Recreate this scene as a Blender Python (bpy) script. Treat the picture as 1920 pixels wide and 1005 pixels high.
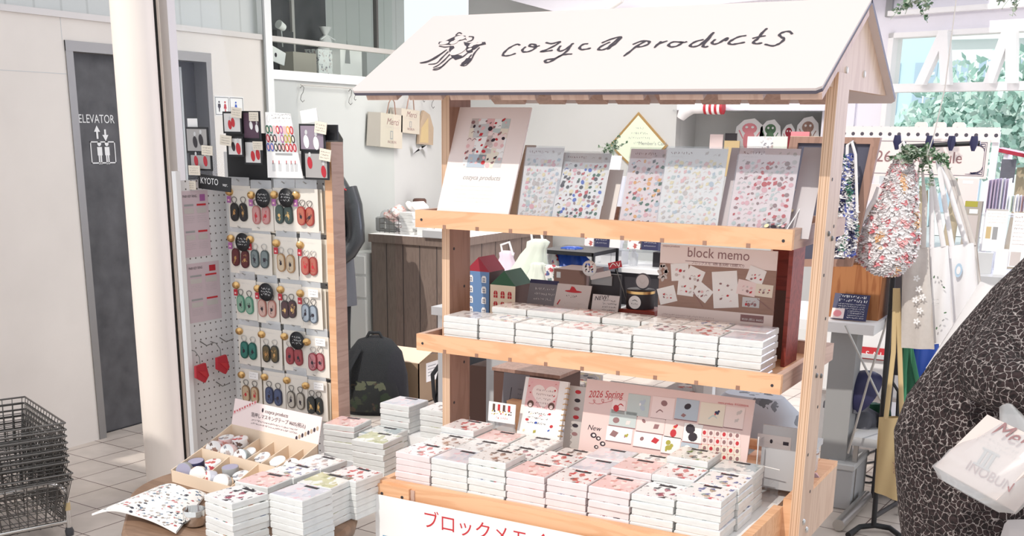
import bpy, bmesh, math, random
from mathutils import Vector, Matrix
random.seed(7)
for o in list(bpy.data.objects): bpy.data.objects.remove(o, do_unlink=True)
SC = bpy.context.scene
COL = SC.collection
S = 1.12
# ---------------- camera ----------------
FPX, PPY = 2090.54, 831.81
_a, _b, _c = [math.radians(v) for v in (-29.0115, -15.6388, 0.7902)]
FW = Vector((math.sin(_a)*math.cos(_b), math.cos(_a)*math.cos(_b), math.sin(_b)))
_r = Vector((math.cos(_a), -math.sin(_a), 0)); _u = _r.cross(FW)
CR = _r*math.cos(_c)+_u*math.sin(_c); CU = -_r*math.sin(_c)+_u*math.cos(_c)
CP = Vector((1.6737, -2.4771, 1.4644))*S
cd = bpy.data.cameras.new('camera'); cam = bpy.data.objects.new('camera', cd); COL.objects.link(cam)
cd.sensor_width = 36; cd.lens = FPX/1920*36; cd.shift_y = (PPY-502.5)/1920; cd.clip_end = 200; cd.clip_start = .05
M = Matrix((CR, CU, -FW)).transposed().to_4x4(); M.translation = CP; cam.matrix_world = M
SC.camera = cam
# ---------------- world, sun, exposure ----------------
w = bpy.data.worlds.new('sky'); SC.world = w; w.use_nodes = True
bg = w.node_tree.nodes['Background']; bg.inputs[0].default_value = (.93, .96, 1, 1); bg.inputs[1].default_value = 1.25
sl = bpy.data.lights.new('sun', 'SUN'); sun = bpy.data.objects.new('sun', sl); COL.objects.link(sun)
sl.energy = 2.35; sl.angle = math.radians(.6); sl.color = (1, .95, .88)
sun.rotation_euler = Vector((.16, 1, -1.0)).to_track_quat('-Z', 'Y').to_euler()
def area(name, loc, to, sx, sy, power, col):
    l = bpy.data.lights.new(name, 'AREA'); l.shape = 'RECTANGLE'; l.size = sx; l.size_y = sy; l.energy = power; l.color = col
    o = bpy.data.objects.new(name, l); COL.objects.link(o); o.location = loc
    o.rotation_euler = (Vector(to)-Vector(loc)).to_track_quat('-Z', 'Y').to_euler(); return o
area('overhead_fill', (-1.2, 3.6, 2.75), (-1.2, 3.6, 0), 2.0, .6, 60, (1, .95, .9))  # added overhead fill light, no lamp fixture is built for it
area('window_daylight', (1.6, 4.2, 1.9), (.6, 0, 1.0), 1.4, 1.4, 55, (.68, .70, 1))
VS = SC.view_settings; VS.view_transform = 'Standard'; VS.look = 'None'; VS.gamma = 1; VS.use_curve_mapping = False; VS.exposure = -.13
# ---------------- pixel rays onto real planes (layout helper) ----------------
def ray(x, y): return (FW*FPX+CR*(x-960)+CU*(PPY-y)).normalized()
def AX(x, y, X): d = ray(x, y); return CP+d*((X-CP.x)/d.x)
def AY(x, y, Y): d = ray(x, y); return CP+d*((Y-CP.y)/d.y)
def AZ(x, y, Z): d = ray(x, y); return CP+d*((Z-CP.z)/d.z)
def AP(x, y, P, n): d = ray(x, y); return CP+d*((Vector(P)-CP).dot(n)/d.dot(n))
# ---------------- materials ----------------
MATS = {}
def newmat(name):
    m = bpy.data.materials.new(name); m.use_nodes = True; MATS[name] = m
    return m, m.node_tree, m.node_tree.nodes['Principled BSDF']
def N(nt, t, **k):
    n = nt.nodes.new(t)
    for a, b in k.items(): setattr(n, a, b)
    return n
def c4(c): return (c[0], c[1], c[2], 1)
def mat(name, col, rough=.6, metal=0, noise=0, nscale=20, bump=0, alpha=1, trans=0, coat=0, emit=None, stretch=None):
    m, nt, p = newmat(name)
    p.inputs['Base Color'].default_value = c4(col); p.inputs['Roughness'].default_value = rough
    p.inputs['Metallic'].default_value = metal; p.inputs['Alpha'].default_value = alpha
    p.inputs['Transmission Weight'].default_value = trans; p.inputs['Coat Weight'].default_value = coat
    if emit: p.inputs['Emission Color'].default_value = c4(col); p.inputs['Emission Strength'].default_value = emit
    if noise or bump:
        tc = N(nt, 'ShaderNodeTexCoord'); mp = N(nt, 'ShaderNodeMapping'); nz = N(nt, 'ShaderNodeTexNoise')
        nz.inputs['Scale'].default_value = nscale; nz.inputs['Detail'].default_value = 5
        if stretch: mp.inputs['Scale'].default_value = stretch
        nt.links.new(tc.outputs['Object'], mp.inputs[0]); nt.links.new(mp.outputs[0], nz.inputs['Vector'])
        if noise:
            r = N(nt, 'ShaderNodeValToRGB'); e = r.color_ramp.elements
            e[0].position = .3; e[1].position = .7
            e[0].color = c4([max(0, v*(1-noise)) for v in col]); e[1].color = c4([min(1, v*(1+noise*.5)) for v in col])
            nt.links.new(nz.outputs['Fac'], r.inputs[0]); nt.links.new(r.outputs[0], p.inputs['Base Color'])
        if bump:
            b = N(nt, 'ShaderNodeBump'); b.inputs['Strength'].default_value = bump; b.inputs['Distance'].default_value = .01
            nt.links.new(nz.outputs['Fac'], b.inputs['Height']); nt.links.new(b.outputs[0], p.inputs['Normal'])
    return m
def wood(name, c1, c2, axis=0, scale=14, rough=.55):
    m, nt, p = newmat(name); p.inputs['Roughness'].default_value = rough
    tc = N(nt, 'ShaderNodeTexCoord'); mp = N(nt, 'ShaderNodeMapping'); s = [scale]*3; s[axis] = scale*.12; mp.inputs['Scale'].default_value = s
    nz = N(nt, 'ShaderNodeTexNoise'); nz.inputs['Scale'].default_value = 1; nz.inputs['Detail'].default_value = 6; nz.inputs['Distortion'].default_value = 1.6
    wv = N(nt, 'ShaderNodeMath', operation='SINE'); ml = N(nt, 'ShaderNodeMath', operation='MULTIPLY'); ml.inputs[1].default_value = 26
    r = N(nt, 'ShaderNodeValToRGB'); e = r.color_ramp.elements; e[0].position = 0; e[0].color = c4(c2); e[1].position = .75; e[1].color = c4(c1)
    ad = N(nt, 'ShaderNodeMath', operation='MULTIPLY_ADD'); ad.inputs[1].default_value = .5; ad.inputs[2].default_value = .5
    nt.links.new(tc.outputs['Object'], mp.inputs[0]); nt.links.new(mp.outputs[0], nz.inputs['Vector'])
    nt.links.new(nz.outputs['Fac'], ml.inputs[0]); nt.links.new(ml.outputs[0], wv.inputs[0]); nt.links.new(wv.outputs[0], ad.inputs[0])
    nt.links.new(ad.outputs[0], r.inputs[0]); nt.links.new(r.outputs[0], p.inputs['Base Color'])
    return m
def stripes(name, cols, axis, period, rough=.6):
    m, nt, p = newmat(name); p.inputs['Roughness'].default_value = rough
    tc = N(nt, 'ShaderNodeTexCoord'); sp = N(nt, 'ShaderNodeSeparateXYZ'); nt.links.new(tc.outputs['Object'], sp.inputs[0])
    d = N(nt, 'ShaderNodeMath', operation='DIVIDE'); d.inputs[1].default_value = period; f = N(nt, 'ShaderNodeMath', operation='FRACT')
    nt.links.new(sp.outputs[axis], d.inputs[0]); nt.links.new(d.outputs[0], f.inputs[0])
    r = N(nt, 'ShaderNodeValToRGB'); r.color_ramp.interpolation = 'CONSTANT'; e = r.color_ramp.elements
    for i, c in enumerate(cols):
        el = e[i] if i < 2 else e.new(i/len(cols)); el.position = i/len(cols); el.color = c4(c)
    nt.links.new(f.outputs[0], r.inputs[0]); nt.links.new(r.outputs[0], p.inputs['Base Color']); return m
def dots(name, col, dot, pitch, rad, ax=(0, 2), rough=.5):
    m, nt, p = newmat(name); p.inputs['Roughness'].default_value = rough
    tc = N(nt, 'ShaderNodeTexCoord'); sc = N(nt, 'ShaderNodeVectorMath', operation='SCALE'); sc.inputs['Scale'].default_value = 1/pitch
    fr = N(nt, 'ShaderNodeVectorMath', operation='FRACTION'); sb = N(nt, 'ShaderNodeVectorMath', operation='SUBTRACT'); sb.inputs[1].default_value = (.5, .5, .5)
    mk = N(nt, 'ShaderNodeVectorMath', operation='MULTIPLY'); v = [0, 0, 0]; v[ax[0]] = 1; v[ax[1]] = 1; mk.inputs[1].default_value = v
    ln = N(nt, 'ShaderNodeVectorMath', operation='LENGTH'); lt = N(nt, 'ShaderNodeMath', operation='LESS_THAN'); lt.inputs[1].default_value = rad/pitch
    mx = N(nt, 'ShaderNodeMix', data_type='RGBA'); mx.inputs[6].default_value = c4(col); mx.inputs[7].default_value = c4(dot)
    nt.links.new(tc.outputs['Object'], sc.inputs[0]); nt.links.new(sc.outputs[0], fr.inputs[0]); nt.links.new(fr.outputs[0], sb.inputs[0])
    nt.links.new(sb.outputs[0], mk.inputs[0]); nt.links.new(mk.outputs[0], ln.inputs[0]); nt.links.new(ln.outputs['Value'], lt.inputs[0])
    nt.links.new(lt.outputs[0], mx.inputs[0]); nt.links.new(mx.outputs[2], p.inputs['Base Color']); return m
def motif(name, bgc, cols, scale=38, size=.36, rough=.3, bg2=None, coat=.5, dens=.75):
    """scattered printed motifs: coloured blobs on a plain ground"""
    m, nt, p = newmat(name); p.inputs['Roughness'].default_value = rough; p.inputs['Coat Weight'].default_value = coat
    tc = N(nt, 'ShaderNodeTexCoord'); nz = N(nt, 'ShaderNodeTexNoise'); nz.inputs['Scale'].default_value = scale*2.2
    mxv = N(nt, 'ShaderNodeVectorMath', operation='MULTIPLY_ADD'); mxv.inputs[1].default_value = (.95/scale,)*3
    vo = N(nt, 'ShaderNodeTexVoronoi'); vo.inputs['Scale'].default_value = scale
    nt.links.new(tc.outputs['Object'], nz.inputs['Vector']); nt.links.new(nz.outputs['Color'], mxv.inputs[0]); nt.links.new(tc.outputs['Object'], mxv.inputs[2])
    nt.links.new(mxv.outputs[0], vo.inputs['Vector'])
    sx = N(nt, 'ShaderNodeSeparateColor'); nt.links.new(vo.outputs['Color'], sx.inputs[0])
    r = N(nt, 'ShaderNodeValToRGB'); r.color_ramp.interpolation = 'CONSTANT'; e = r.color_ramp.elements
    for i, c in enumerate(cols):
        el = e[i] if i < 2 else e.new(i/len(cols)); el.position = i/len(cols); el.color = c4(c)
    nt.links.new(sx.outputs[0], r.inputs[0])
    lt = N(nt, 'ShaderNodeMath', operation='LESS_THAN'); lt.inputs[1].default_value = size; nt.links.new(vo.outputs['Distance'], lt.inputs[0])
    l2 = N(nt, 'ShaderNodeMath', operation='LESS_THAN'); l2.inputs[1].default_value = dens; nt.links.new(sx.outputs[1], l2.inputs[0])
    mu = N(nt, 'ShaderNodeMath', operation='MULTIPLY'); nt.links.new(lt.outputs[0], mu.inputs[0]); nt.links.new(l2.outputs[0], mu.inputs[1])
    mx = N(nt, 'ShaderNodeMix', data_type='RGBA'); mx.inputs[6].default_value = c4(bgc)
    if bg2:
        n2 = N(nt, 'ShaderNodeTexNoise'); n2.inputs['Scale'].default_value = scale*.35; r2 = N(nt, 'ShaderNodeValToRGB'); r2.color_ramp.interpolation = 'CONSTANT'
        r2.color_ramp.elements[0].color = c4(bgc); r2.color_ramp.elements[1].color = c4(bg2); r2.color_ramp.elements[1].position = .52
        nt.links.new(tc.outputs['Object'], n2.inputs['Vector']); nt.links.new(n2.outputs['Fac'], r2.inputs[0]); nt.links.new(r2.outputs[0], mx.inputs[6])
    nt.links.new(mu.outputs[0], mx.inputs[0]); nt.links.new(r.outputs[0], mx.inputs[7]); nt.links.new(mx.outputs[2], p.inputs['Base Color']); return m
def glass(name, tint=(1, 1, 1), alpha=.12, rough=.03, diff=0):
    m, nt, p = newmat(name); nt.nodes.remove(p); out = nt.nodes['Material Output']
    t = N(nt, 'ShaderNodeBsdfTransparent'); t.inputs[0].default_value = c4(tint); g = N(nt, 'ShaderNodeBsdfGlossy'); g.inputs['Roughness'].default_value = rough
    mx = N(nt, 'ShaderNodeMixShader'); mx.inputs[0].default_value = alpha
    nt.links.new(t.outputs[0], mx.inputs[1]); nt.links.new(g.outputs[0], mx.inputs[2]); 
    if diff:
        d = N(nt, 'ShaderNodeBsdfDiffuse'); d.inputs[0].default_value = (.9, .9, .9, 1); m2 = N(nt, 'ShaderNodeMixShader'); m2.inputs[0].default_value = diff
        nt.links.new(mx.outputs[0], m2.inputs[1]); nt.links.new(d.outputs[0], m2.inputs[2]); nt.links.new(m2.outputs[0], out.inputs[0])
    else: nt.links.new(mx.outputs[0], out.inputs[0])
    return m
W_ = (.86, .85, .84)
mat('white', (.88, .87, .86), .5); mat('paper', (.9, .88, .86), .7); mat('cardcream', (.80, .74, .66), .7); mat('cream', (.82, .74, .62), .7); mat('black', (.012, .012, .014), .5)
mat('ink', (.03, .02, .03), .6); mat('redink', (.55, .03, .04), .6); mat('grey', (.35, .35, .35), .6); mat('lightgrey', (.6, .6, .6), .6)
mat('pink', (.82, .5, .5), .6); mat('palepink', (.88, .72, .69), .7); mat('red', (.48, .02, .035), .5); mat('gold', (.75, .48, .2), .3, .9)
mat('steel', (.55, .54, .52), .3, .95); mat('darksteel', (.2, .19, .18), .4, .8); mat('chrome', (.75, .73, .7), .12, 1)
mat('plaster', (.82, .755, .70), .85, noise=.05, nscale=2.5); mat('panelgrey', (.56, .565, .55), .8, noise=.03, nscale=3)
mat('wallgrey', (.62, .62, .60), .85, noise=.03, nscale=3)
mat('stone', (.095, .092, .098), .55, noise=.35, nscale=9, bump=.1); mat('dooraluminium', (.30, .285, .275), .45, .5); mat('shaftpanel', (.055, .052, .048), .85)
mat('columnpaint', (.95, .86, .78), .6, noise=.02, nscale=4); mat('mullion', (.62, .58, .55), .45, .2)
mat('roofpaint', (.655, .57, .545), .7); mat('roofedge', (.10, .09, .12), .6)
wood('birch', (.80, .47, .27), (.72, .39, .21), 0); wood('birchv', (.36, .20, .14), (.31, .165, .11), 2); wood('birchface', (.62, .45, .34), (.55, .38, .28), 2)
wood('birchslat', (.58, .40, .32), (.50, .33, .26), 1)
stripes('plyedge', [(.74, .50, .34), (.52, .32, .20), (.76, .53, .37), (.60, .39, .26), (.75, .52, .36)], 0, .0135)
wood('laminate', (.235, .175, .145), (.20, .145, .12), 2, 30); wood('tablewood', (.30, .185, .12), (.22, .13, .08), 0, 9)
wood('redwood', (.28, .045, .03), (.20, .03, .02), 0, 18); wood('orangewood', (.42, .17, .06), (.30, .10, .03), 2, 16); wood('framewood', (.42, .25, .19), (.34, .20, .15), 2, 18)
mat('padside', (.73, .735, .72), .35, noise=.10, nscale=30, coat=.25, stretch=(1, 1, 6)); mat('padside_pink', (.76, .67, .67), .35, noise=.06, nscale=30, coat=.25)
dots('peg', (.80, .79, .78), (.10, .08, .07), .0255, .0030); dots('pegside', (.72, .70, .70), (.10, .08, .07), .0255, .0030, (1, 2))
dots('pegcream', (.85, .78, .76), (.08, .07, .09), .045, .009)
glass('glass', (.95, .97, .96), .004); glass('acrylic', (.93, .94, .95), .10); glass('plasticfilm', (.92, .93, .95), .10, .2, .35); glass('milkyfilm', (.9, .88, .88), .14, .15, .30)
mat('signwood', (.36, .22, .17), .6, noise=.1, nscale=20, stretch=(1, 1, 8)); mat('bread', (.30, .12, .06), .5, noise=.4, nscale=40); mat('noticegreen', (.72, .80, .62), .6); mat('chalk', (.10, .10, .14), .8)
mat('cloth_black', (.018, .018, .022), .9, bump=.4, nscale=30); mat('skin', (.62, .38, .28), .55); mat('hair', (.012, .009, .008), .5)
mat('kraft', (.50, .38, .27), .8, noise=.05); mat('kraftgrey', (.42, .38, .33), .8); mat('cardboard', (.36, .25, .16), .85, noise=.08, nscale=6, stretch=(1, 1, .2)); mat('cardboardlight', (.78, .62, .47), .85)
mat('canvas', (.60, .55, .51), .9, bump=.15, nscale=60, noise=.04); mat('canvaswhite', (.80, .78, .78), .9); mat('leaf', (.10, .20, .10), .6, noise=.4, nscale=30); mat('leafpale', (.40, .46, .36), .6)
mat('blue', (.03, .10, .50), .4); mat('navy', (.03, .03, .09), .5); mat('green', (.02, .12, .06), .8); mat('greenbag', (.05, .24, .13), .8, bump=.3, nscale=12); mat('yellowbag', (.62, .47, .25), .9, bump=.2, nscale=15)
mat('orange', (.85, .38, .08), .6); mat('petalwhite', (.88, .85, .85), .7); mat('petalpink', (.85, .30, .33), .7); mat('petalblue', (.10, .13, .42), .7); mat('petalgreen', (.06, .2, .14), .7)
mat('plasticgreen', (.86, .92, .80), .3); mat('plasticpink', (.92, .75, .85), .3); mat('houseblue', (.14, .26, .48), .6); mat('housecream', (.92, .80, .62), .6)
mat('housered', (.36, .02, .04), .6); mat('housegreen', (.04, .13, .07), .6); mat('housebrown', (.12, .06, .045), .6)
mat('purple', (.38, .12, .33), .5); mat('offblack', (.035, .03, .035), .6)
mat('boxgrey', (.50, .50, .51), .5); mat('darkgreyplastic', (.06, .06, .065), .5); mat('greyfabric', (.13, .13, .15), .9, bump=.5, nscale=25)
mat('ceilingpaint', (.84, .82, .88), .8); mat('tubewhite', (.9, .88, .85), .4)  # ceilingpaint's lavender cast puts the bluish window light into the colour
motif('camo', (.012, .012, .013), [(.03, .035, .02), (.09, .09, .055), (.05, .03, .02), (.02, .03, .015)], 16, .5, .9, None, 0, .8)
motif('leafcushion', (.50, .52, .58), [(.14, .15, .17), (.20, .21, .24)], 16, .33, .8, None, 0, .9)
motif('clutter', (.80, .74, .72), [(.5, .1, .08), (.10, .10, .12), (.85, .75, .5), (.25, .28, .4)], 26, .42, .6, (.55, .5, .5), 0, .8)
motif('flowerbase', (.85, .82, .82), [(.85, .35, .38), (.9, .5, .2), (.8, .75, .75), (.7, .7, .75)], 24, .4, .8, None, 0, .7)
motif('collage', (.72, .62, .58), [(.8, .2, .25), (.15, .13, .18), (.85, .8, .75), (.35, .45, .65), (.75, .55, .45)], 40, .45, .6, (.85, .8, .76), 0, .8)
motif('photo', (.45, .43, .44), [(.03, .02, .03), (.5, .05, .08), (.7, .68, .68)], 30, .5, .6, (.10, .08, .09), 0, .6)
COVERS = {
 'pink cake': ((.88, .62, .60), [(.7, .3, .25), (.9, .8, .75), (.55, .3, .25)], None),
 'red bow': ((.90, .86, .85), [(.65, .08, .08), (.55, .12, .10), (.2, .1, .1)], None),
 'white sketch': ((.90, .90, .89), [(.3, .3, .33), (.55, .45, .42), (.75, .7, .68)], None),
 'olive meadow': ((.88, .87, .84), [(.45, .47, .25), (.55, .55, .35), (.8, .78, .7)], (.60, .60, .36)),
 'grey sky': ((.62, .63, .70), [(.85, .6, .65), (.72, .72, .8), (.8, .7, .75)], (.80, .76, .80)),
 'black bird': ((.90, .89, .88), [(.03, .03, .04), (.35, .08, .12), (.15, .13, .15)], None),
 'green leaf': ((.86, .86, .80), [(.20, .28, .08), (.08, .08, .07), (.55, .3, .2)], None),
 'teal pond': ((.38, .45, .47), [(.7, .72, .7), (.25, .32, .34)], (.75, .76, .74)),
 'brown dog': ((.86, .82, .80), [(.15, .09, .07), (.35, .2, .15), (.6, .5, .45)], None),
 'mixed icon': ((.90, .88, .86), [(.6, .08, .10), (.12, .16, .35), (.45, .35, .25), (.2, .3, .28)], None),
}
for k, (b, cs, b2) in COVERS.items(): motif('cover '+k, b, cs, 44, .42, .3, b2, .5, .95)
# tiled floor
def floor_mat():
    m, nt, p = newmat('floortile'); p.inputs['Roughness'].default_value = .38
    tc = N(nt, 'ShaderNodeTexCoord'); mp = N(nt, 'ShaderNodeMapping'); mp.vector_type = 'TEXTURE'
    mp.inputs['Location'].default_value = (-2.163*S, .835*S, 0); mp.inputs['Rotation'].default_value = (0, 0, math.radians(-4))
    br = N(nt, 'ShaderNodeTexBrick'); br.offset = 0; br.inputs['Scale'].default_value = 1; br.inputs['Brick Width'].default_value = .222; br.inputs['Row Height'].default_value = .236
    br.inputs['Mortar Size'].default_value = .0028; br.inputs['Mortar Smooth'].default_value = 0; br.inputs['Color1'].default_value = (.76, .67, .60, 1); br.inputs['Color2'].default_value = (.71, .62, .55, 1)
    br.inputs['Mortar'].default_value = (.12, .06, .05, 1); br.inputs['Bias'].default_value = 0
    nz = N(nt, 'ShaderNodeTexNoise'); nz.inputs['Scale'].default_value = 7; mx = N(nt, 'ShaderNodeMix', data_type='RGBA', blend_type='MULTIPLY'); mx.inputs[0].default_value = .35
    nt.links.new(tc.outputs['Object'], mp.inputs[0]); nt.links.new(mp.outputs[0], br.inputs['Vector']); nt.links.new(tc.outputs['Object'], nz.inputs['Vector'])
    nt.links.new(br.outputs['Color'], mx.inputs[6]); nt.links.new(nz.outputs['Fac'], mx.inputs[7]); nt.links.new(mx.outputs[2], p.inputs['Base Color'])
floor_mat()
def coat_mat():
    m, nt, p = newmat('coatweave'); p.inputs['Roughness'].default_value = .95
    tc = N(nt, 'ShaderNodeTexCoord'); nz = N(nt, 'ShaderNodeTexNoise'); nz.inputs['Scale'].default_value = 60
    a = N(nt, 'ShaderNodeVectorMath', operation='MULTIPLY_ADD'); a.inputs[1].default_value = (.012,)*3
    vo = N(nt, 'ShaderNodeTexVoronoi', feature='DISTANCE_TO_EDGE'); vo.inputs['Scale'].default_value = 80
    v2 = N(nt, 'ShaderNodeTexVoronoi'); v2.inputs['Scale'].default_value = 130
    nt.links.new(tc.outputs['Object'], nz.inputs['Vector']); nt.links.new(nz.outputs['Color'], a.inputs[0]); nt.links.new(tc.outputs['Object'], a.inputs[2])
    nt.links.new(a.outputs[0], vo.inputs['Vector']); nt.links.new(a.outputs[0], v2.inputs['Vector'])
    r = N(nt, 'ShaderNodeValToRGB'); e = r.color_ramp.elements; e[0].position = .012; e[0].color = (.40, .35, .33, 1); e[1].position = .05; e[1].color = (.03, .016, .016, 1)
    r2 = N(nt, 'ShaderNodeValToRGB'); e = r2.color_ramp.elements; e[0].position = .30; e[0].color = (.08, .05, .05, 1); e[1].position = .62; e[1].color = (1, 1, 1, 1)
    mx = N(nt, 'ShaderNodeMix', data_type='RGBA', blend_type='MULTIPLY'); mx.inputs[0].default_value = .8
    nt.links.new(vo.outputs['Distance'], r.inputs[0]); nt.links.new(v2.outputs['Distance'], r2.inputs[0]); nt.links.new(r.outputs[0], mx.inputs[6]); nt.links.new(r2.outputs[0], mx.inputs[7])
    nt.links.new(mx.outputs[2], p.inputs['Base Color'])
    b = N(nt, 'ShaderNodeBump'); b.inputs['Strength'].default_value = .6; b.inputs['Distance'].default_value = .01; nt.links.new(v2.outputs['Distance'], b.inputs['Height']); nt.links.new(b.outputs[0], p.inputs['Normal'])
coat_mat()
motif('skirtcloth', (.62, .56, .54), [(.05, .05, .09), (.2, .08, .1)], 14, .3, .9, None, 0, .6)
# ---------------- mesh builder ----------------
class MB:
    def __init__(s): s.v = []; s.f = []; s.m = []; s.sm = []; s.mats = []
    def mi(s, m):
        if m not in s.mats: s.mats.append(m)
        return s.mats.index(m)
    def add(s, vs, fs, m, smooth=False):
        b = len(s.v); s.v += [tuple(v) for v in vs]; i = s.mi(m)
        for f in fs: s.f.append(tuple(b+k for k in f)); s.m.append(i); s.sm.append(smooth)
        return s
    def box(s, x0, y0, z0, x1, y1, z1, m, faces=None):
        x0, x1 = min(x0, x1), max(x0, x1); y0, y1 = min(y0, y1), max(y0, y1); z0, z1 = min(z0, z1), max(z0, z1)
        v = [(x0, y0, z0), (x1, y0, z0), (x1, y1, z0), (x0, y1, z0), (x0, y0, z1), (x1, y0, z1), (x1, y1, z1), (x0, y1, z1)]
        F = [(0, 3, 2, 1), (4, 5, 6, 7), (0, 1, 5, 4), (1, 2, 6, 5), (2, 3, 7, 6), (3, 0, 4, 7)]   # bottom top front right back left
        if faces:
            for i, f in enumerate(F): s.add(v, [f], faces.get(i, m))
        else: s.add(v, F, m)
        return s
    def cbox(s, x0, y0, z0, x1, y1, z1, m, c=.003, top=None):
        """box with chamfered edges (vertical profile)"""
        def ring(i, z): return [(x0+i, y0+i, z), (x1-i, y0+i, z), (x1-i, y1-i, z), (x0+i, y1-i, z)]
        v = ring(c, z0)+ring(0, z0+c)+ring(0, z1-c)+ring(c, z1)
        F = [(3, 2, 1, 0)]
        for k in range(3):
            for j in range(4): F.append((k*4+j, k*4+(j+1) % 4, (k+1)*4+(j+1) % 4, (k+1)*4+j))
        s.add(v, F, m); s.add(v[12:], [(0, 1, 2, 3)], top or m); return s
    def prism(s, pts, d, m, m2=None, o=(0, 0, 0)):
        """polygon of 3D points extruded by vector d"""
        n = len(pts); d = Vector(d); a = [Vector(p)+Vector(o) for p in pts]; b = [p+d for p in a]
        s.add(a+b, [tuple(range(n))[::-1], tuple(range(n, 2*n))], m)
        s.add(a+b, [(i, (i+1) % n, n+(i+1) % n, n+i) for i in range(n)], m2 or m); return s
    def tube(s, pts, r, m, n=8, cap=True, flat=1, smooth=True):
        pts = [Vector(p) for p in pts]; k = len(pts); rs = r if isinstance(r, (list, tuple)) else [r]*k
        vs = []; up = None
        for i, p in enumerate(pts):
            t = (pts[min(i+1, k-1)]-pts[max(i-1, 0)]); t = t.normalized() if t.length > 1e-9 else Vector((0, 0, 1))
            if up is None: up = Vector((0, 0, 1)) if abs(t.z) < .9 else Vector((0, 1, 0))
            a = t.cross(up); a = a.normalized() if a.length > 1e-6 else Vector((1, 0, 0)); up2 = a.cross(t).normalized(); up = up2
            for j in range(n):
                q = 2*math.pi*j/n; vs.append(p+a*math.cos(q)*rs[i]+up2*math.sin(q)*rs[i]*flat)
        F = [(i*n+j, i*n+(j+1) % n, (i+1)*n+(j+1) % n, (i+1)*n+j) for i in range(k-1) for j in range(n)]
        s.add(vs, F, m, smooth)
        if cap: s.add(vs[:n], [tuple(range(n))[::-1]], m); s.add(vs[-n:], [tuple(range(n))], m)
        return s
    def lathe(s, prof, m, c=(0, 0, 0), n=20, smooth=True, ax='z', caps=True, sy=1):
        vs = []
        for r, z in prof:
            for j in range(n):
                q = 2*math.pi*j/n; x, y = r*math.cos(q), r*math.sin(q)*sy
                vs.append(Vector(c)+Vector({'z': (x, y, z), 'y': (x, z, y), 'x': (z, x, y)}[ax]))
        k = len(prof); s.add(vs, [(i*n+j, i*n+(j+1) % n, (i+1)*n+(j+1) % n, (i+1)*n+j) for i in range(k-1) for j in range(n)], m, smooth)
        if caps: s.add(vs[:n], [tuple(range(n))[::-1]], m); s.add(vs[-n:], [tuple(range(n))], m)
        return s
    def loft(s, rings, m, n=24, fold=0, nf=7, smooth=True, caps=True, sq=1.0):
        """rings: (centre, rx, ry, rotz[rad])"""
        vs = []
        for i, (c, rx, ry, rz) in enumerate(rings):
            for j in range(n):
                q = 2*math.pi*j/n; cc, ss = math.cos(q), math.sin(q)
                cc = math.copysign(abs(cc)**sq, cc); ss = math.copysign(abs(ss)**sq, ss)
                k = 1+fold*math.sin(nf*q+i*.6)+fold*.5*math.sin(3*q+i)
                x, y = rx*cc*k, ry*ss*k
                vs.append(Vector(c)+Vector((x*math.cos(rz)-y*math.sin(rz), x*math.sin(rz)+y*math.cos(rz), 0)))
        k = len(rings); s.add(vs, [(i*n+j, i*n+(j+1) % n, (i+1)*n+(j+1) % n, (i+1)*n+j) for i in range(k-1) for j in range(n)], m, smooth)
        if caps: s.add(vs[:n], [tuple(range(n))[::-1]], m); s.add(vs[-n:], [tuple(range(n))], m)
        return s
    def grid(s, fn, nu, nv, m, smooth=True):
        vs = [fn(i/nu, j/nv) for j in range(nv+1) for i in range(nu+1)]
        s.add(vs, [(j*(nu+1)+i, j*(nu+1)+i+1, (j+1)*(nu+1)+i+1, (j+1)*(nu+1)+i) for j in range(nv) for i in range(nu)], m, smooth); return s
    # flat prints on the local plane y=e (facing -y), coordinates x,z
    def rect(s, x0, z0, x1, z1, m, e=-.0006): return s.add([(x0, e, z0), (x1, e, z0), (x1, e, z1), (x0, e, z1)], [(0, 1, 2, 3)], m)
    def poly(s, pts, m, e=-.0006): return s.add([(x, e, z) for x, z in pts], [tuple(range(len(pts)))], m)
    def ell(s, cx, cz, rx, rz, m, e=-.0006, n=14, rot=0):
        return s.poly([(cx+rx*math.cos(t)*math.cos(rot)-rz*math.sin(t)*math.sin(rot), cz+rx*math.cos(t)*math.sin(rot)+rz*math.sin(t)*math.cos(rot)) for t in [2*math.pi*i/n for i in range(n)]], m, e)
    def stroke(s, pts, wd, m, e=-.0006, taper=True):
        P = [Vector(p) for p in pts]
        if len(P) > 2:   # smooth
            Q = []
            for i in range(len(P)-1):
                p0, p1, p2, p3 = P[max(i-1, 0)], P[i], P[i+1], P[min(i+2, len(P)-1)]
                for k in range(4):
                    t = k/4; Q.append(.5*((2*p1)+(p2-p0)*t+(2*p0-5*p1+4*p2-p3)*t*t+(3*p1-p0-3*p2+p3)*t*t*t))
            P = Q+[P[-1]]
        L, R = [], []
        for i, p in enumerate(P):
            t = P[min(i+1, len(P)-1)]-P[max(i-1, 0)]
            if t.length < 1e-9: t = Vector((1, 0))
            t.normalize(); n = Vector((-t.y, t.x))*wd*.5*((.55 if taper and i in (0, len(P)-1) else 1)*(1.15-.45*abs(math.sin(i*.7)) if taper else 1))
            L.append(p+n); R.append(p-n)
        k = len(P); s.add([(q.x, e, q.y) for q in L+R], [(k+i, k+i+1, i+1, i) for i in range(k-1)], m); return s
    def squig(s, x0, z, x1, h, m, e=-.0006, rnd=random, wd=None):
        x = x0; wd = wd or h*.16
        while x < x1:
            cw = h*rnd.uniform(.5, .95)
            for _ in range(2): s.stroke([(x+rnd.uniform(0, cw*.8), z+rnd.uniform(0, h)), (x+rnd.uniform(0, cw*.8), z+rnd.uniform(0, h))], wd, m, e, False)
            x += cw*1.15
        return s
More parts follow.
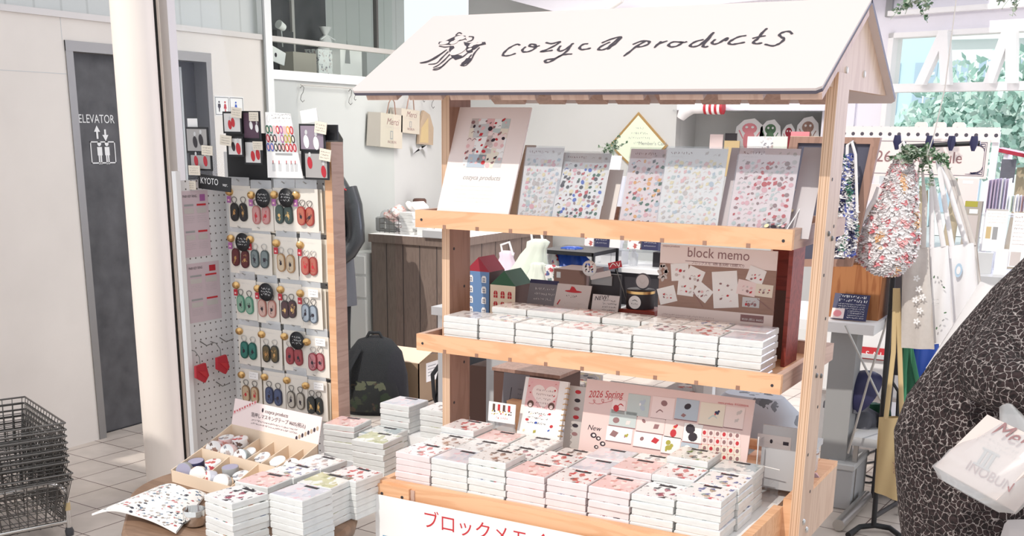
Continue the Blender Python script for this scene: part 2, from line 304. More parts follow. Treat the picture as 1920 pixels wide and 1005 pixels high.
    def text(s, body, x, z, size, m, e=-.0006, align='LEFT', sx=1.0, shear=0, rot=0):
        cu = bpy.data.curves.new('t', 'FONT'); cu.body = body; cu.size = size; cu.align_x = align; cu.shear = shear; cu.resolution_u = 3
        o = bpy.data.objects.new('t', cu); COL.objects.link(o); dg = bpy.context.evaluated_depsgraph_get(); dg.update()
        me = bpy.data.meshes.new_from_object(o.evaluated_get(dg)); ca, sa = math.cos(rot), math.sin(rot)
        s.add([(x+v.co.x*sx*ca-v.co.y*sa, e, z+v.co.x*sx*sa+v.co.y*ca) for v in me.vertices], [tuple(p.vertices) for p in me.polygons], m)
        bpy.data.objects.remove(o); bpy.data.curves.remove(cu); bpy.data.meshes.remove(me); return s
    def mesh(s, name):
        me = bpy.data.meshes.new(name); me.from_pydata(s.v, [], s.f)
        for m in s.mats: me.materials.append(MATS[m])
        me.polygons.foreach_set('material_index', s.m); me.polygons.foreach_set('use_smooth', s.sm); me.update(); return me
    def build(s, name, parent=None, label=None, cat=None, group=None, kind=None, loc=None, rot=None, mw=None):
        o = bpy.data.objects.new(name, s.mesh(name)); COL.objects.link(o)
        if parent: o.parent = parent
        if mw: o.matrix_world = mw
        if loc is not None: o.location = loc
        if rot is not None: o.rotation_euler = rot
        return tag(o, label, cat, group, kind)
def tag(o, label=None, cat=None, group=None, kind=None):
    if label: o['label'] = label
    if cat: o['category'] = cat
    if group: o['group'] = group
    if kind: o['kind'] = kind
    return o
def T(name, label, cat, loc=(0, 0, 0), rz=0, group=None, mw=None):
    o = bpy.data.objects.new(name, None); COL.objects.link(o); o.location = loc; o.rotation_euler = (0, 0, rz); o.empty_display_size = .05
    if mw: o.matrix_world = mw
    return tag(o, label, cat, group)
def struct(name, mb): return mb.build(name, kind='structure')
def dup(o, **k):
    c = o.copy(); COL.objects.link(c)
    for ch in o.children:
        d = ch.copy(); COL.objects.link(d); d.parent = c
        for g in ch.children: h = g.copy(); COL.objects.link(h); h.parent = d
    return c
class Fr:
    """frame of a flat board: origin bottom-left, x to the right, z up the board, y into the board"""
    def __init__(s, bl, br, lean=0, ref=None):
        s.o = Vector(bl); br = Vector(br); s.x = (br-s.o).normalized(); s.w = (br-s.o).length
        back = Vector((0, 0, 1)).cross(s.x).normalized(); up = s.x.cross(back) * 1
        up = Vector((0, 0, 1)) - s.x*s.x.z; up.normalize()
        a = math.radians(lean); s.z = (up*math.cos(a)+back*math.sin(a)).normalized(); s.y = s.z.cross(s.x).normalized()
        s.n = s.y
    def mw(s):
        m = Matrix((s.x, s.y, s.z)).transposed().to_4x4(); m.translation = s.o; return m
    def l(s, px, py):   # photo point -> board coordinates
        p = AP(px, py, s.o, s.n)-s.o; return (p.dot(s.x), p.dot(s.z))
    def L(s, pts): return [s.l(*p) for p in pts]
def board(fr, h, t, m, name, label, cat, edge=None, group=None, w=None, part='panel', outline=None):
    r = T(name, label, cat, mw=fr.mw(), group=group); b = MB(); w = w or fr.w
    if outline: b.prism([(x, 0, z) for x, z in outline], (0, t, 0), m, edge or m)
    else: b.box(0, 0, 0, w, t, h, edge or m, {2: m})
    b.build(part, r); return r
ORD = ['topmost', 'second', 'third', 'fourth', 'fifth', 'sixth', 'seventh', 'eighth', 'ninth', 'tenth']
NTH = ['first', 'second', 'third', 'fourth', 'fifth', 'sixth', 'seventh', 'eighth', 'ninth']
# ================= THE SETTING =================
LX = -2.912; BY = 5.07
b = MB(); b.box(-6, -3.2, -.05, 5, 9, 0, 'floortile'); struct('floor', b)
D0, D1, DH = 1.238, 2.245, 2.046
b = MB()
b.box(LX-.12, -1.5, 0, LX, D0, 2.15, 'plaster'); b.box(LX-.12, D1, 0, LX, 2.70, 2.15, 'plaster'); b.box(LX-.12, D0, DH, LX, D1, 2.15, 'plaster')
s1 = AX(113, 35, LX).y
b.box(LX, s1-.002, DH, LX+.001, s1+.001, 2.15, 'lightgrey'); b.box(LX, .2, 1.885, LX+.001, D0, 1.888, 'lightgrey')
b.box(LX-.12, 2.99, 0, LX, BY, 1.93, 'wallgrey'); b.box(LX-.12, 2.76, 0, LX+.006, 2.99, 1.93, 'panelgrey')
stripes('panelling', [(.60, .61, .59)]*11+[(.50, .51, .49)], 1, .16, .5)
b.box(LX-.16, -1.5, 2.18, LX-.04, 2.70, 3.1, 'panelling')
struct('wall_left', b)
b = MB(); b.box(LX-.04, -1.5, 2.15, LX+.012, 4.6, 2.18, 'mullion'); struct('trim_1', b)
b = MB(); b.box(LX-.04, 2.70, 0, LX+.02, 2.76, 3.1, 'white'); b.box(LX+.02, 2.685, 0, LX+.012, 2.70, 3.1, 'grey'); struct('trim_2', b)
b = MB(); b.box(LX-.6, 2.76, 1.93, LX+.02, BY, 1.985, 'white'); struct('trim_3', b)
b = MB(); b.box(LX-.72, 2.76, 1.985, LX-.6, BY, 3.1, 'panelling'); b.box(LX-.6, 2.70, 1.985, LX-.04, 2.76, 3.1, 'grey')
struct('wall_niche', b)
b = MB(); b.box(LX-.015, 2.77, 1.99, LX-.009, BY-.01, 3.1, 'glass'); struct('window_1', b)
b = MB(); b.box(LX-.02, 3.85, 2.18, LX+.01, 3.87, 3.1, 'darksteel'); struct('trim_4', b)
# elevator: frame, leaf with lettering, dark side panels
e = T('door_1', None, None); e['kind'] = 'structure'
b = MB(); b.box(LX-.10, D0, 0, LX+.006, D0+.045, DH, 'dooraluminium'); b.box(LX-.10, D0, DH-.05, LX+.008, D1, DH, 'dooraluminium'); b.box(LX-.10, D1-.04, 0, LX+.006, D1, DH-.05, 'dooraluminium')
b.build('door_frame', e)
b = MB(); b.box(LX-.10, D0+.045, .005, LX-.075, 1.93, DH-.05, 'stone'); b.box(LX-.075, D0+.045, 0, LX-.07, 1.93, .005, 'black')
leaf = b.build('door_leaf', e)
fr = Fr((LX-.0735, D0+.045, 0), (LX-.0735, 1.93, 0))
b = MB(); x, z = fr.l(147, 230); x2, z2 = fr.l(214, 230); hh = fr.l(147, 213)[1]-z
b.text('ELEVATOR', x, z, hh*1.36, 'white', sx=(x2-x)/(hh*1.36*4.75)*1.0)
for cx, up in ((182, 1), (197, -1)):
    X, Z = fr.l(cx, 250); sgn = up
    b.rect(X-.006, Z-.028, X+.006, Z+.02, 'white'); b.poly([(X-.02, Z+sgn*.008), (X+.02, Z+sgn*.008), (X, Z+sgn*.04)][::sgn], 'white', -.0008)
x0, z0 = fr.l(172, 307); x1, z1 = fr.l(215, 265)
for r in ((x0, z0, x1, z0+.006), (x0, z1-.006, x1, z1), (x0, z0, x0+.006, z1), (x1-.006, z0, x1, z1)): b.rect(*r, 'white')
for k in (.36, .66):
    X = x0+(x1-x0)*k; Z = z0+(z1-z0)*.5; b.ell(X, Z+.045, .013, .013, 'white'); b.rect(X-.016, Z-.015, X+.016, Z+.028, 'white'); b.rect(X-.011, Z-.06, X-.002, Z-.015, 'white'); b.rect(X+.002, Z-.06, X+.011, Z-.015, 'white')
b.build('lettering', leaf, mw=fr.mw())
b = MB(); b.box(LX-.10, 1.93, .005, LX-.09, D1-.04, DH-.05, 'shaftpanel'); b.box(LX-.09, 2.085, .005, LX-.085, 2.10, DH-.08, 'lightgrey'); b.box(LX-.09, 2.02, 0, LX-.08, 2.03, DH-.05, 'black'); b.build('side_panel', e)
b = MB(); b.box(LX-.25, D0-.1, -.02, LX-.105, D1+.1, DH+.1, 'black'); struct('wall_shaft', b)
# column, mullion, glass partition
cb = AZ(313, 915, 0); CR_ = .088
b = MB(); b.lathe([(CR_, 0), (CR_, 3.1)], 'columnpaint', (cb.x, cb.y, 0), 40); struct('trim_5', b)
Ym = cb.y+.10
q = [AY(p, 870, Ym).x for p in (343, 351, 354.5, 368)]
b = MB(); b.box(q[0]-.02, Ym+.02, 0, q[1], Ym+.05, 3.1, 'black'); b.box(q[1], Ym, 0, q[2], Ym+.05, 3.1, 'columnpaint'); b.box(q[2], Ym+.005, 0, q[3], Ym+.05, 3.1, 'mullion'); struct('trim_6', b)
b = MB(); b.box(q[3]-.03, Ym+.05, .02, q[3]-.024, 2.6, 3.1, 'glass'); struct('window_2', b)
# back wall
nx0 = AY(1268, 230, BY).x; nx1 = AY(1560, 230, BY).x
WN = Vector((.95, -.312, 0)).normalized(); WP = AY(1600, 250, BY+.02); WP.z = 0
nz0 = 1.35; nz1 = AY(1400, 207, BY).z
b = MB(); b.box(LX, BY, 0, nx0, BY+.1, 3.1, 'panelgrey'); b.box(nx0, BY, 0, nx1+.1, BY+.1, nz0, 'panelgrey'); b.box(nx0, BY, nz1, WP.x, BY+.1, 3.1, 'ceilingpaint'); b.box(nx1, BY, nz0, WP.x, BY+.1, nz1, 'ceilingpaint')
b.box(nx0, BY+.4, nz0, nx1+.1, BY+.42, nz1, 'wallgrey'); b.box(nx0-.02, BY+.1, nz0, nx0, BY+.42, nz1, 'wallgrey'); b.box(nx0-.02, BY+.1, nz0-.02, nx1+.1, BY+.42, nz0, 'white'); b.box(nx0-.02, BY+.1, nz1, nx1+.1, BY+.42, nz1+.03, 'white'); b.box(nx1+.1, BY+.1, nz0, nx1+.12, BY+.42, nz1, 'wallgrey')
struct('wall_back', b)
b = MB(); b.box(nx0-.02, BY-.03, nz1-.008, nx1, BY+.3, nz1+.004, 'acrylic'); b.build('glass_shelf', label='glass shelf across the top of the recess in the back wall', cat='shelf')
# bulkhead above
P = [AY(x, y, 4.7) for x, y in ((945, -3), (1037, 21), (1320, 10), (1640, -20), (1640, -90), (945, -90))]
b = MB(); b.prism([(p.x, 4.7, p.z) for p in P], (0, .36, 0), 'ceilingpaint'); struct('trim_7', b)
b = MB(); b.box(LX-.7, 2.4, 3.1, .75, 5.6, 3.2, 'ceilingpaint'); b.box(-7, -7, 3.1, -1.42, -2.2, 3.2, 'ceilingpaint'); b.box(-1.42, -2.7, 3.1, -.88, 2.4, 3.2, 'ceilingpaint'); struct('ceiling_and_shade_slabs', b)  # room ceiling, plus unseen slabs added to shade the left floor and pegboard
# window wall on the right (angled)
nW = Vector((-WN.y, WN.x, 0))   # away from room
def WF(): return Fr(WP, WP+WN*4)
wf = WF(); mwf = wf.mw()
b = MB(); L = wf.l
xa = L(1656, 200)[0]; xb_ = 3.4; zt = L(1750, 58)[1]; zm = L(1750, 164)[1]
b.box(-.25, 0, 0, xa, .12, 3.1, 'ceilingpaint'); b.box(xa, 0, zt, xb_, .12, 3.1, 'ceilingpaint'); b.box(xa, 0, 0, xb_, .12, .75, 'ceilingpaint'); b.box(xb_, 0, 0, xb_+.1, .12, 3.1, 'ceilingpaint')
b.box(xa, -.06, zt+.10, xb_, 0, zt+.13, 'white'); b.box(xa, -.03, zt+.20, xb_, 0, zt+.23, 'lightgrey'); b.box(L(1662, 30)[0], -.02, zt+.10, L(1674, 30)[0], 0, zt+.22, 'grey')
o = b.build('wall_right', kind='structure', mw=mwf)
b = MB(); b.box(xa, -.02, zt-.03, xb_, .1, zt, 'white'); b.box(xa, -.03, zm-.025, xb_, .1, zm+.025, 'white'); b.box(xa, -.02, .75, xa+.035, .1, zt, 'white')
for (ax_, ay), (bx, by) in (((1778, 58), (1737, 160)), ((1776, 58), (1786, 160)), ((1899, 50), (1866, 157)), ((1903, 50), (1908, 157))):
    A = L(ax_, ay); B = L(bx, by); w_ = .030
    b.prism([(A[0]-w_, -.06, A[1]), (B[0]-w_, -.10, B[1]), (B[0]+w_, -.10, B[1]), (A[0]+w_, -.06, A[1])], (0, .05, 0), 'white')
o = b.build('window_3', kind='structure', mw=mwf)
b = MB(); b.box(xa, .04, .75, xb_, .046, zt, 'glass'); b.build('window_pane', o)
# ---- outside ----
mat('facade', (.60, .76, .82), .8); mat('facadelight', (.80, .84, .82), .8); mat('winblue', (.45, .58, .70), .3); mat('pavement', (.6, .62, .64), .9)
b = MB(); b.box(-6, 9, -.06, 20, 30, -.01, 'pavement'); b.build('pavement', kind='structure')
def facade(name, label, x0, x1, Y, h, m, nc, nr):
    r = T(name, label, 'building'); b = MB(); b.box(x0, Y, 0, x1, Y+4, h, m); b.build('wall', r)
    b = MB(); b.box(x0-.1, Y-.15, h, x1+.1, Y+4.1, h+.15, 'facadelight'); b.build('roof', r)
    for i in range(nc):
        for j in range(nr):
            w_ = (x1-x0)/nc; hh = h/nr; b = MB(); b.box(x0+i*w_+w_*.2, Y-.03, j*hh+hh*.25, x0+(i+1)*w_-w_*.2, Y, (j+1)*hh-hh*.2, 'winblue'); b.box(x0+i*w_+w_*.48, Y-.04, j*hh+hh*.25, x0+i*w_+w_*.52, Y-.03, (j+1)*hh-hh*.2, 'white'); b.build('window', r)
A = AY(1650, 150, 20).x
facade('office_building', 'tall pale blue office building seen through the left of the window', A-1.5, AY(1770, 150, 20).x, 20, 6.6, 'facade', 4, 4)
facade('low_building', 'low white building with a wide roof outside behind the open window vents', AY(1775, 150, 18).x, AY(2080, 150, 18).x, 18, 3.2, 'facadelight', 6, 2)
def tree(px, py, Y, r, label, seed, h=None):
    rr = random.Random(seed); c = AY(px, py, Y); t = T('street_tree', label, 'tree', (c.x, Y, 0), group=None)
    b = MB(); b.tube([(0, 0, -.05), (.05, 0, c.z*.5), (0, .05, c.z)], [.09, .07, .04], 'kraft'); b.build('trunk', t)
    b = MB()
    for i in range(1500):
        d = Vector((rr.gauss(0, 1), rr.gauss(0, 1), rr.gauss(0, 1))).normalized()*r*rr.uniform(.45, 1.0)*(.8+.25*math.sin(7*i))
        p = Vector((0, 0, c.z))+Vector((d.x, d.y, d.z*1.1)); u = Vector((rr.uniform(-1, 1), rr.uniform(-1, 1), rr.uniform(-1, 1))).normalized()*.07; v = u.cross(Vector((rr.uniform(-1, 1), 1, rr.uniform(-1, 1)))).normalized()*.035
        b.add([p-u, p-v, p+u, p+v], [(0, 1, 2, 3)], 'hazedleaf' if i % 3 else 'hazedleafpale')
    b.build('foliage', t)
mat('hazedleaf', (.42, .62, .55), .7); mat('hazedleafpale', (.66, .80, .74), .7)  # leaf colours paled to carry the bright outdoor haze
tree(1925, 215, 10.5, .72, 'dense green tree outside at the right end of the window', 3)
tree(1800, 240, 13.0, .8, 'pale green leafy tree outside, nearer the middle of the window', 4)
tree(1735, 275, 14.6, .6, 'thin pale tree outside below the window crossbar on the left', 5)

# ================= THE DISPLAY CART =================
W, LH = 1.12, .050
Z1, Z2, YP, ZB, XB, YB = 1.4152, 1.0478, .1012, .668, .049, -.277
XE0, XE1, YE, ZE, YR, ZR = -.154, 1.184, -.095, 1.745, .340, 1.983
XL, XR, TP, DP = .028, 1.1474, .027, .1195
cart = T('display_cart', 'wooden market stall display cart with pink gabled roof and three shelves', 'display cart', (0, 0, 0))
def holes(b, x, pts, m='offblack'):
    for y, z in pts: b.lathe([(.0045, -.0006), (.0045, .0008)], m, (x, y, z), 10, ax='x')
for x in (XL, XR):
    b = MB(); bottom = 0.0
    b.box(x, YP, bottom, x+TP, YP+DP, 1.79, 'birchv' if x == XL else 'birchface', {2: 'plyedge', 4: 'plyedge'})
    po = b.build('side_post', cart)
    b = MB(); holes(b, x+TP, [(YP+.025+.06*(i % 2), .30+.035+i*.12) for i in range(11)]); b.build('peg_holes', po)
def shelf(z, fl, nx):
    b = MB(); t = .018
    b.box(0, 0, z-LH, W, t, z, 'birch'); b.build('shelf_lip', cart)
    for x0 in (0, W-t):
        b = MB(); b.box(x0, t, z-LH, x0+t, .55, z, 'birchslat'); b.build('shelf_rail', cart)
    b = MB(); b.box(t, .55-t, z-LH, W-t, .55, z, 'birchslat'); b.build('shelf_lip', cart)
    b = MB(); b.box(t, t, z-LH+.006, W-t, .55-t, fl, 'birch'); b.build('shelf_floor', cart)
    for i, px in enumerate(nx):
        X = AY(px[0], px[1], 0).x; b = MB(); b.box(X-.005, -.0012, z-LH-.0005, X+.0055, .03, z-LH+.011, 'birchv'); b.build('notch_shade', cart)  # dark block coloured in for the shade of a notch cut in the lip
    for x0 in (.022, W-.022):
        b = MB(); b.lathe([(.004, -.001), (.004, .001)], 'offblack', (x0, 0, z-LH*.55), 10, ax='y'); b.build('screw', cart)
shelf(Z1, Z1-.038, [(833, 430), (894.5, 432), (957, 435), (1022, 440), (1092, 445), (1166, 450), (1241, 452), (1321, 455), (1403, 458)])
shelf(Z2, Z2-.038, [(833.5, 658), (893.5, 668), (956, 678), (1023, 687), (1091, 698), (1158, 706), (1228, 712), (1305, 720), (1383, 728)])
# bottom tray
b = MB(); b.box(XB, YB, ZB-.095, 1.10, YB+.028, ZB, 'birch'); b.build('tray_lip', cart)
b = MB(); b.box(XB+.115, YB-.004, ZB-.095, XB+.128, YB, ZB-.012, 'birchslat'); b.build('tray_joint', cart)
b = MB(); b.box(XB, YB-.012, ZB-.095, XB+.115, YB, ZB-.008, 'birch'); tl = b.build('tray_block', cart)
b = MB(); b.lathe([(.0045, -.0015), (.0045, 0)], 'offblack', (XB+.022, YB-.012, ZB-.035), 10, ax='y'); b.lathe([(.0045, -.0015), (.0045, 0)], 'offblack', (XB+.092, YB-.012, ZB-.035), 10, ax='y'); b.build('screw', tl)
b = MB(); b.box(XB, YB+.028, ZB-.03, 1.10, .52, ZB-.013, 'white'); b.build('tray_floor', cart)
b = MB(); b.box(1.10, YB, ZB-.095, 1.125, YP, ZB, 'birch'); b.build('tray_rail', cart)
b = MB(); b.box(XB, YB+.028, ZB-.095, XB+.02, .52, ZB, 'birch'); b.build('tray_rail', cart)
b = MB(); b.box(1.10, YB+.02, .12, 1.118, YP+.05, ZB-.095, 'birchface'); b.box(XB, YB+.03, .12, XB+.02, .5, ZB-.095, 'birchface'); b.build('base_side', cart)
b = MB(); b.box(XB+.02, YB+.05, .12, 1.10, YB+.066, ZB-.095, 'birchface'); b.build('base_front', cart)
b = MB(); b.box(1.1474, YP+DP, .545, 1.174, .50, .690, 'birchface'); b.box(1.125, YP, .545, 1.1474, .50, .690, 'birch'); b.build('side_board', cart)
b = MB()
for k in range(5): b.box(1.174-.05*(k+1)+.0015, YP+DP-.0, .690, 1.174-.05*k, .50, .704, 'birch')
b.build('side_ledge', cart)
for z, yy in ((.62, .14), (.585, .18)):
    b = MB(); b.lathe([(.009, 0), (.007, .005), (0, .006)], 'steel', (XR+TP, yy, z), 12, ax='x'); b.build('bolt', cart)
for z, yy in ((1.40, .135), (1.385, .175), (1.03, .14), (1.02, .19)):
    b = MB(); b.lathe([(.007, 0), (.006, .004), (0, .005)], 'darksteel', (XR+TP, yy, z), 12, ax='x'); b.build('bolt', cart)
# wooden dowel rail at the back of the tray
b = MB(); b.tube([(.12, .44, .735), (1.08, .44, .735)], .017, 'birch', 12); b.build('dowel', cart)
b = MB(); b.box(.08, .42, .655, .14, .46, .765, 'birch'); b.box(1.06, .42, .655, 1.10, .46, .765, 'birch'); b.build('dowel_bracket', cart)
# roof
lean = math.degrees(math.atan2(YR-YE, ZR-ZE)); rf = Fr((XE0, YE, ZE), (XE1, YE, ZE), lean); RL = math.hypot(YR-YE, ZR-ZE); RW = XE1-XE0
cc = .012
out = [(cc, 0), (RW-cc, 0), (RW, cc), (RW, RL), (0, RL), (0, cc)]
b = MB(); b.prism([(x, 0, z) for x, z in out], (0, .006, 0), 'roofpaint'); fp = b.build('roof_panel', cart, mw=rf.mw())
b = MB(); b.prism([(x, .006, z) for x, z in out], (0, .008, 0), 'roofedge'); b.build('panel_backing', fp)
bf = Fr((XE1, 2*YR-YE, ZE), (XE0, 2*YR-YE, ZE), lean)
b = MB(); b.prism([(x, 0, z) for x, z in out], (0, .006, 0), 'roofedge'); b.prism([(x, .006, z) for x, z in out], (0, .006, 0), 'roofpaint', 'roofedge'); bp = b.build('roof_panel', cart, mw=bf.mw())
# slats on the underside of the rear panel
bu = Vector((0, 1, 0))
for l_, r_ in ((678, 734), (757, 818), (834, 907), (929, 994), (1024, 1094), (1121, 1197), (1228, 1310), (1338, 1423), (1456, 1535)):
    a_ = rf.l(l_, 174)[0]; c_ = rf.l(r_, 174)[0]; b = MB(); b.box(a_, .014, .004, c_, .030, RL-.04, 'birchslat'); b.build('roof_slat', cart, mw=rf.mw())
for l_, r_ in ((925, 983), (1010, 1060), (1084, 1140), (1160, 1220), (1240, 1305), (1320, 1391), (1409, 1483), (1503, 1575)):
    y_ = 183+(l_-678)*.022; y_ = min(y_, 199)
    X0 = AP(l_, y_, bf.o+bf.y*.02, bf.y).x; X1 = AP(r_, y_, bf.o+bf.y*.02, bf.y).x
    x0 = XE1-X1; x1 = XE1-X0
    b = MB(); b.box(x0, .012, .018, x1, .026, RL-.03, 'birchslat'); b.build('roof_slat', cart, mw=bf.mw())
for X in (XR-.002, XL+.008):   # gable boards
    zb_ = 1.755; k = (ZR-ZE)/(YR-YE); off = .03
    yb0 = YE+(zb_-ZE)/k+off; ap = ZR-off*k
    b = MB(); b.prism([(X, yb0+.0, zb_), (X, 2*YR-yb0, zb_), (X, YR+.02, ap), (X, YR-.02, ap)], (.018, 0, 0), 'birchface'); g = b.build('gable_board', cart)
    if X > 1:
        b = MB()
        for y, z in ((.30, 1.905), (.22, 1.80), (.42, 1.80)): b.lathe([(.010, 0), (.008, .003), (0, .003)], 'mullion', (X+.018, y, z), 12, ax='x')
        b.build('plug', g)
# lettering on the roof
o1 = lambda x, y: (780+x/3.692, y/3.692); o2 = lambda x, y: (1250+x/4.02, y/4.02)
STR = [(o1, [(720, 315), (700, 308), (660, 325), (625, 350), (602, 378), (612, 388), (650, 385), (692, 370)]),
 (o1, [(760, 325), (738, 345), (742, 360), (775, 360), (815, 343), (832, 322), (815, 308), (790, 310), (788, 322), (820, 326), (858, 318)]),
 (o1, [(898, 296), (940, 304), (996, 290), (965, 315), (905, 345), (862, 360), (905, 356), (948, 350)]),
 (o1, [(1002, 318), (985, 343), (998, 356), (1040, 340), (1075, 312), (1090, 300)]), (o1, [(1075, 312), (1050, 350), (1005, 385), (955, 408), (905, 415), (893, 430), (915, 434), (955, 416), (1000, 388), (1040, 378), (1082, 376)]),
 (o1, [(1192, 305), (1160, 308), (1133, 330), (1145, 345), (1180, 342), (1212, 334)]),
 (o1, [(1345, 292), (1290, 318), (1262, 342), (1290, 347), (1330, 330), (1370, 295), (1415, 258)]), (o1, [(1285, 300), (1345, 275), (1418, 257), (1385, 300), (1350, 325), (1325, 345)]),
 (o1, [(1588, 288), (1530, 320), (1480, 360), (1437, 392)]), (o1, [(1500, 310), (1560, 287), (1612, 288), (1606, 308), (1560, 325), (1525, 325)]),
 (o1, [(1698, 288), (1672, 310), (1650, 333)]), (o1, [(1665, 315), (1700, 298), (1742, 285)]),
 (o2, [(105, 320), (50, 318), (15, 338), (30, 355), (75, 350), (115, 325), (95, 318), (130, 322), (155, 315)]),
 (o2, [(280, 300), (220, 315), (178, 342), (195, 355), (245, 343), (300, 300), (355, 245)]), (o2, [(355, 245), (320, 290), (275, 345), (288, 357), (315, 350)]),
 (o2, [(368, 298), (342, 322), (358, 335), (400, 323), (440, 295), (462, 290), (440, 312)]),
 (o2, [(602, 270), (550, 278), (500, 300), (468, 325), (490, 337), (540, 330), (592, 320)]),
 (o2, [(757, 215), (720, 250), (685, 295), (652, 320), (675, 332), (722, 325)]), (o2, [(645, 292), (700, 278), (748, 272)]),
 (o2, [(947, 260), (925, 240), (885, 243), (850, 262), (862, 280), (885, 295), (865, 320), (830, 340), (795, 348), (738, 335)])]
b = MB()
for i, (fn, pts) in enumerate(STR): b.stroke([rf.l(*fn(*p)) for p in pts], .0085, 'ink', -.0012-.0001*(i % 3))
b.build('lettering', fp, mw=None); fp.children[-1].matrix_parent_inverse.identity()
b = MB()
def lp(pts, m='ink', e=-.0012): b.poly([rf.l(*o1(*p)) for p in pts][::-1], m, e)
def ls(pts, w_=.006, m='ink', e=-.0014): b.stroke([rf.l(*o1(*p)) for p in pts], w_, m, e)
lp([(155, 305), (160, 292), (200, 288), (240, 268), (262, 285), (240, 312), (205, 310), (175, 312)])
lp([(240, 268), (290, 245), (345, 250), (338, 275), (300, 285), (262, 290)])
lp([(330, 292), (372, 300), (420, 297), (480, 292), (485, 308), (440, 318), (405, 345), (375, 350), (340, 325)])
lp([(345, 335), (395, 335), (392, 362), (365, 370), (348, 358)])
lp([(235, 320), (262, 320), (285, 380), (320, 388), (312, 405), (270, 415), (245, 395), (228, 350)])
for k, (cx, cy, rx, ry) in enumerate(((262, 296, 13, 7), (300, 262, 16, 7), (322, 268, 10, 6), (285, 280, 10, 6), (196, 300, 16, 7), (400, 308, 14, 5), (438, 304, 10, 4), (380, 322, 8, 5), (292, 352, 24, 18), (372, 345, 7, 5))):
    X, Z = rf.l(*o1(cx, cy)); b.ell(X, Z, rx*.00094, ry*.0018, 'roofpaint', -.0016-.00005*k)
ls([(275, 248), (296, 228), (318, 236)]); ls([(365, 255), (395, 258), (388, 280), (352, 292)]); ls([(300, 250), (330, 262), (350, 278)], .004)
for p in ([(215, 345), (150, 388), (80, 425), (25, 437)], [(205, 352), (140, 402), (85, 430), (30, 440)], [(225, 358), (182, 400), (142, 440), (85, 447)], [(240, 372), (195, 420), (152, 455), (118, 470)], [(300, 405), (250, 402), (205, 440), (160, 480), (115, 486)], [(225, 420), (180, 462), (118, 480)], [(440, 330), (405, 370), (385, 410), (345, 455), (305, 452)], [(385, 380), (360, 410), (325, 435), (318, 455)], [(160, 320), (200, 328), (245, 322)], [(270, 415), (320, 398), (365, 362)]): ls(p)
lp([(350, 405), (385, 405), (372, 428), (345, 445), (310, 460), (325, 435)])
b.build('emblem', fp, mw=None)
# white banner hung over the tray front
sf = Fr((XB-.01, YB-.020, .10), (1.10, YB-.020, .10), 0)
sx0, sz0 = sf.l(703, 926); sx1, sz1 = sf.l(1240, 1026)
sg = T('banner', 'white paper banner with red katakana lettering taped below the front tray lip', 'banner', mw=sf.mw())
b = MB(); b.prism([(sx0, 0, 0), (sf.w, 0, 0), (sf.w, 0, sz0-.002), (sx0, 0, sz0)], (0, .0025, 0), 'white'); b.build('sheet', sg)
b = MB(); tx, tz = sf.l(790, 990); t2, _z = sf.l(1035, 1040)
bx, bz = sf.l(792, 984)
b.text('ブロックメモ 全種', bx, bz-.002, .058, 'redink', sx=.98)
b.build('lettering', sg)
b = MB(); u0 = sf.l(718, 1003); b.rect(u0[0], .06, u0[0]+.9, u0[1], 'petalblue'); mat('bannerblue', (.10, .30, .48), .6); b = MB(); b.rect(u0[0], .05, sf.w-.04, u0[1], 'bannerblue', -.0008); b.build('blue_stripe', sg)
# ================= MEMO PADS =================
PW, PH = .117, .0193
PADM = {}
def padmesh(cover, side='padside'):
    k = cover+side
    if k not in PADM: b = MB(); b.cbox(0, 0, 0, PW, PW, PH, side, .0024, top='cover '+cover); PADM[k] = b.mesh('memo_pad')
    return PADM[k]
STRIP = MB().cbox(.035, PW-.022, PH, .082, PW-.010, PH+.0008, 'offblack', .0002).mesh('label_strip')
prnd = random.Random(11)
CV = list(COVERS)
def stack(x, y, z, n, where, cover, group, rot=0, side='padside', jit=.004, strip=True):
    """n separate pads, bottom to top; (x, y) front-left corner"""
    for k in range(n):
        c = cover if k >= n-1 else prnd.choice(CV)
        o = bpy.data.objects.new('memo_pad', padmesh(c, side)); COL.objects.link(o)
        o.location = (x+prnd.uniform(-jit, jit)*.6, y+prnd.uniform(-jit, jit)*.5, z+k*PH); o.rotation_euler = (0, 0, rot+prnd.uniform(-.02, .02))
        top = k == n-1
        lab = (f"topmost memo pad, {cover} cover, in the {where}" if top else f"{ORD[n-1-k]} memo pad from the top of the {where}")
        tag(o, lab, 'memo pad', group)
        if top and strip: s = bpy.data.objects.new('label_strip', STRIP); COL.objects.link(s); s.parent = o
# middle shelf
zf = Z2-.038
for i, (n, c) in enumerate(zip([5, 5, 5, 5, 5, 6, 6, 6], ['white sketch', 'mixed icon', 'white sketch', 'red bow', 'brown dog', 'black bird', 'red bow', 'grey sky'])):
    stack(.078+.1232*i, .032, zf, n, f'{NTH[i]} front stack, middle shelf', c, 'memo pads on the middle shelf', jit=.003, strip=False)
for i, (n, c) in enumerate(zip([6, 6, 6, 6, 6, 6, 6], ['brown dog', 'grey sky', 'red bow', 'white sketch', 'white sketch', 'mixed icon', 'grey sky'])):
    stack(.172+.1232*i, .156, zf, n, f'{NTH[i]} rear stack, middle shelf', c, 'memo pads on the middle shelf', jit=.003, strip=False)
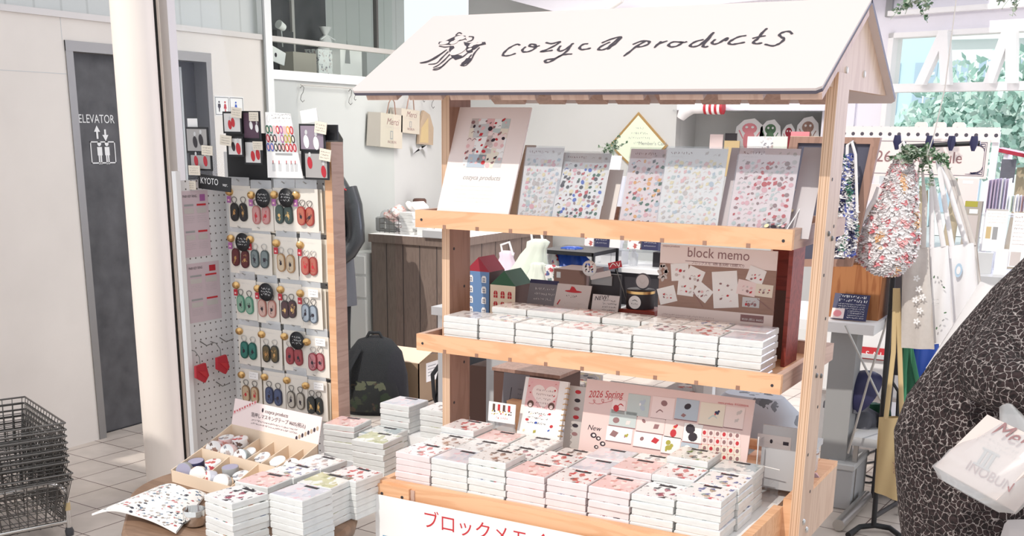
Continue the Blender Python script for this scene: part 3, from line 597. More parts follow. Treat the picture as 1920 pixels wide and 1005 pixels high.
# bottom tray
zt_ = ZB-.013
def xat(px, py, y): return AY(px, py, y).x
for i, (n, c) in enumerate(zip([5, 5, 6, 5, 5, 5, 5, 6], ['red bow', 'grey sky', 'brown dog', 'pink cake', 'red bow', 'pink cake', 'black bird', 'mixed icon'])):
    stack(.090+.1225*i, YB+.031, zt_, n, f'{NTH[i]} front stack, bottom tray', c, 'memo pads on the bottom tray', side='padside_pink' if i in (0, 3, 4, 5) else 'padside')
for i, (n, c) in enumerate(zip([5, 5, 5, 5, 5, 6, 6, 6], ['brown dog', 'white sketch', 'black bird', 'red bow', 'grey sky', 'pink cake', 'red bow', 'mixed icon'])):
    stack(.096+.1225*i, YB+.153, zt_, n, f'{NTH[i]} middle-row stack, bottom tray', c, 'memo pads on the bottom tray', side='padside_pink' if i in (4, 5) else 'padside')
for i, (n, c) in enumerate(zip([6, 5, 5, 4, 5, 5, 7, 6], ['red bow', 'pink cake', 'white sketch', 'brown dog', 'grey sky', 'white sketch', 'green leaf', 'teal pond'])):
    stack(.086+.1225*i, YB+.275, zt_, n, f'{NTH[i]} rear stack, bottom tray', c, 'memo pads on the bottom tray')
# low white stand left of the tray, with stacks
st = T('display_riser', 'low white stand carrying memo pad stacks between pegboard and bottom tray', 'stand', (0, 0, 0))
pa, pb = AZ(570, 863, .585), AZ(704, 891, .585)
b = MB(); b.box(pa.x, -.085, .5765, .042, .185, .585, 'white'); b.build('top_board', st)
b = MB(); b.box(pa.x+.02, .14, 0, pa.x+.04, .18, .5765, 'white'); b.build('leg', st); b = MB(); b.box(.0, .14, 0, .02, .18, .5765, 'white'); b.build('leg', st)
def stackpx(L, Fp, z, n, where, cover, side='padside', grp='memo pads on the round wooden table'):
    A = AZ(L[0], L[1], z+n*PH); B = AZ(Fp[0], Fp[1], z+n*PH); r = math.atan2(B.y-A.y, B.x-A.x)
    stack(A.x, A.y, z, n, where, cover, grp, rot=r, side=side)
G2 = 'memo pads on the low white stand'
stack(-.405, .045, .585, 6, 'stack beside the pegboard post', 'pink cake', G2, rot=.12)
stack(-.205, -.062, .585, 6, 'front stack on the low white stand', 'olive meadow', G2, rot=.05)
stack(-.275, .065, .585, 5, 'stack behind the olive meadow stack', 'teal pond', G2, rot=.06)
b = MB(); b.box(-.30, .19, .0, .020, .34, .66, 'white'); b.build('display_block', label='plain white block behind the low stand, holding two memo pad stacks', cat='block')
stack(-.285, .20, .66, 5, 'grey stack on the white block', 'grey sky', 'memo pads on the white block')
stack(-.125, .20, .66, 5, 'brown dog stack on the white block', 'brown dog', 'memo pads on the white block')
# round wooden table: rounded slab
TZ = .575
def hull(cs, n=40):
    pts = []
    for cx, cy, r in cs: pts += [(cx+r*math.cos(2*math.pi*i/n), cy+r*math.sin(2*math.pi*i/n)) for i in range(n)]
    pts = sorted(set(pts))
    def half(p):
        h = []
        for q in p:
            while len(h) > 1 and (h[-1][0]-h[-2][0])*(q[1]-h[-2][1])-(h[-1][1]-h[-2][1])*(q[0]-h[-2][0]) <= 0: h.pop()
            h.append(q)
        return h[:-1]
    return half(pts)+half(pts[::-1])
tb = T('round_table', 'worn brown wooden table with rounded edge under the tape box and pads', 'table')
H = hull([(-.240, -.535, .325), (-.44, -.36, .30)])
b = MB(); cx0, cy0 = -.34, -.45
b.loft([((0, 0, 0), 1, 1, 0)], 'tablewood') if 0 else None
def rng(s, z): return [(cx0+(x-cx0)*s, cy0+(y-cy0)*s, z) for x, y in H]
R_ = [rng(.93, TZ-.055), rng(.985, TZ-.04), rng(1.0, TZ-.02), rng(.985, TZ-.004), rng(.965, TZ)]
n_ = len(H); vs = [v for r in R_ for v in r]
b.add(vs, [(i*n_+j, i*n_+(j+1) % n_, (i+1)*n_+(j+1) % n_, (i+1)*n_+j) for i in range(4) for j in range(n_)], 'tablewood', True)
b.add(R_[-1], [tuple(range(n_))], 'tablewood'); b.add(R_[0], [tuple(range(n_))[::-1]], 'tablewood'); b.build('tabletop', tb)
for a in (.3, 1.9, 3.6, 5.1):
    b = MB(); b.tube([(cx0+.2*math.cos(a), cy0+.2*math.sin(a), TZ-.05), (cx0+.27*math.cos(a), cy0+.27*math.sin(a), 0)], [.022, .016], 'tablewood'); b.build('leg', tb)
stackpx((383, 927), (445, 948), TZ, 7, 'leftmost front stack on the table', 'black bird')
stackpx((505, 925), (567, 940), TZ, 7, 'second front stack on the table', 'grey sky')
stackpx((557, 904), (619, 916), TZ, 6, 'third front stack on the table', 'olive meadow')
stackpx((607, 890), (664, 903), TZ, 6, 'stack beside the white banner', 'red bow')
stackpx((441, 902), (502, 914), TZ, 6, 'pink stack behind the black bird stack', 'pink cake')
stackpx((492, 884), (553, 898), TZ, 6, 'stack touching the tape box', 'mixed icon')
stackpx((545, 868), (600, 880), TZ, 6, 'patterned stack behind the olive one', 'white sketch')
# ---------- tape box ----------
tbx = T('tape_display_box', 'stepped kraft card box with pale pink header holding masking tape rolls', 'display box', (-.655, -.395, TZ+.001), math.radians(-6.5))
wB = .395
b = MB(); t = .003
b.box(0, 0, 0, wB, t, .038, 'cardboardlight'); b.box(0, t, 0, wB, .12, .003, 'cardboardlight'); b.build('lower_tray', tbx)
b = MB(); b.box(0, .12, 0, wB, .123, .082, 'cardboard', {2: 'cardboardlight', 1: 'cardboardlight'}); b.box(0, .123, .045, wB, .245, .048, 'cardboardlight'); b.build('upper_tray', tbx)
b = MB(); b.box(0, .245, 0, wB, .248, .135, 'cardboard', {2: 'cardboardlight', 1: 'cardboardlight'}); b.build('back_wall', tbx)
for X in (0, wB-t):
    b = MB(); b.prism([(X, 0, 0), (X, .248, 0), (X, .248, .135), (X, .123, .082), (X, 0, .038)], (t, 0, 0), 'cardboardlight'); b.build('side_wall', tbx)
for i in range(1, 6):
    X = wB*i/6; b = MB(); b.prism([(X, .123, .045), (X, .245, .045), (X, .245, .11), (X, .123, .075)], (t, 0, 0), 'cardboardlight'); b.build('divider', tbx)
    if i in (2, 4): b = MB(); b.prism([(X, .003, .0), (X, .12, .0), (X, .12, .078), (X, .003, .03)], (t, 0, 0), 'cardboardlight'); b.build('divider', tbx)
b = MB(); la = math.radians(14)
hm = Matrix.Translation((0, .246, .125))@Matrix.Rotation(-la, 4, 'X')
b.box(0, 0, 0, wB, .002, .095, 'palepink'); hd = b.build('header_card', tbx); hd.matrix_local = hm
b = MB()
b.text('cozyca products', .145, .070, .016, 'ink', -.0008, shear=.2); b.ell(.135, .076, .004, .007, 'ink', -.0008)
b.text('箔押しマスキングテープ ¥605(税込)', .085, .050, .0155, 'ink', -.0008)
rr = random.Random(3)
for z in (.036, .026): b.squig(.09, z, .30, .0055, 'offblack', -.0008, rr, .0012)
for i in range(9):
    x = .002+i*.011; b.poly([(x, .042+i*.0055), (x+.012, .048+i*.0055), (x+.012, .060+i*.0055), (x, .054+i*.0055)], 'palepink' if i % 2 else 'pink', -.0007); b.ell(x+.006, .052+i*.0055, .0025, .0035, 'redink', -.001)
for i in range(8):
    x = .30+i*.0118; z = .010+i*.0062; b.ell(x, z+.004, .0045, .007, ['ink', 'kraft'][i % 2], -.001)
b.build('header_print', hd)
mat('mauvegrey', (.38, .36, .48), .5)
tapes = [('plain navy', 'navy'), ('plain slate', 'grey'), ('leafy cream', 'cover mixed icon'), ('green floral', 'cover green leaf'), ('pink floral', 'cover pink cake'), ('rose red', 'cover red bow'), ('grey lilac', 'cover grey sky'), ('white speckled', 'cover white sketch'), ('black dotted', 'cover black bird'), ('pale teal', 'cover teal pond'), ('brown spotted', 'cover brown dog')]
RM = {}
def roll(x, y, z, tilt, yaw, kind, where, flat=False):
    nm, m = tapes[kind]
    if kind not in RM:
        b = MB(); R0 = .026
        b.lathe([(R0*.98, -.0125), (R0, -.011), (R0, .011), (R0*.98, .0125), (.017, .0125), (.016, .0115), (.016, -.0115), (.017, -.0125), (R0*.98, -.0125)], m, n=26, caps=False)
        l_ = MB(); l_.lathe([(R0*.93, .0127), (0, .0130)], ['cover white sketch', 'cover brown dog', 'cover red bow', 'paper'][kind % 4] if kind > 1 else 'mauvegrey', n=20, caps=False)
        RM[kind] = (b.mesh('tape'), l_.mesh('label_disc'))
    o = bpy.data.objects.new('tape_roll', RM[kind][0]); COL.objects.link(o)
    d = bpy.data.objects.new('label_disc', RM[kind][1]); COL.objects.link(d); d.parent = o
    mw = Matrix.Translation(tbx.location)@Matrix.Rotation(math.radians(-6.5), 4, 'Z')@Matrix.Translation((x, y, z))@Matrix.Rotation(yaw, 4, 'Z')@Matrix.Rotation(tilt, 4, 'X')
    o.matrix_world = mw
    tag(o, f'{nm} masking tape roll {where}', 'tape roll', 'masking tape rolls in the stepped box')
for a in [(.030, .075, .044, .15, .1, 0, 'lying at the left end of the lower tray'), (.028, .032, .034, 1.4, .5, 1, 'on edge at the front left corner of the box'),
  (.100, .085, .052, .12, 0, 2, 'lying above the floral roll, lower tray'), (.088, .036, .032, 1.35, .6, 3, 'on edge beside the slate roll, lower tray'),
  (.150, .030, .031, 1.3, -.3, 6, 'on edge in the middle of the lower tray'), (.185, .080, .052, .1, 0, 1, 'lying flat in the middle of the lower tray'),
  (.205, .030, .031, 1.3, .4, 7, 'on edge right of the lilac roll, lower tray'), (.240, .075, .040, .3, 0, 8, 'leaning at the right end of the lower tray'),
  (.030, .200, .094, .15, 0, 4, 'lying at the left end of the upper tray'), (.028, .152, .078, 1.35, .5, 5, 'on edge at the front left of the upper tray'),
  (.090, .205, .100, .12, 0, 10, 'on top in the second compartment, upper tray'), (.092, .155, .078, 1.3, .3, 4, 'on edge in the second compartment, upper tray'),
  (.150, .185, .072, .35, 0, 7, 'leaning in the third compartment, upper tray'), (.160, .148, .074, 1.2, .2, 9, 'on edge in the third compartment, upper tray'),
  (.222, .180, .070, .4, 0, 8, 'leaning in the fourth compartment, upper tray'), (.290, .180, .070, .4, 0, 7, 'leaning in the fifth compartment, upper tray'),
  (.350, .180, .070, .7, .5, 5, 'leaning in the last compartment, upper tray')]: roll(*a)
# ---------- open magazine and steel cup ----------
mg = T('open_magazine', 'open magazine with printed stickers spread over the left table edge', 'magazine')
c0 = AZ(388, 917, TZ+.012); c1 = AZ(172, 962, TZ+.02); c2 = AZ(335, 995, TZ+.012)
A = AZ(335, 910, TZ+.02); Bp = AZ(386, 925, TZ+.012); Cc = AZ(246, 962, TZ+.03); Dd = AZ(330, 997, TZ+.012); L0 = AZ(172, 963, TZ+.035); L1 = AZ(300, 910, TZ+.03)
motif('magprint', (.90, .89, .86), [(.05, .05, .07), (.3, .25, .22), (.5, .12, .12), (.15, .22, .3), (.5, .45, .4)], 75, .42, .6, None, .1, .62)
def page(P0, P1, P2, P3, arch, name):
    b = MB()
    def fn(u, v):
        p = P0.lerp(P1, u).lerp(P3.lerp(P2, u), v); return (p.x, p.y, p.z+arch*math.sin(math.pi*min(1, u*1.0)))
    b.grid(fn, 10, 6, 'magprint'); b.grid(lambda u, v: tuple(Vector(fn(u, v))-Vector((0, 0, .006))), 10, 2, 'paper')
    e0 = [fn(i/10, 0) for i in range(11)]; b.add(e0+[(x, y, z-.006) for x, y, z in e0], [(i, i+1, 12+i, 11+i) for i in range(10)], 'paper')
    b.build(name, mg)
page(L0, Cc, AZ(352, 918, TZ+.03), L1, .012, 'page_block'); page(Cc, Dd, Bp, AZ(352, 918, TZ+.03), .006, 'page_block')
cp = AZ(366, 985, TZ+.0)
b = MB(); b.lathe([(.026, 0), (.030, .003), (.032, .045), (.031, .046), (.029, .004), (0, .003)], 'chrome', (cp.x, cp.y, TZ+.003), 28, caps=False); b.build('steel_cup', label='small polished steel cup between the magazine and the leftmost pads', cat='cup')
roll_ = None
# ================= PEGBOARD RACK =================
PX, PY0 = -.925, .20
pr = T('pegboard_rack', 'white pegboard stand with timber edge post hung with keyring cards', 'pegboard stand')
px0 = AY(614, 500, .15).x; px1 = AY(627, 500, .15).x; py1 = AX(649, 500, px1).y
b = MB(); b.box(PX, PY0, .04, px0, PY0+.006, 1.56, 'peg'); b.build('back_panel', pr)
b = MB(); b.box(PX-.006, -.02, .04, PX, PY0+.006, 1.47, 'pegside'); b.build('side_panel', pr)
b = MB(); b.box(px0, .15, 0, px1, py1, 1.60, 'birch', {3: 'birchslat'}); b.build('edge_post', pr)
b = MB(); b.box(PX-.006, -.04, 0, PX+.012, -.02, 1.5, 'white'); b.build('edge_trim', pr)
KC = [[('black', (.02, .02, .022), (.03, .03, .03)), ('pink', (.62, .22, .20), (.75, .36, .34)), ('dark green', (.02, .05, .04), (.06, .10, .08)), ('scarlet', (.5, .04, .03), (.62, .17, .10))],
 [('burgundy', (.10, .01, .015), (.16, .03, .03)), ('grey teal', (.05, .08, .08), (.22, .27, .27)), ('cream', (.55, .30, .12), (.80, .62, .42)), ('orange red', (.45, .04, .03), (.60, .16, .11))],
 [('mint green', (.12, .38, .25), (.35, .58, .43)), ('salmon pink', (.6, .22, .17), (.80, .50, .42)), ('dark maroon', (.04, .01, .012), (.09, .02, .025)), ('pale blue', (.13, .16, .20), (.45, .52, .60))],
 [('teal green', (.01, .13, .10), (.05, .26, .21)), ('olive black', (.02, .025, .02), (.16, .12, .05)), ('crimson', (.32, .01, .02), (.45, .04, .05)), ('rose', (.35, .03, .05), (.62, .22, .24))],
 [('beige', (.35, .20, .10), (.80, .60, .38)), ('navy blue', (.02, .03, .10), (.08, .11, .24)), ('off-white', (.18, .15, .12), (.75, .68, .58)), ('black and green', (.015, .015, .015), (.03, .035, .03))]]
STK = {(0, 1), (0, 2), (1, 0), (2, 1), (3, 2)}; PRC = {(2, 3), (3, 3), (4, 0), (4, 3)}
def capsule(b, cx, z0, w_, h, y0, y1, m, n=8):
    r = w_/2; pts = [(cx+r*math.cos(a), z0+h-r+r*math.sin(a)) for a in [math.pi*i/n for i in range(n+1)]]+[(cx+r*math.cos(a), z0+r+r*math.sin(a)) for a in [math.pi+math.pi*i/n for i in range(n+1)]]
    b.prism([(x, y0, z) for x, z in pts][::-1], (0, y1-y0, 0), m)
XS = [(427, 468, 511, 552), (430, 466, 515, 560), (440, 480, 523, 560), (446, 488, 530, 572), (450, 493, 535, 570)]
YS = [(347, 353, 352, 353), (434, 436, 443, 446), (522, 528, 530, 537), (608, 614, 618, 628), (690, 694, 700, 710)]
ROWN = ['top row', 'second row', 'third row', 'fourth row', 'bottom row']
krnd = random.Random(5)
CARD = {}
for r in range(5):
    for c in range(4):
        nm, rim, face = KC[r][c]; P = AY(XS[r][c], YS[r][c], .150); kw, kh = .098, .140
        mat(f'rim{r}{c}', [v*.7 for v in rim], .3, coat=.3); mat(f'face{r}{c}', [v*.72 for v in face], .35, coat=.3)
        k = T('keyring_card', f'{nm} pair of oval keyrings on a cream card, pegboard {ROWN[r]}', 'keyring', (P.x, .150, P.z), group='keyring cards on the pegboard')
        rot = krnd.uniform(-.12, .06) if r == 1 and c == 0 else krnd.uniform(-.03, .03); k.rotation_euler = (0, rot*.6, krnd.uniform(-.05, .03))
        b = MB(); b.box(0, 0, -kh, kw, .0012, 0, 'cardcream'); b.build('backing_card', k)
        b = MB(); b.box(.004, .0015, -.012, kw-.004, .002, .028, 'plasticfilm'); b.build('bag_flap', k)
        b = MB(); b.squig(.028, -.016, .07, .004, 'lightgrey', -.0005, krnd); b.squig(.030, -kh+.012, .06, .003, 'lightgrey', -.0005, krnd); b.build('card_print', k)
        xs = (.028, .068) if c != 3 else (.034, .064)
        if r in (2,) and c == 2: xs = (.026, .055)
        for j, cx in enumerate(xs):
            z0 = -kh+.022+krnd.uniform(-.002, .002); tilt = krnd.uniform(-.06, .06)
            b = MB(); capsule(b, 0, 0, .034, .062, -.006, -.001, f'rim{r}{c}'); capsule(b, 0, .004, .027, .054, -.0065, -.006, f'face{r}{c}')
            o = b.build('oval_tag', k, loc=(cx, -.006*(j == 0 and c == 3), z0), rot=(0, tilt, 0))
            m_ = MB(); mc = 'gold' if sum(face) < .35 else ['ink', 'redink', 'ink'][(r+c) % 3]
            for _ in range(4): a0 = (krnd.uniform(-.007, .007), .014+krnd.uniform(0, .03)); m_.stroke([a0, (a0[0]+krnd.uniform(-.008, .008), a0[1]+krnd.uniform(-.01, .01)), (krnd.uniform(-.008, .008), .014+krnd.uniform(0, .03))], .0016, mc, -.0068)
            m_.ell(0, .028, .005, .006, mc, -.0069); m_.build('motif', o)
            b = MB(); R1 = .0105; ring = [(R1*math.cos(a), -.004+.002*math.sin(2*a), .071+R1*math.sin(a)) for a in [2*math.pi*i/14 for i in range(15)]]
            b.tube(ring, .0013, 'steel' if r % 2 else 'darksteel', 6, False); b.build('split_ring', k, loc=(cx, 0, z0))
        b = MB(); b.lathe([(0, -.003), (.013, -.002), (.0135, 0)], 'gold', (0, 0, 0), 16, ax='y', caps=False); b.build('gold_charm', k, loc=(.012, -.008, -.022), rot=(.2, -.2, .5))
        if (r, c) != (3, 9) and r < 3:
            b = MB(); b.box(.0, -.008, -.058, .017, -.007, -.036, 'purple' if r == 0 or (r, c) == (1, 0) else 'red'); b.rect(.004, -.052, .012, -.046, 'pink', -.0084); b.build('small_tag', k)
        if (r, c) in STK:
            sx_ = {(0, 1): .068, (0, 2): .068, (1, 0): .070, (2, 1): .055, (3, 2): .072}[(r, c)]
            b = MB(); b.lathe([(0, -.002), (.031, -.002), (.031, 0)], 'black', (sx_, -.014, -.030), 26, ax='y', caps=False); s_ = b.build('round_sticker', k)
            b = MB()
            for z_ in (-.018, -.028, -.038): b.squig(sx_-.020, z_-.004, sx_+.018, .0075, 'white', -.0166, krnd, .0012)
            b.build('lettering', s_)
        if (r, c) in PRC:
            b = MB(); b.box(.050, -.0105, -.030, .092, -.010, -.004, 'paper'); b.squig(.055, -.014, .085, .004, 'ink', -.011, krnd); b.squig(.055, -.023, .08, .004, 'ink', -.011, krnd); b.build('price_label', k)
        # hook
        b = MB(); b.tube([(kw/2, PY0-.152, .020), (kw/2, .0, .016), (kw/2, -.012, .022)], .0018, 'steel', 6); b.build('hook', k)
        # spare cards hanging behind
        for q in range(1, 4 if c != 1 else 2):
            if 'm' not in CARD: bb = MB(); bb.box(0, 0, -kh, kw, .0012, 0, 'cream'); CARD['m'] = bb.mesh('backing_card')
            o = bpy.data.objects.new('keyring_card', CARD['m']); COL.objects.link(o); o.location = (P.x+.006*q+.002, .150+.011*q, P.z-.003*q); o.rotation_euler = (0, krnd.uniform(-.03, .03), krnd.uniform(-.04, .04))
            tag(o, f'{ORD[q]} card from the front on the {nm} keyring hook, pegboard {ROWN[r]}', 'keyring', 'keyring cards on the pegboard')
# hooks below rows
for r in range(1, 5):
    for c in range(4):
        P = AY(XS[r][c]+18, YS[r][c]-12, PY0); b = MB(); b.tube([(P.x, PY0-.001, P.z+.012), (P.x, PY0-.012, P.z), (P.x+.002, PY0-.03, P.z-.008), (P.x+.004, PY0-.035, P.z+.004)], .0018, 'darksteel', 6)
        b.build('empty_hook', pr)
def pxboard(rect, Y, m, name, label, cat, t=.003, lean=0, rz=0, group=None, edge=None, part='panel'):
    x0, y0, x1, y1 = rect; bl = AY(x0, y1, Y); br = AY(x1, y1, Y); br.z = bl.z; h = AY(x0, y0, Y).z-bl.z
    f = Fr(bl, br, lean); r = board(f, h, t, m, name, label, cat, edge, group, part=part)
    if rz: r.matrix_world = f.mw()@Matrix.Rotation(rz, 4, 'Y')
    return r, f, h
GP = 'photo cards on top of the pegboard'
b = MB()
hb = T('header_board', 'black header board along the top of the pegboard behind the photo cards', 'board', (0, 0, 0))
for rc, Y in (((428, 250, 502, 336), .175), ((566, 234, 611, 330), .170), ((609, 234, 632, 263), .142)):
    x0, y0, x1, y1 = rc; A = AY(x0, y1, Y); Bq = AY(x1, y0, Y); b.box(A.x, Y, A.z, Bq.x, Y+.006, Bq.z, 'black')
b.build('panel', hb)
def photo(rect, Y, label, ovals, bgm='photo', rz=0, frame='black', oc='red'):
    r, f, h = pxboard(rect, Y, frame, 'photo_card', label, 'photo card', .004, rz=rz, group=GP)
    b = MB(); m_ = .006; b.rect(m_, m_, f.w-m_, h-m_, bgm, -.0006); b.build('photo_print', r)
    b = MB()
    for cx, cz, s_, cm in ovals: b.ell(f.w*cx, h*cz, .010*s_, .019*s_, cm, -.0012, rot=.15); b.ell(f.w*cx, h*cz+.026*s_, .005*s_, .007*s_, 'lightgrey', -.0011)
    if ovals: b.build('keyring_picture', r)
mat('photogrey', (.40, .38, .37), .6); mat('photolight', (.72, .70, .68), .6); mat('photoplum', (.10, .05, .08), .6); mat('photofur', (.30, .24, .30), .6)
photo((350, 238, 392, 286), .06, 'photo card of two black oval keyrings, top left of the pegboard', [(.42, .42, 1, 'offblack'), (.68, .5, 1, 'offblack')], 'photogrey')
photo((357, 287, 398, 319), .055, 'photo card of two red oval keyrings below the black keyring photo', [(.3, .55, .9, 'red'), (.72, .55, .9, 'red')], 'photogrey')
photo((419, 209, 454, 250), .10, 'photo card of two small red keyrings on light cloth', [(.38, .4, .8, 'redink'), (.55, .5, .8, 'redink')], 'photolight')
photo((456, 208, 489, 262), .11, 'tall dark photo card with white tags, left of the tilted poster', [(.5, .5, .7, 'white'), (.82, .4, .7, 'white')], 'photoplum')
photo((427, 256, 457, 293), .09, 'photo card of a dark keyring with red straps on the header board', [(.4, .5, .8, 'offblack'), (.7, .4, 1, 'redink')], 'photolight')
photo((459, 263, 492, 308), .105, 'photo card of two pink oval keyrings below the dark photo', [(.5, .35, .9, 'redink'), (.78, .42, .9, 'redink')], 'photolight')
photo((562, 232, 610, 283), .12, 'photo card of purple bags with white tags, right of the poster', [(.28, .35, 1.1, 'paper'), (.66, .3, 1.1, 'paper')], 'photofur')
photo((571, 284, 617, 336), .115, 'photo card of red keyrings on grey trousers, lower right of the header', [(.25, .6, 1, 'red'), (.80, .3, 1, 'red')], 'photogrey')
r, f, h = pxboard((372, 326, 432, 353), .05, 'black', 'kyoto_sign', 'small black sign with white KYOTO lettering on the pegboard corner', 'sign', .004, rz=.06)
b = MB(); b.text('KYOTO', .010, h*.38, h*.62, 'white', sx=.78); b.text('ver.', f.w*.76, h*.36, h*.36, 'white', sx=.9); b.build('lettering', r)
for n_i, (rc, Y, rz, wh) in enumerate([((433, 200, 452, 219), .09, .1, 'at the top of the small red keyring photo'), ((467, 210, 484, 227), .10, 0, 'on the tall dark photo'), ((412, 252, 433, 271), .08, .1, 'left of the red strap photo'), ((378, 272, 398, 290), .05, .05, 'between the black and red keyring photos'),
      ((354, 310, 375, 328), .04, 0, 'below the red keyring photo'), ((348, 339, 367, 355), .03, 0, 'left of the KYOTO sign'), ((474, 265, 492, 281), .095, 0, 'on the pink keyring photo'), ((589, 226, 611, 248), .11, .15, 'on the purple bag photo'), ((598, 277, 619, 299), .105, .15, 'at the top of the grey trouser photo'),
      ((352, 222, 370, 240), .07, 0, 'standing above the black keyring photo'), ((566, 208, 597, 233), .13, -.15, 'standing up behind the purple bag photo')]):
    r, f, h = pxboard(rc, Y, 'cream' if n_i < 9 else 'paper', 'price_note', f'small cream handwritten note {wh}', 'note', .002, rz=rz, group='handwritten notes on the pegboard')
    if n_i < 9:
        b = MB()
        for z_ in (.68, .42, .18): b.squig(f.w*.12, h*z_, f.w*.85, h*.13, 'ink', rnd=krnd)
        b.build('handwriting', r)
# tilted poster
bl = AY(502, 333, .10); br = AY(568, 334, .10); tl_ = AY(497, 210, .10); tr_ = AY(544, 213, .10); f = Fr(bl, (br.x, br.y, bl.z))
q4 = [f.l(502, 333), f.l(568, 334), f.l(544, 213), f.l(497, 210)]
ps = board(f, 0, .003, 'paper', 'keyring_poster', 'tilted white poster with rows of coloured oval keyrings above the pegboard', 'poster', outline=q4)
b = MB()
def bil(u, v): a = (q4[0][0]+(q4[1][0]-q4[0][0])*u, q4[0][1]+(q4[1][1]-q4[0][1])*u); c = (q4[3][0]+(q4[2][0]-q4[3][0])*u, q4[3][1]+(q4[2][1]-q4[3][1])*u); return (a[0]+(c[0]-a[0])*v, a[1]+(c[1]-a[1])*v)
mat('teal', (.03, .20, .15), .5); mat('olive', (.42, .38, .06), .5)
cols = ['green', 'teal', 'pink', 'redink', 'purple', 'pink', 'orange', 'redink', 'red', 'offblack', 'offblack', 'lightgrey', 'purple', 'olive', 'olive', 'offblack', 'petalblue', 'petalblue', 'offblack', 'offblack', 'housebrown', 'redink', 'red', 'red']
b.poly([bil(.0, .40), bil(1, .40), bil(1, .80), bil(0, .80)], 'lightgrey', -.0005)
for i, c in enumerate(cols):
    x, z = bil(.07+(i % 8)*.123, .74-(i//8)*.135); b.ell(x, z, .0075, .0135, c, -.0009, rot=.2); b.ell(x, z, .004, .009, 'pink' if i % 3 else 'cream', -.0012, rot=.2, n=8)
for v in (.945, .90): x, z = bil(.25, v); b.squig(x, z, x+.075, .007, 'ink', rnd=krnd)
for v in (.865, .845): x, z = bil(.3, v); b.squig(x, z, x+.06, .003, 'grey', rnd=krnd)
x, z = bil(.12, .90); b.stroke([(x, z-.012), (x-.006, z), (x, z+.014), (x+.006, z), (x, z-.012)], .001, 'lightgrey')
x, z = bil(.28, .35); b.rect(x, z, x+.07, z+.007, 'grey')
for u in (.2, .38, .6, .74, .86): x, z = bil(u, .16); b.rect(x-.006, z-.012, x+.006, z+.014, 'lightgrey'); b.rect(x-.004, z+.010, x-.001, z+.022, 'redink')
b.build('print', ps)
# printed notes and tags on the side panel
f = Fr((PX+.001, -.02, 0), (PX+.001, PY0, 0))
for k, (rc, lab) in enumerate([((347, 356, 389, 484), 'upper mauve instruction sheet on the pegboard side panel'), ((357, 488, 410, 607), 'lower mauve instruction sheet with a red icon on the side panel')]):
    x0, z0 = f.l(rc[0], rc[3]); x1, z1 = f.l(rc[2], rc[1]); x0 = max(x0, .0)
    r = T('instruction_sheet', lab, 'sheet', mw=f.mw(), group='instruction sheets on the pegboard side')
    b = MB(); mat('mauve', (.62, .50, .53), .7); b.box(x0, 0, z0, x1, .001, z1, 'mauve'); b.build('paper', r)
    b = MB(); w_ = x1-x0; h_ = z1-z0
    b.rect(x0+w_*.68, z0+h_*.84, x0+w_*.88, z0+h_*.94, 'purple' if k == 0 else 'red')
    b.text('PAIR KEY RING', x0+w_*.05, z0+h_*.90, .012, 'ink', sx=.8)
    for row in (.52, .12):
        for cl in (.08, .55):
            b.rect(x0+w_*cl, z0+h_*(row+.25), x0+w_*(cl+.35), z0+h_*(row+.28), ['grey', 'redink'][(cl > .2)]); b.rect(x0+w_*cl, z0+h_*(row+.14), x0+w_*(cl+.35), z0+h_*(row+.22), 'mullion')
            for q in range(4): b.squig(x0+w_*cl, z0+h_*(row+.09-.03*q), x0+w_*(cl+.35), .003, 'grey', rnd=krnd)
    b.build('print', r)
for (x, y), lab in (((415, 684), 'red folded leather tag hanging on the side panel hook'), ((376, 700), 'red leather tag half hidden by the stand edge, side panel')):
    P = AX(x, y, PX+.045); r = T('leather_tag', lab, 'tag', P); b = MB()
    b.prism([(0, -.028, .030), (0, .018, .034), (0, .030, -.012), (0, .010, -.034), (0, -.030, -.010)], (.010, 0, 0), 'red'); b.prism([(.010, -.020, .012), (.010, .016, .006), (.010, .018, -.020)], (.003, 0, 0), 'redink'); b.build('leather_body', r)
    b = MB(); b.tube([(0, 0, .030), (-.005, .004, .055), (-.02, .0, .075), (-.045, 0, .078)], .0016, 'darksteel', 6); b.build('hook', r)
for x, y in ((412, 633), (405, 716), (375, 640), (378, 800)):
    P = AX(x, y, PX); b = MB(); b.tube([P, P+Vector((.03, 0, -.012)), P+Vector((.055, .01, 0))], .0018, 'darksteel', 6); b.build('empty_hook', pr)
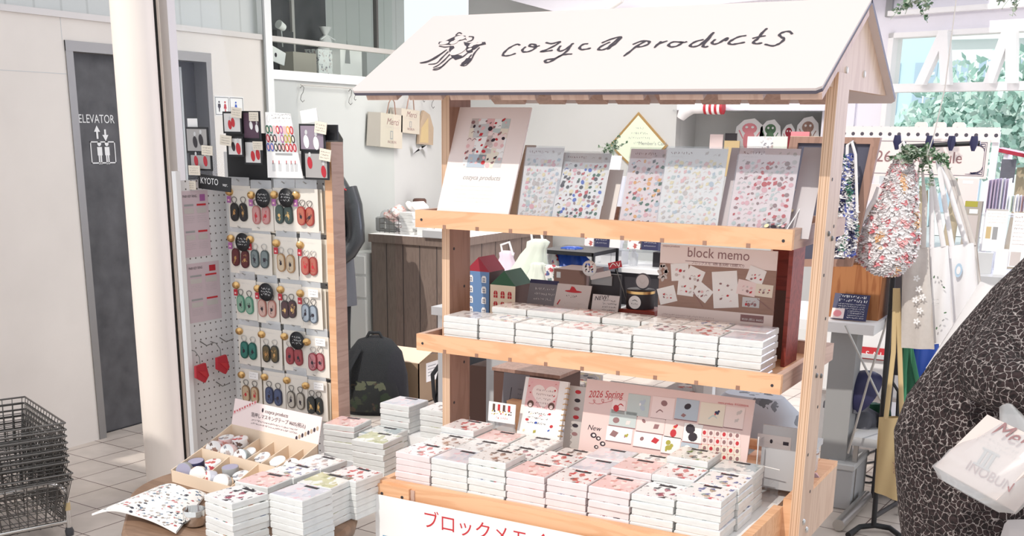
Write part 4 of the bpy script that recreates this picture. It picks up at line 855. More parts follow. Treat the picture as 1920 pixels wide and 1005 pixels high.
# ================= PRINTED BOARDS AND GOODS ON THE SHELVES =================
def lean_board(bl, br, tl, Y, m, name, label, cat, t=.003, below=.03, group=None, edge=None, w=None, part='panel'):
    """upright board whose lower edge is hidden behind the shelf lip; leans back until its left edge is vertical in the place"""
    A = AY(bl[0], bl[1], Y); B = AY(br[0], br[1], Y); Tp = AX(tl[0], tl[1], A.x)
    dy = max(.0, Tp.y-A.y); dz = Tp.z-A.z; f = Fr((A.x, Y, A.z), (B.x, Y, A.z), math.degrees(math.atan2(dy, dz)))
    h = math.hypot(dy, dz); r = T(name, label, cat, mw=f.mw(), group=group); b = MB(); b.box(0, 0, -below, f.w, t, h, edge or m, {2: m}); b.build(part, r)
    return r, f, h
def stickers(b, x0, z0, x1, z1, cols, n, seed, s=.0056, e=-.0008):
    rr = random.Random(seed); nx = max(1, int(math.sqrt(n*(x1-x0)/(z1-z0)))); nz = max(1, int(n/nx))
    for i in range(nx):
        for j in range(nz):
            cx = x0+(i+.5+rr.uniform(-.28, .28))*(x1-x0)/nx; cz = z0+(j+.5+rr.uniform(-.28, .28))*(z1-z0)/nz; m = rr.choice(cols); k = rr.random(); q = s*rr.uniform(.6, 1.3)
            ee = e-.00001*(i+j)
            if k < .35: b.ell(cx, cz, q, q*rr.uniform(.6, 1.2), m, ee, 10, rr.uniform(0, 3))
            elif k < .6: a = rr.uniform(-.5, .5); b.poly([(cx+q*math.cos(a+t)*r, cz+q*math.sin(a+t)*r) for t, r in zip((.6, 2.2, 3.9, 5.5), (1.2, .8, 1.1, .9))], m, ee)
            elif k < .85:
                b.ell(cx, cz, q*.8, q*.55, m, ee, 9, rr.uniform(-.4, .4)); b.ell(cx+q*.6, cz+q*.55, q*.42, q*.42, m, ee-.00002, 8); b.ell(cx-q*.5, cz-q*.5, q*.25, q*.4, rr.choice(cols), ee-.00003, 7)
            else: b.stroke([(cx-q, cz-q*.4), (cx, cz+q*.5), (cx+q, cz)], q*.35, m, ee)
mat('sk1', (.60, .53, .50), .6); mat('sk2', (.80, .42, .46), .6); mat('sk3', (.85, .72, .45), .6); mat('sk4', (.48, .55, .62), .6); mat('sk5', (.30, .16, .16), .6); mat('sk6', (.85, .70, .66), .6); mat('sk7', (.55, .62, .60), .6)
mat('boardpink', (.90, .78, .74), .55); mat('boardrose', (.80, .60, .56), .5, coat=.15)
r, f, h = lean_board((818, 400), (952, 409), (862, 201), .03, 'boardpink', 'brand_board', 'large pale pink board with photo collage leaning on the top shelf left', 'board', .006)
L = f.l; b = MB()
cq = L(881, 224), L(961, 226), L(946, 311), L(864, 312)
x0, z0 = L(866, 312); x1, z1 = L(958, 223)
rr = random.Random(2)
mats_ = ['paper', 'palepink', 'sk1', 'sk4', 'lightgrey', 'cream', 'pink', 'sk7', 'paper', 'white']
for i in range(5):
    for j in range(5):
        a = x0+(x1-x0)*i/5; c = z0+(z1-z0)*j/5; b.rect(a, c, a+(x1-x0)/5, c+(z1-z0)/5, rr.choice(mats_), -.0006)
for (cx, cz, w_, h_, ro, m_) in ((.45, .45, .055, .055, .1, 'paper'), (.72, .55, .06, .045, -.15, 'palepink'), (.3, .75, .05, .04, .1, 'lightgrey'), (.62, .2, .06, .05, -.3, 'cream'), (.35, .12, .06, .04, 0, 'sk4')):
    X, Z = x0+(x1-x0)*cx, z0+(z1-z0)*cz; c, s_ = math.cos(ro), math.sin(ro)
    b.poly([(X+dx*w_/2*c-dz*h_/2*s_, Z+dx*w_/2*s_+dz*h_/2*c) for dx, dz in ((-1, -1), (1, -1), (1, 1), (-1, 1))], m_, -.0008)
stickers(b, x0, z0, x1, z1, ['sk5', 'redink', 'pink', 'sk1', 'ink'], 60, 4, .006, -.001)
b.build('photo_collage', r)
b = MB(); tx, tz = L(867, 336); b.text('cozyca products', tx, tz, .020, 'grey', shear=.25, sx=.95)
for py in (349, 356, 364, 371, 378): a = L(850, py); c = L(925, py); b.squig(a[0], a[1], c[0], .0035, 'sk6', rnd=rr)
b.build('lettering', r)
SH = 'sticker sheets leaning on the top shelf'
def sheet(bl, br, tl, Y, base, cols, label, seed, n=110, title='', film=True):
    r, f, h = lean_board(bl, br, tl, Y, base, 'sticker_sheet', label, 'sticker sheet', .0015, group=SH, part='backing_sheet')
    b = MB(); stickers(b, .008, .0, f.w-.008, h-.030, cols, n, seed); b.build('stickers', r)
    b = MB(); b.squig(.012, h-.017, .07, .008, 'sk5', rnd=rr); b.squig(.012, h-.025, .05, .004, 'sk1', rnd=rr); stickers(b, f.w*.6, h-.022, f.w-.008, h-.008, ['sk1'], 3, seed+1, .005); b.build('header_print', r)
    if film: b = MB(); b.box(-.002, -.003, -.025, f.w+.002, -.0025, h+.004, 'acrylic'); b.build('clear_sleeve', r)
mat('sheetwhite', (.86, .83, .81), .5); mat('sheetpink', (.86, .72, .72), .5); mat('sheetgrey', (.50, .46, .47), .5)
sheet((970, 407), (1040, 411), (988, 276), .060, 'sheetwhite', ['sk1', 'sk6', 'sk3', 'sk4', 'sk7', 'sk2'], 'pale sticker sheet directly right of the large pink board', 1)
lean_board((952, 404), (972, 405), (985, 272), .085, 'kraft', 'backing_folder', 'brown and dark folder edge between the pink board and first sticker sheet', 'folder')
sheet((1034, 409), (1123, 414), (1058, 286), .050, 'sheetwhite', ['sk5', 'sk2', 'redink', 'green', 'blue', 'sk3', 'pink', 'ink'], 'sticker sheet of bright small figures, second from the left', 2, 120)
sheet((1160, 417), (1234, 420), (1184, 279), .062, 'sheetpink', ['redink', 'pink', 'sk2', 'green', 'orange', 'ink', 'sk4'], 'pink sticker sheet of fruit in the middle of the top shelf', 3, 90)
sheet((1232, 420), (1345, 422), (1252, 277), .050, 'sheetwhite', ['sk1', 'sk3', 'sk7', 'sk4', 'sk6', 'pink'], 'white sticker sheet of pale animals right of the fruit sheet', 4, 150)
sheet((1364, 424), (1478, 427), (1388, 277), .056, 'sheetpink', ['sk5', 'redink', 'sk1', 'sk2', 'sk7'], 'rose sticker sheet of outlined animals near the right end', 5, 150)
lean_board((1345, 421), (1368, 423), (1372, 277), .075, 'sheetgrey', 'backing_folder', 'grey folder edge showing between the white and rose sticker sheets', 'folder')
lean_board((1478, 425), (1520, 427), (1508, 276), .085, 'sheetgrey', 'backing_folder', 'tall grey-mauve backing card at the right end of the top shelf', 'folder')
r, f, h = lean_board((1428, 426), (1476, 428), (1450, 376), .045, 'acrylic', 'acrylic_stand', 'small clear acrylic stand in front of the rose sticker sheet', 'stand')
b = MB(); b.tube([(f.w, -.004, -.02), (f.w+.012, 0, h*.8), (f.w+.035, .01, h+.06), (f.w+.03, .02, h+.075), (-.0, .02, h+.07)], .0016, 'white', 6); b.build('rim', r)
b = MB(); stickers(b, .004, .0, f.w-.004, h-.004, ['sk4', 'sk3', 'sk2', 'sk7', 'ink'], 30, 9, .007); b.build('stickers', r)
lean_board((1124, 414), (1150, 416), (1143, 318), .10, 'mullion', 'pale_card', 'pale card standing behind the bright sticker sheet in the gap', 'card')
# ---- middle shelf ----
sg_, f, h = lean_board((1232, 600), (1448, 615), (1232, 459), .325, 'boardpink', 'block_memo_sign', 'wide block memo sign with photo of notes on wood, middle shelf', 'sign', .005, .09)
L = f.l; b = MB(); hw = f.w
zt1 = L(1300, 497)[1]; zb1 = L(1300, 578)[1]-.0
b.rect(0, zb1, hw, zt1, 'signwood' if 'signwood' in MATS else 'framewood', -.0006); b.build('wood_photo', sg_)
b = MB(); xx, zz = L(1288, 481); b.text('block memo', xx, zz, .040, 'sk5', sx=.93); a = L(1285, 489); c = L(1392, 488); b.rect(a[0], a[1]-.0008, c[0], a[1]+.0008, 'sk5')
xx, zz = L(1296, 494); b.text('ブロックメモ  4柄 各30枚 120枚入り', xx, zz-.001, .0105, 'sk5', sx=.95)
for py in (587, 592): a = L(1241, py); c = L(1338, py); b.squig(a[0], a[1]-.004, c[0], .0045, 'sk5', rnd=rr)
a = L(1388, 602); c = L(1432, 595); b.rect(a[0], a[1], c[0], c[1]+.003, 'sk5'); b.text('¥550 (税込 ¥605)', a[0]+.004, a[1]+.004, .0085, 'white', -.0009); b.text('cozyca products', L(1243, 461)[0], L(1243, 462)[1], .008, 'sk5')
b.build('lettering', sg_)
b = MB()
for (px, py, w_, h_, ro, m_, k) in ((1275, 510, .055, .05, .12, 'paper', 0), (1303, 518, .05, .048, -.35, 'paper', 1), (1251, 553, .055, .048, .3, 'paper', 2), (1286, 540, .05, .045, -.05, 'paper', 3), (1318, 548, .05, .042, -.6, 'paper', 4), (1360, 543, .075, .105, .12, 'paper', 5), (1400, 540, .055, .042, -.12, 'palepink', 6), (1418, 516, .05, .042, -.3, 'paper', 7), (1433, 545, .05, .035, -.05, 'cream', 8), (1408, 567, .05, .028, 0, 'lightgrey', 9)):
    X, Z = L(px, py); c, s_ = math.cos(ro), math.sin(ro)
    b.poly([(X+dx*w_/2*c-dz*h_/2*s_, Z+dx*w_/2*s_+dz*h_/2*c) for dx, dz in ((-1, -1), (1, -1), (1, 1), (-1, 1))], m_, -.0010-.00005*k)
    stickers(b, X-w_*.35, Z-h_*.35, X+w_*.35, Z+h_*.2, ['sk5', 'redink', 'pink', 'sk1'], 8, k, .004, -.0018)
for i in range(9): X, Z = L(1243, 510); b.ell(X+.010*math.cos(i*.8), Z+.012*math.sin(i*.8)*1.6, .005, .009, 'sk1', -.0011, rot=i)
for p, q in (((1300, 547), (1318, 575)), ((1420, 560), (1444, 580))): b.stroke([L(*p), L(*q)], .003, 'sk5', -.002)
b.build('note_pictures', sg_)
# little house boxes
def house(px0, px1, pyw, pybot, pyapex, Y, dpt, wallm, sidem, roofm, winm, rows, cols, label, yaw=0):
    A = AY(px0, 560, Y); B = AY(px1, 560, Y); w_ = B.x-A.x; zt = AY(px0, pyw, Y).z; za = zt+.052; z0 = zf
    t = T('house_box', label, 'ornament', (A.x, Y, z0)); b = MB()
    hgt = zt-z0; b.box(0, 0, 0, w_, dpt, hgt, wallm, {3: sidem, 5: sidem, 4: sidem}); b.build('walls', t)
    b = MB(); b.prism([(-.003, -.003, hgt), (-.003, dpt+.003, hgt), (w_*.5, dpt*.5+.0, hgt+.05)], (.0001, 0, 0), roofm) if 0 else None
    # hip/gable roof: ridge runs front to back
    g = MB(); a = [(0, 0, hgt), (w_, 0, hgt), (w_*.55, 0, hgt+.046)]; d = [(0, dpt, hgt), (w_, dpt, hgt), (w_*.55, dpt, hgt+.046)]
    g.add(a, [(0, 1, 2)], roofm); g.add(d, [(2, 1, 0)], roofm); g.add(a+d, [(1, 4, 5, 2), (2, 5, 3, 0)], roofm); g.build('roof', t)
    for i in range(cols):
        for j in range(rows):
            cx = w_*(.22+.56*i/(cols-1)); cz = hgt-.024-j*.034 if rows > 3 else hgt-.030-j*.034; m = MB(); ww = .0085 if cols == 2 else .0072
            m.poly([(cx-ww, cz-.011), (cx+ww, cz-.011), (cx+ww, cz+.005), (cx+ww*.6, cz+.011), (cx-ww*.6, cz+.011), (cx-ww, cz+.005)], winm, -.0006)
            if winm == 'paper':
                for dx in (-.004, .0012):
                    for dz in (-.008, -.001): m.rect(cx+dx, cz+dz, cx+dx+.003, cz+dz+.005, 'navy', -.001)
            else: m.rect(cx-.0006, cz-.011, cx+.0006, cz+.010, wallm, -.001); m.rect(cx-ww, cz-.0026, cx+ww, cz-.0012, wallm, -.001)
            m.build('window', t)
house(873, 917, 507, 582, 480, .33, .10, 'houseblue', 'housebrown', 'housered', 'paper', 4, 2, 'blue house-shaped box with red roof and arched white windows')
house(919, 966, 533, 582, 500, .31, .11, 'housecream', 'housebrown', 'housegreen', 'redink', 3, 3, 'cream house-shaped box with green roof and red windows')
# cards and tins at the back of the middle shelf
def card(bl, br, tl, Y, m, name, label, cat, body=None, below=.04, t=.002):
    r, f, h = lean_board(bl, br, tl, Y, m, name, label, cat, t, below)
    b = MB(); body(b, f, h); b.build('print', r); return r
mat('cardgrey', (.20, .19, .21), .6); mat('cardlight', (.66, .60, .58), .6)
def pb(b, f, h):
    for i, (t_, s_) in enumerate((('Gorgeous', .5), ('Memory line', .6), ('Illuminated', .5))): b.squig(f.w*.22, h*(.60-.2*i), f.w*.9, .008, 'white', rnd=rr, wd=.0010)
    b.rect(0, h*.85, f.w, h, 'navy')
card((987, 570), (1040, 577), (995, 523), .34, 'cardgrey', 'dark_card', 'dark grey card with white handwriting beside the cream house', 'card', pb)
def pb(b, f, h):
    b.ell(f.w*.5, h*.72, f.w*.25, h*.05, 'redink'); b.poly([(f.w*.38, h*.72), (f.w*.62, h*.72), (f.w*.5, h*.9), (f.w*.42, h*.92)], 'redink', -.0008); b.squig(f.w*.3, h*.48, f.w*.6, .008, 'ink', rnd=rr); b.squig(f.w*.2, h*.2, f.w*.9, .006, 'sk1', rnd=rr); b.stroke([(f.w*.1, h*.15), (f.w*.16, h*.35)], .007, 'redink')
card((1037, 577), (1101, 583), (1046, 531), .33, 'cardlight', 'bowl_card', 'pale grey card with a red fish bowl drawing, middle shelf', 'card', pb)
def pb(b, f, h): b.text('NEW!', f.w*.08, h*.62, .018, 'ink', shear=.3, rot=.15); [b.squig(f.w*.4, h*(.62-.19*i), f.w*.9, .006, 'ink', rnd=rr) for i in range(4)]
card((1108, 582), (1158, 586), (1112, 551), .31, 'cardlight', 'new_card', 'small handwritten card beginning with NEW! on the middle shelf', 'card', pb, .05)
A = AY(1104, 583, .40); Bq = AY(1165, 500, .40)
b = MB(); b.box(A.x, .395, zf, Bq.x, .41, Bq.z-.025, 'offblack'); b.box(A.x+.01, .39, Bq.z-.06, A.x+.08, .394, Bq.z-.03, 'grey'); b.build('black_divider', label='black display panel behind the NEW! card', cat='panel')
A = AY(1160, 600, .34); Bq = AY(1227, 600, .34)
b = MB(); b.cbox(A.x, .34, zf, Bq.x, .44, zf+.115, 'redwood', .003); b.build('wooden_block', label='reddish wooden block carrying the round black tin', cat='block')
tc_ = AY(1200, 580, .39); zz = zf+.1155
t = T('round_tin', 'round black tin with gold band and white label on the wooden block', 'tin', (tc_.x, .39, zz)); b = MB(); b.lathe([(.042, 0), (.043, .002), (.043, .055), (.042, .057), (0, .057)], 'offblack', n=30, caps=False); b.lathe([(.042, 0), (0, 0.0001)], 'offblack', n=30, caps=False); b.build('tin_body', t)
b = MB(); b.lathe([(.0437, .046), (.0437, .054)], 'gold', n=30, caps=False); b.build('gold_band', t)
b = MB(); b.ell(0, .022, .020, .020, 'paper', -.0440, 24); b.stroke([(-.008, .026), (0, .029), (.009, .025)], .002, 'ink', -.0445); b.squig(-.011, .014, .010, .006, 'ink', -.0445, rr); b.build('round_label', t)
b = MB(); b.lathe([(0, -.004), (.024, -.004), (.025, 0), (.024, .004), (0, .004)], 'greyfabric', (0, 0, 0), 24, ax='y', caps=False); b.ell(0, 0, .021, .021, 'cardlight', -.0046, 22); b.stroke([(-.010, .004), (0, -.006), (.010, .004)], .002, 'sk1', -.005)
b.build('lid_disc', label='round grey patterned lid leaning on top of the black tin', cat='lid', loc=(tc_.x+.010, .38, zz+.0825))
tagc = AY(1105, 503, .37)
b = MB(); b.lathe([(0, -.0015), (.024, -.0015), (.024, .0015), (0, .0015)], 'paper', (0, 0, 0), 26, ax='y', caps=False); stickers(b, -.015, -.015, .015, .015, ['ink', 'sk5', 'redink', 'blue'], 12, 8, .004, -.0021); b.tube([(0, .002, 0), (.0, .01, -.05), (0, .02, tagc.z*0-.16)], .0018, 'darksteel', 6)
b.build('round_tag', label='round white patterned sign on a wire above the NEW! card', cat='sign', loc=tagc)
q = AY(1153, 497, .37); b = MB(); b.box(-.022, 0, -.010, .022, .002, .010, 'red'); b.stroke([(-.018, -.004), (-.006, .006), (.004, -.004)], .003, 'paper', -.0006); b.stroke([(.006, .006), (.012, -.006), (.018, .005)], .003, 'paper', -.0006); b.box(-.09, .001, -.03, -.02, .003, -.012, 'cardlight')
b.tube([(0, .003, -.01), (.01, .02, -.14)], .0015, 'darksteel', 6); b.build('red_label', label='small red and white label sign right of the round patterned sign', cat='sign', loc=q, rot=(0, -.25, 0))
# red-brown wooden crate at the right end
A = AY(1452, 680, .42); Bq = AY(1492, 470, .42)
t = T('wooden_crate', 'tall red-brown wooden box standing at the right rear of the middle shelf', 'crate'); x0 = 1.005-.05; x1 = 1.045; zt0 = zf+.33
b = MB(); b.box(x0, .41, zf, x1, .422, zt0, 'redwood'); b.box(x1-.012, .30, zf, x1, .41, zt0, 'redwood'); b.box(x0, .422, zf, x0+.012, .52, zt0, 'redwood'); b.build('frame', t)
b = MB(); b.box(x0, .4085, zf, x1-.012, .4098, zf+.20, 'housebrown'); b.build('dark_panel', t)
# ---- bottom tray signs ----
r, f, h = lean_board((1083, 852), (1396, 882), (1101, 710), .135, 'boardrose', 'spring_sign', 'large rose 2026 Spring sign picturing memo pads, rear of bottom tray', 'sign', .005, .10)
L = f.l; b = MB()
xx, zz = L(1103, 745); b.text('2026 Spring', xx, zz, .029, 'redink', shear=.3, sx=.80, rot=.115)
pts = [L(*p) for p in ((1104, 755), (1112, 757), (1116, 751), (1112, 750), (1118, 757), (1130, 756), (1132, 749), (1128, 750), (1132, 755), (1148, 751), (1146, 745), (1156, 747), (1162, 743))]; b.stroke(pts, .0013, 'redink')
xx, zz = L(1101, 805); b.text('New', xx, zz, .022, 'ink', shear=.25); xx, zz = L(1346, 756); b.text('cozyca products  RYOGENSHA', xx, zz, .0085, 'redink', sx=.8)
b.build('lettering', r)
b = MB(); k = 0
for (px, py, w_, h_, m_, cs) in ((1160, 763, 26, 24, 'palepink', ['redink']), (1197, 760, 42, 38, 'sk7', ['sk4', 'paper']), (1243, 765, 42, 38, 'palepink', ['sk1', 'sk5']), (1288, 768, 42, 36, 'sk4', ['ink', 'sk5']), (1335, 777, 44, 38, 'cream', ['redink', 'navy', 'sk7']), (1377, 783, 34, 36, 'sk6', ['sk1']),
      (1168, 785, 52, 28, 'sk7', ['sk5', 'sk6']), (1220, 797, 52, 26, 'sk6', ['sk5', 'sk4']), (1264, 805, 34, 30, 'sk6', ['redink', 'orange']), (1299, 812, 34, 32, 'paper', ['ink']), (1161, 815, 50, 26, 'paper', ['purple', 'sk5', 'olive']), (1214, 826, 52, 26, 'paper', ['redink', 'sk5']), (1258, 835, 34, 30, 'paper', ['redink', 'ink', 'olive']), (1292, 845, 32, 26, 'sk4', ['redink', 'paper', 'ink'])):
    X, Z = L(px, py); s_ = f.w/313; w2 = w_*s_*.5; h2 = h_*s_*.5; k += 1
    b.rect(X-w2, Z-h2-.003, X+w2, Z-h2, 'sk5', -.0007); b.rect(X-w2, Z-h2, X+w2, Z+h2, m_, -.0009)
    stickers(b, X-w2*.8, Z-h2*.8, X+w2*.8, Z+h2*.8, cs, 3 if w_ > 45 else 2, k, .011, -.0012)
for i in range(6):
    for j in range(4):
        X, Z = L(1321+i*12.3, 811+i*1.2+j*14.5); b.rect(X-.0085, Z-.0105, X+.0085, Z+.0105, 'cream' if j > 1 else 'sk6', -.0009); b.rect(X-.0085, Z-.0135, X+.0085, Z-.0105, 'redink', -.0008); b.ell(X, Z, .005, .006, 'sk5' if (i+j) % 3 else 'redink', -.0012)
for (px, py, q_) in ((1113, 816, .010), (1122, 822, .008), (1130, 832, .009), (1118, 838, .007)): X, Z = L(px, py); b.ell(X, Z, q_, q_*.8, 'ink', -.001); b.ell(X+.001, Z, q_*.5, q_*.4, 'palepink', -.0013)
b.build('pad_pictures', r)
# spiral notebook
r, f, h = lean_board((968, 815), (1048, 828), (986, 706), .14, 'paper', 'spiral_notebook', 'spiral notebook with pink heart page and white flowered page', 'notebook', .012, .09, part='page_block')
L = f.l; b = MB(); zm_ = L(1010, 765)[1]
b.rect(.012, zm_, f.w*.80, h-.002, 'pink'); cx, cz = L(1020, 748); pts = []
for i in range(28):
    t_ = 2*math.pi*i/28; pts.append((cx+.0024*16*math.sin(t_)**3*1.15, cz+.0024*(13*math.cos(t_)-5*math.cos(2*t_)-2*math.cos(3*t_)-math.cos(4*t_))*1.1+.01))
b.poly(pts[::-1], 'boardpink', -.001)
stickers(b, .014, zm_+.003, .030, h-.005, ['redink', 'sk2'], 5, 3, .003, -.001); stickers(b, f.w*.70, zm_+.003, f.w*.79, h-.005, ['redink'], 5, 4, .003, -.001)
for q in range(5): b.squig(cx-.03+.002*q, cz+.022-.013*q, cx+.032-.004*q, .007, 'sk5', -.0014, rr, .0011)
for px, py in ((995, 757), (1034, 762)): X, Z = L(px, py); b.ell(X, Z, .011, .011, 'housebrown', -.0016); b.ell(X, Z-.003, .006, .006, 'palepink', -.0018)
stickers(b, .012, -.045, f.w*.85, zm_-.004, ['redink', 'sk3', 'blue', 'sk2', 'olive'], 16, 5, .006, -.001)
for q in range(3): b.squig(.03, zm_-.02-.015*q, f.w*.65, .007, 'ink', -.0014, rr, .0011)
b.build('page_print', r)
b = MB()
for i in range(14): z_ = -.05+i*(h+.045)/14; b.tube([(f.w-.006, -.002, z_), (f.w+.001, -.006, z_+.002), (f.w+.006, .006, z_+.002), (f.w, .014, z_)], .0014, 'gold', 5)
b.build('spiral_binding', r)
def pb(b, f, h):
    for q in range(6): b.ell(f.w*.5, h*(.15+q*.15), .010, .006, ['sk5', 'ink', 'redink'][q % 3])
card((1056, 826), (1096, 832), (1065, 722), .20, 'mullion', 'illustrated_card', 'grey card with small drawings between the notebook and the spring sign', 'card', pb, .08)
def pb(b, f, h):
    b.stroke([(f.w*.35, h*.72), (f.w*.30, h*.42)], .004, 'ink'); b.ell(f.w*.25, h*.30, .020, .018, 'ink', -.0008, 18); b.ell(f.w*.25, h*.26, .012, .012, 'cardlight', -.001)
    for q in range(5): b.squig(f.w*.6, h*(.68-.1*q), f.w*.95, .007, 'ink', rnd=rr)
card((938, 790), (985, 800), (945, 698), .46, 'cardgrey', 'pan_card', 'grey recipe card with a black frying pan drawing behind the notebook', 'card', pb, .06)
def pb(b, f, h):
    for q in range(4): b.rect(f.w*(.15+.19*q), h*.55, f.w*(.24+.19*q), h*.9, 'redink' if q % 2 else 'housebrown')
    stickers(b, f.w*.1, h*.3, f.w*.9, h*.6, ['olive', 'redink', 'ink', 'orange'], 18, 4, .003); b.squig(f.w*.3, h*.1, f.w*.7, .008, 'redink', rnd=rr)
card((915, 786), (965, 790), (917, 752), .12, 'paper', 'party_card', 'small clear party topper card above the brown sweet packet', 'card', pb, .004)
A = AY(940, 822, .12); t = T('sweet_packet', 'clear packet of brown twisted bread under the party topper card', 'packet', (A.x, .14, ZB-.013+.02)); b = MB()
b.loft([((0, 0, 0), .035, .018, 0), ((0, 0, .03), .042, .022, 0), ((0, 0, .055), .030, .016, 0), ((0, 0, .066), .008, .006, 0)], 'bread' if 'bread' in MATS else 'framewood', 16, .08, 5); b.build('bread_roll', t)
b = MB(); b.loft([((0, 0, -.02), .046, .024, 0), ((0, 0, .04), .048, .026, 0), ((0, 0, .085), .035, .006, 0), ((0, 0, .10), .038, .002, 0)], 'plasticfilm', 18, .05, 7); b.build('clear_bag', t)
# acrylic holder with grey cards, right of the tray
r, f, h = lean_board((1424, 893), (1488, 912), (1417, 806), .20, 'cardgrey' if 0 else 'boxgrey', 'grey_folder', 'grey folder with white label leaning at the right rear of the tray', 'folder', .006, .03)
b = MB(); a = f.l(1421, 812); c = f.l(1482, 845); b.rect(a[0], c[1], c[0], a[1], 'cardlight'); b.ell(a[0]+.04, a[1]-.018, .004, .006, 'ink', -.001); b.rect(c[0]-.022, a[1]-.024, c[0]-.006, a[1]-.014, 'ink', -.001); b.squig(a[0]+.01, c[1]+.012, c[0]-.02, .006, 'sk1', -.001, rr); b.build('white_label', r)
b = MB(); A = AY(1417, 915, .16); Bq = AY(1494, 915, .16); x0, x1 = A.x, min(Bq.x, 1.095)
b.box(x0, .15, ZB-.012, x0+.003, .26, ZB+.16, 'acrylic'); b.box(x0, .15, ZB-.012, x1, .153, ZB+.055, 'acrylic'); b.box(x0, .255, ZB-.012, x1, .258, ZB+.18, 'acrylic'); b.tube([(x0, .152, ZB+.09), (x1, .152, ZB+.085)], .0014, 'white', 6); b.tube([(x0, .152, ZB-.01), (x0, .152, ZB+.17)], .0018, 'white', 6)
b.build('acrylic_holder', label='clear acrylic holder in front of the grey folder, right rear of tray', cat='holder')
# candy jar on the side ledge
J = AZ(1540, 880, .7045); t = T('candy_jar', 'small clear plastic jar with brown lid band on the side ledge', 'jar', (1.118, .36, .7045)); b = MB(); b.lathe([(.027, 0), (.030, .004), (.030, .058), (.028, .062)], 'plasticfilm', n=24, caps=False); b.lathe([(.028, .001), (0, .0012)], 'paper', n=20, caps=False); b.build('jar_body', t)
b = MB(); b.lathe([(.031, .050), (.031, .062), (.0, .063)], 'plasticfilm', n=24, caps=False); b.lathe([(.0315, .051), (.0315, .055)], 'framewood', n=24, caps=False); b.build('lid', t)
b = MB(); b.add([(1.135, .27, .7046), (1.170, .30, .7046), (1.150, .335, .7046)], [(0, 1, 2)], 'sk5'); b.add([(1.13, .27, .7045), (1.172, .30, .7045), (1.152, .345, .7045), (1.12, .32, .7045)], [(0, 1, 2, 3)], 'pink'); b.build('folded_card', label='small pink and brown folded card lying on the side ledge', cat='card')

# ================= LEFT BACKGROUND =================
# restroom sign
f = Fr((LX+.002, 2.20, 0), (LX+.002, 2.6, 0)); a = f.l(404, 217); c = f.l(456, 182)
t = T('restroom_sign', 'white restroom pictogram sign on the wall beside the elevator', 'sign', mw=f.mw()); b = MB(); b.box(a[0], 0, a[1], c[0], .002, c[1], 'paper'); b.build('plate', t)
b = MB(); w_ = (c[0]-a[0])
for k in range(2):
    x0 = a[0]+.004+k*w_*.5; x1 = x0+w_*.46; z0, z1 = a[1]+.006, c[1]-.006; s_ = .003
    for q in ((x0, z0, x1, z0+s_), (x0, z1-s_, x1, z1), (x0, z0, x0+s_, z1), (x1-s_, z0, x1, z1)): b.rect(*q, 'ink')
    for e_, m_ in ((.28, 'ink'), (.72, 'redink')) if k == 0 else ((.45, 'blue'),):
        X = x0+(x1-x0)*e_; zc = (z0+z1)/2; b.ell(X, zc+.022, .006, .006, m_, -.0008); b.poly([(X-.012, zc-.005), (X, zc-.020), (X+.012, zc-.005), (X+.010, zc+.012), (X-.010, zc+.012)] if e_ == .28 else [(X-.013, zc-.014), (X+.013, zc-.014), (X+.006, zc+.012), (X-.006, zc+.012)], m_, -.0008); b.rect(X-.004, zc-.032, X+.004, zc-.014, m_, -.0009)
b.build('pictograms', t)
# staff counter
CY = 3.5; cx0 = AY(692, 440, CY).x; cx1 = AY(850, 452, CY).x
t = T('service_counter', 'brown wood-grain service counter behind the display cart', 'counter'); b = MB(); b.box(cx0+.01, CY+.01, 0, cx1-.01, 4.95, .90, 'laminate'); b.build('counter_body', t)
b = MB(); b.box(cx0, CY-.01, .90, cx1+.01, 4.96, .955, 'laminate', {1: 'paper'}); b.build('worktop', t)
for i in range(1, 5): X = cx0+(cx1-cx0)*i/5; b = MB(); b.box(X-.002, CY+.008, .02, X+.002, CY+.0105, .895, 'offblack'); b.build('panel_seam', t)
for i in range(1, 8): Y_ = CY+i*.19; b = MB(); b.box(cx1-.0105, Y_-.002, .02, cx1-.008, Y_+.002, .895, 'offblack'); b.build('panel_seam', t)
t = T('drawer_cabinet', 'white drawer cabinet at the left end of the brown counter', 'cabinet'); b = MB(); b.box(LX+.002, CY-.02, 0, cx0-.012, 4.2, .82, 'panelgrey', {2: 'white'}); b.build('cabinet_body', t)
for z0, z1 in ((.03, .50), (.52, .66), (.68, .80)): b = MB(); b.box(LX+.01, CY-.035, z0, cx0-.02, CY-.0205, z1, 'white'); b.build('drawer_front', t)
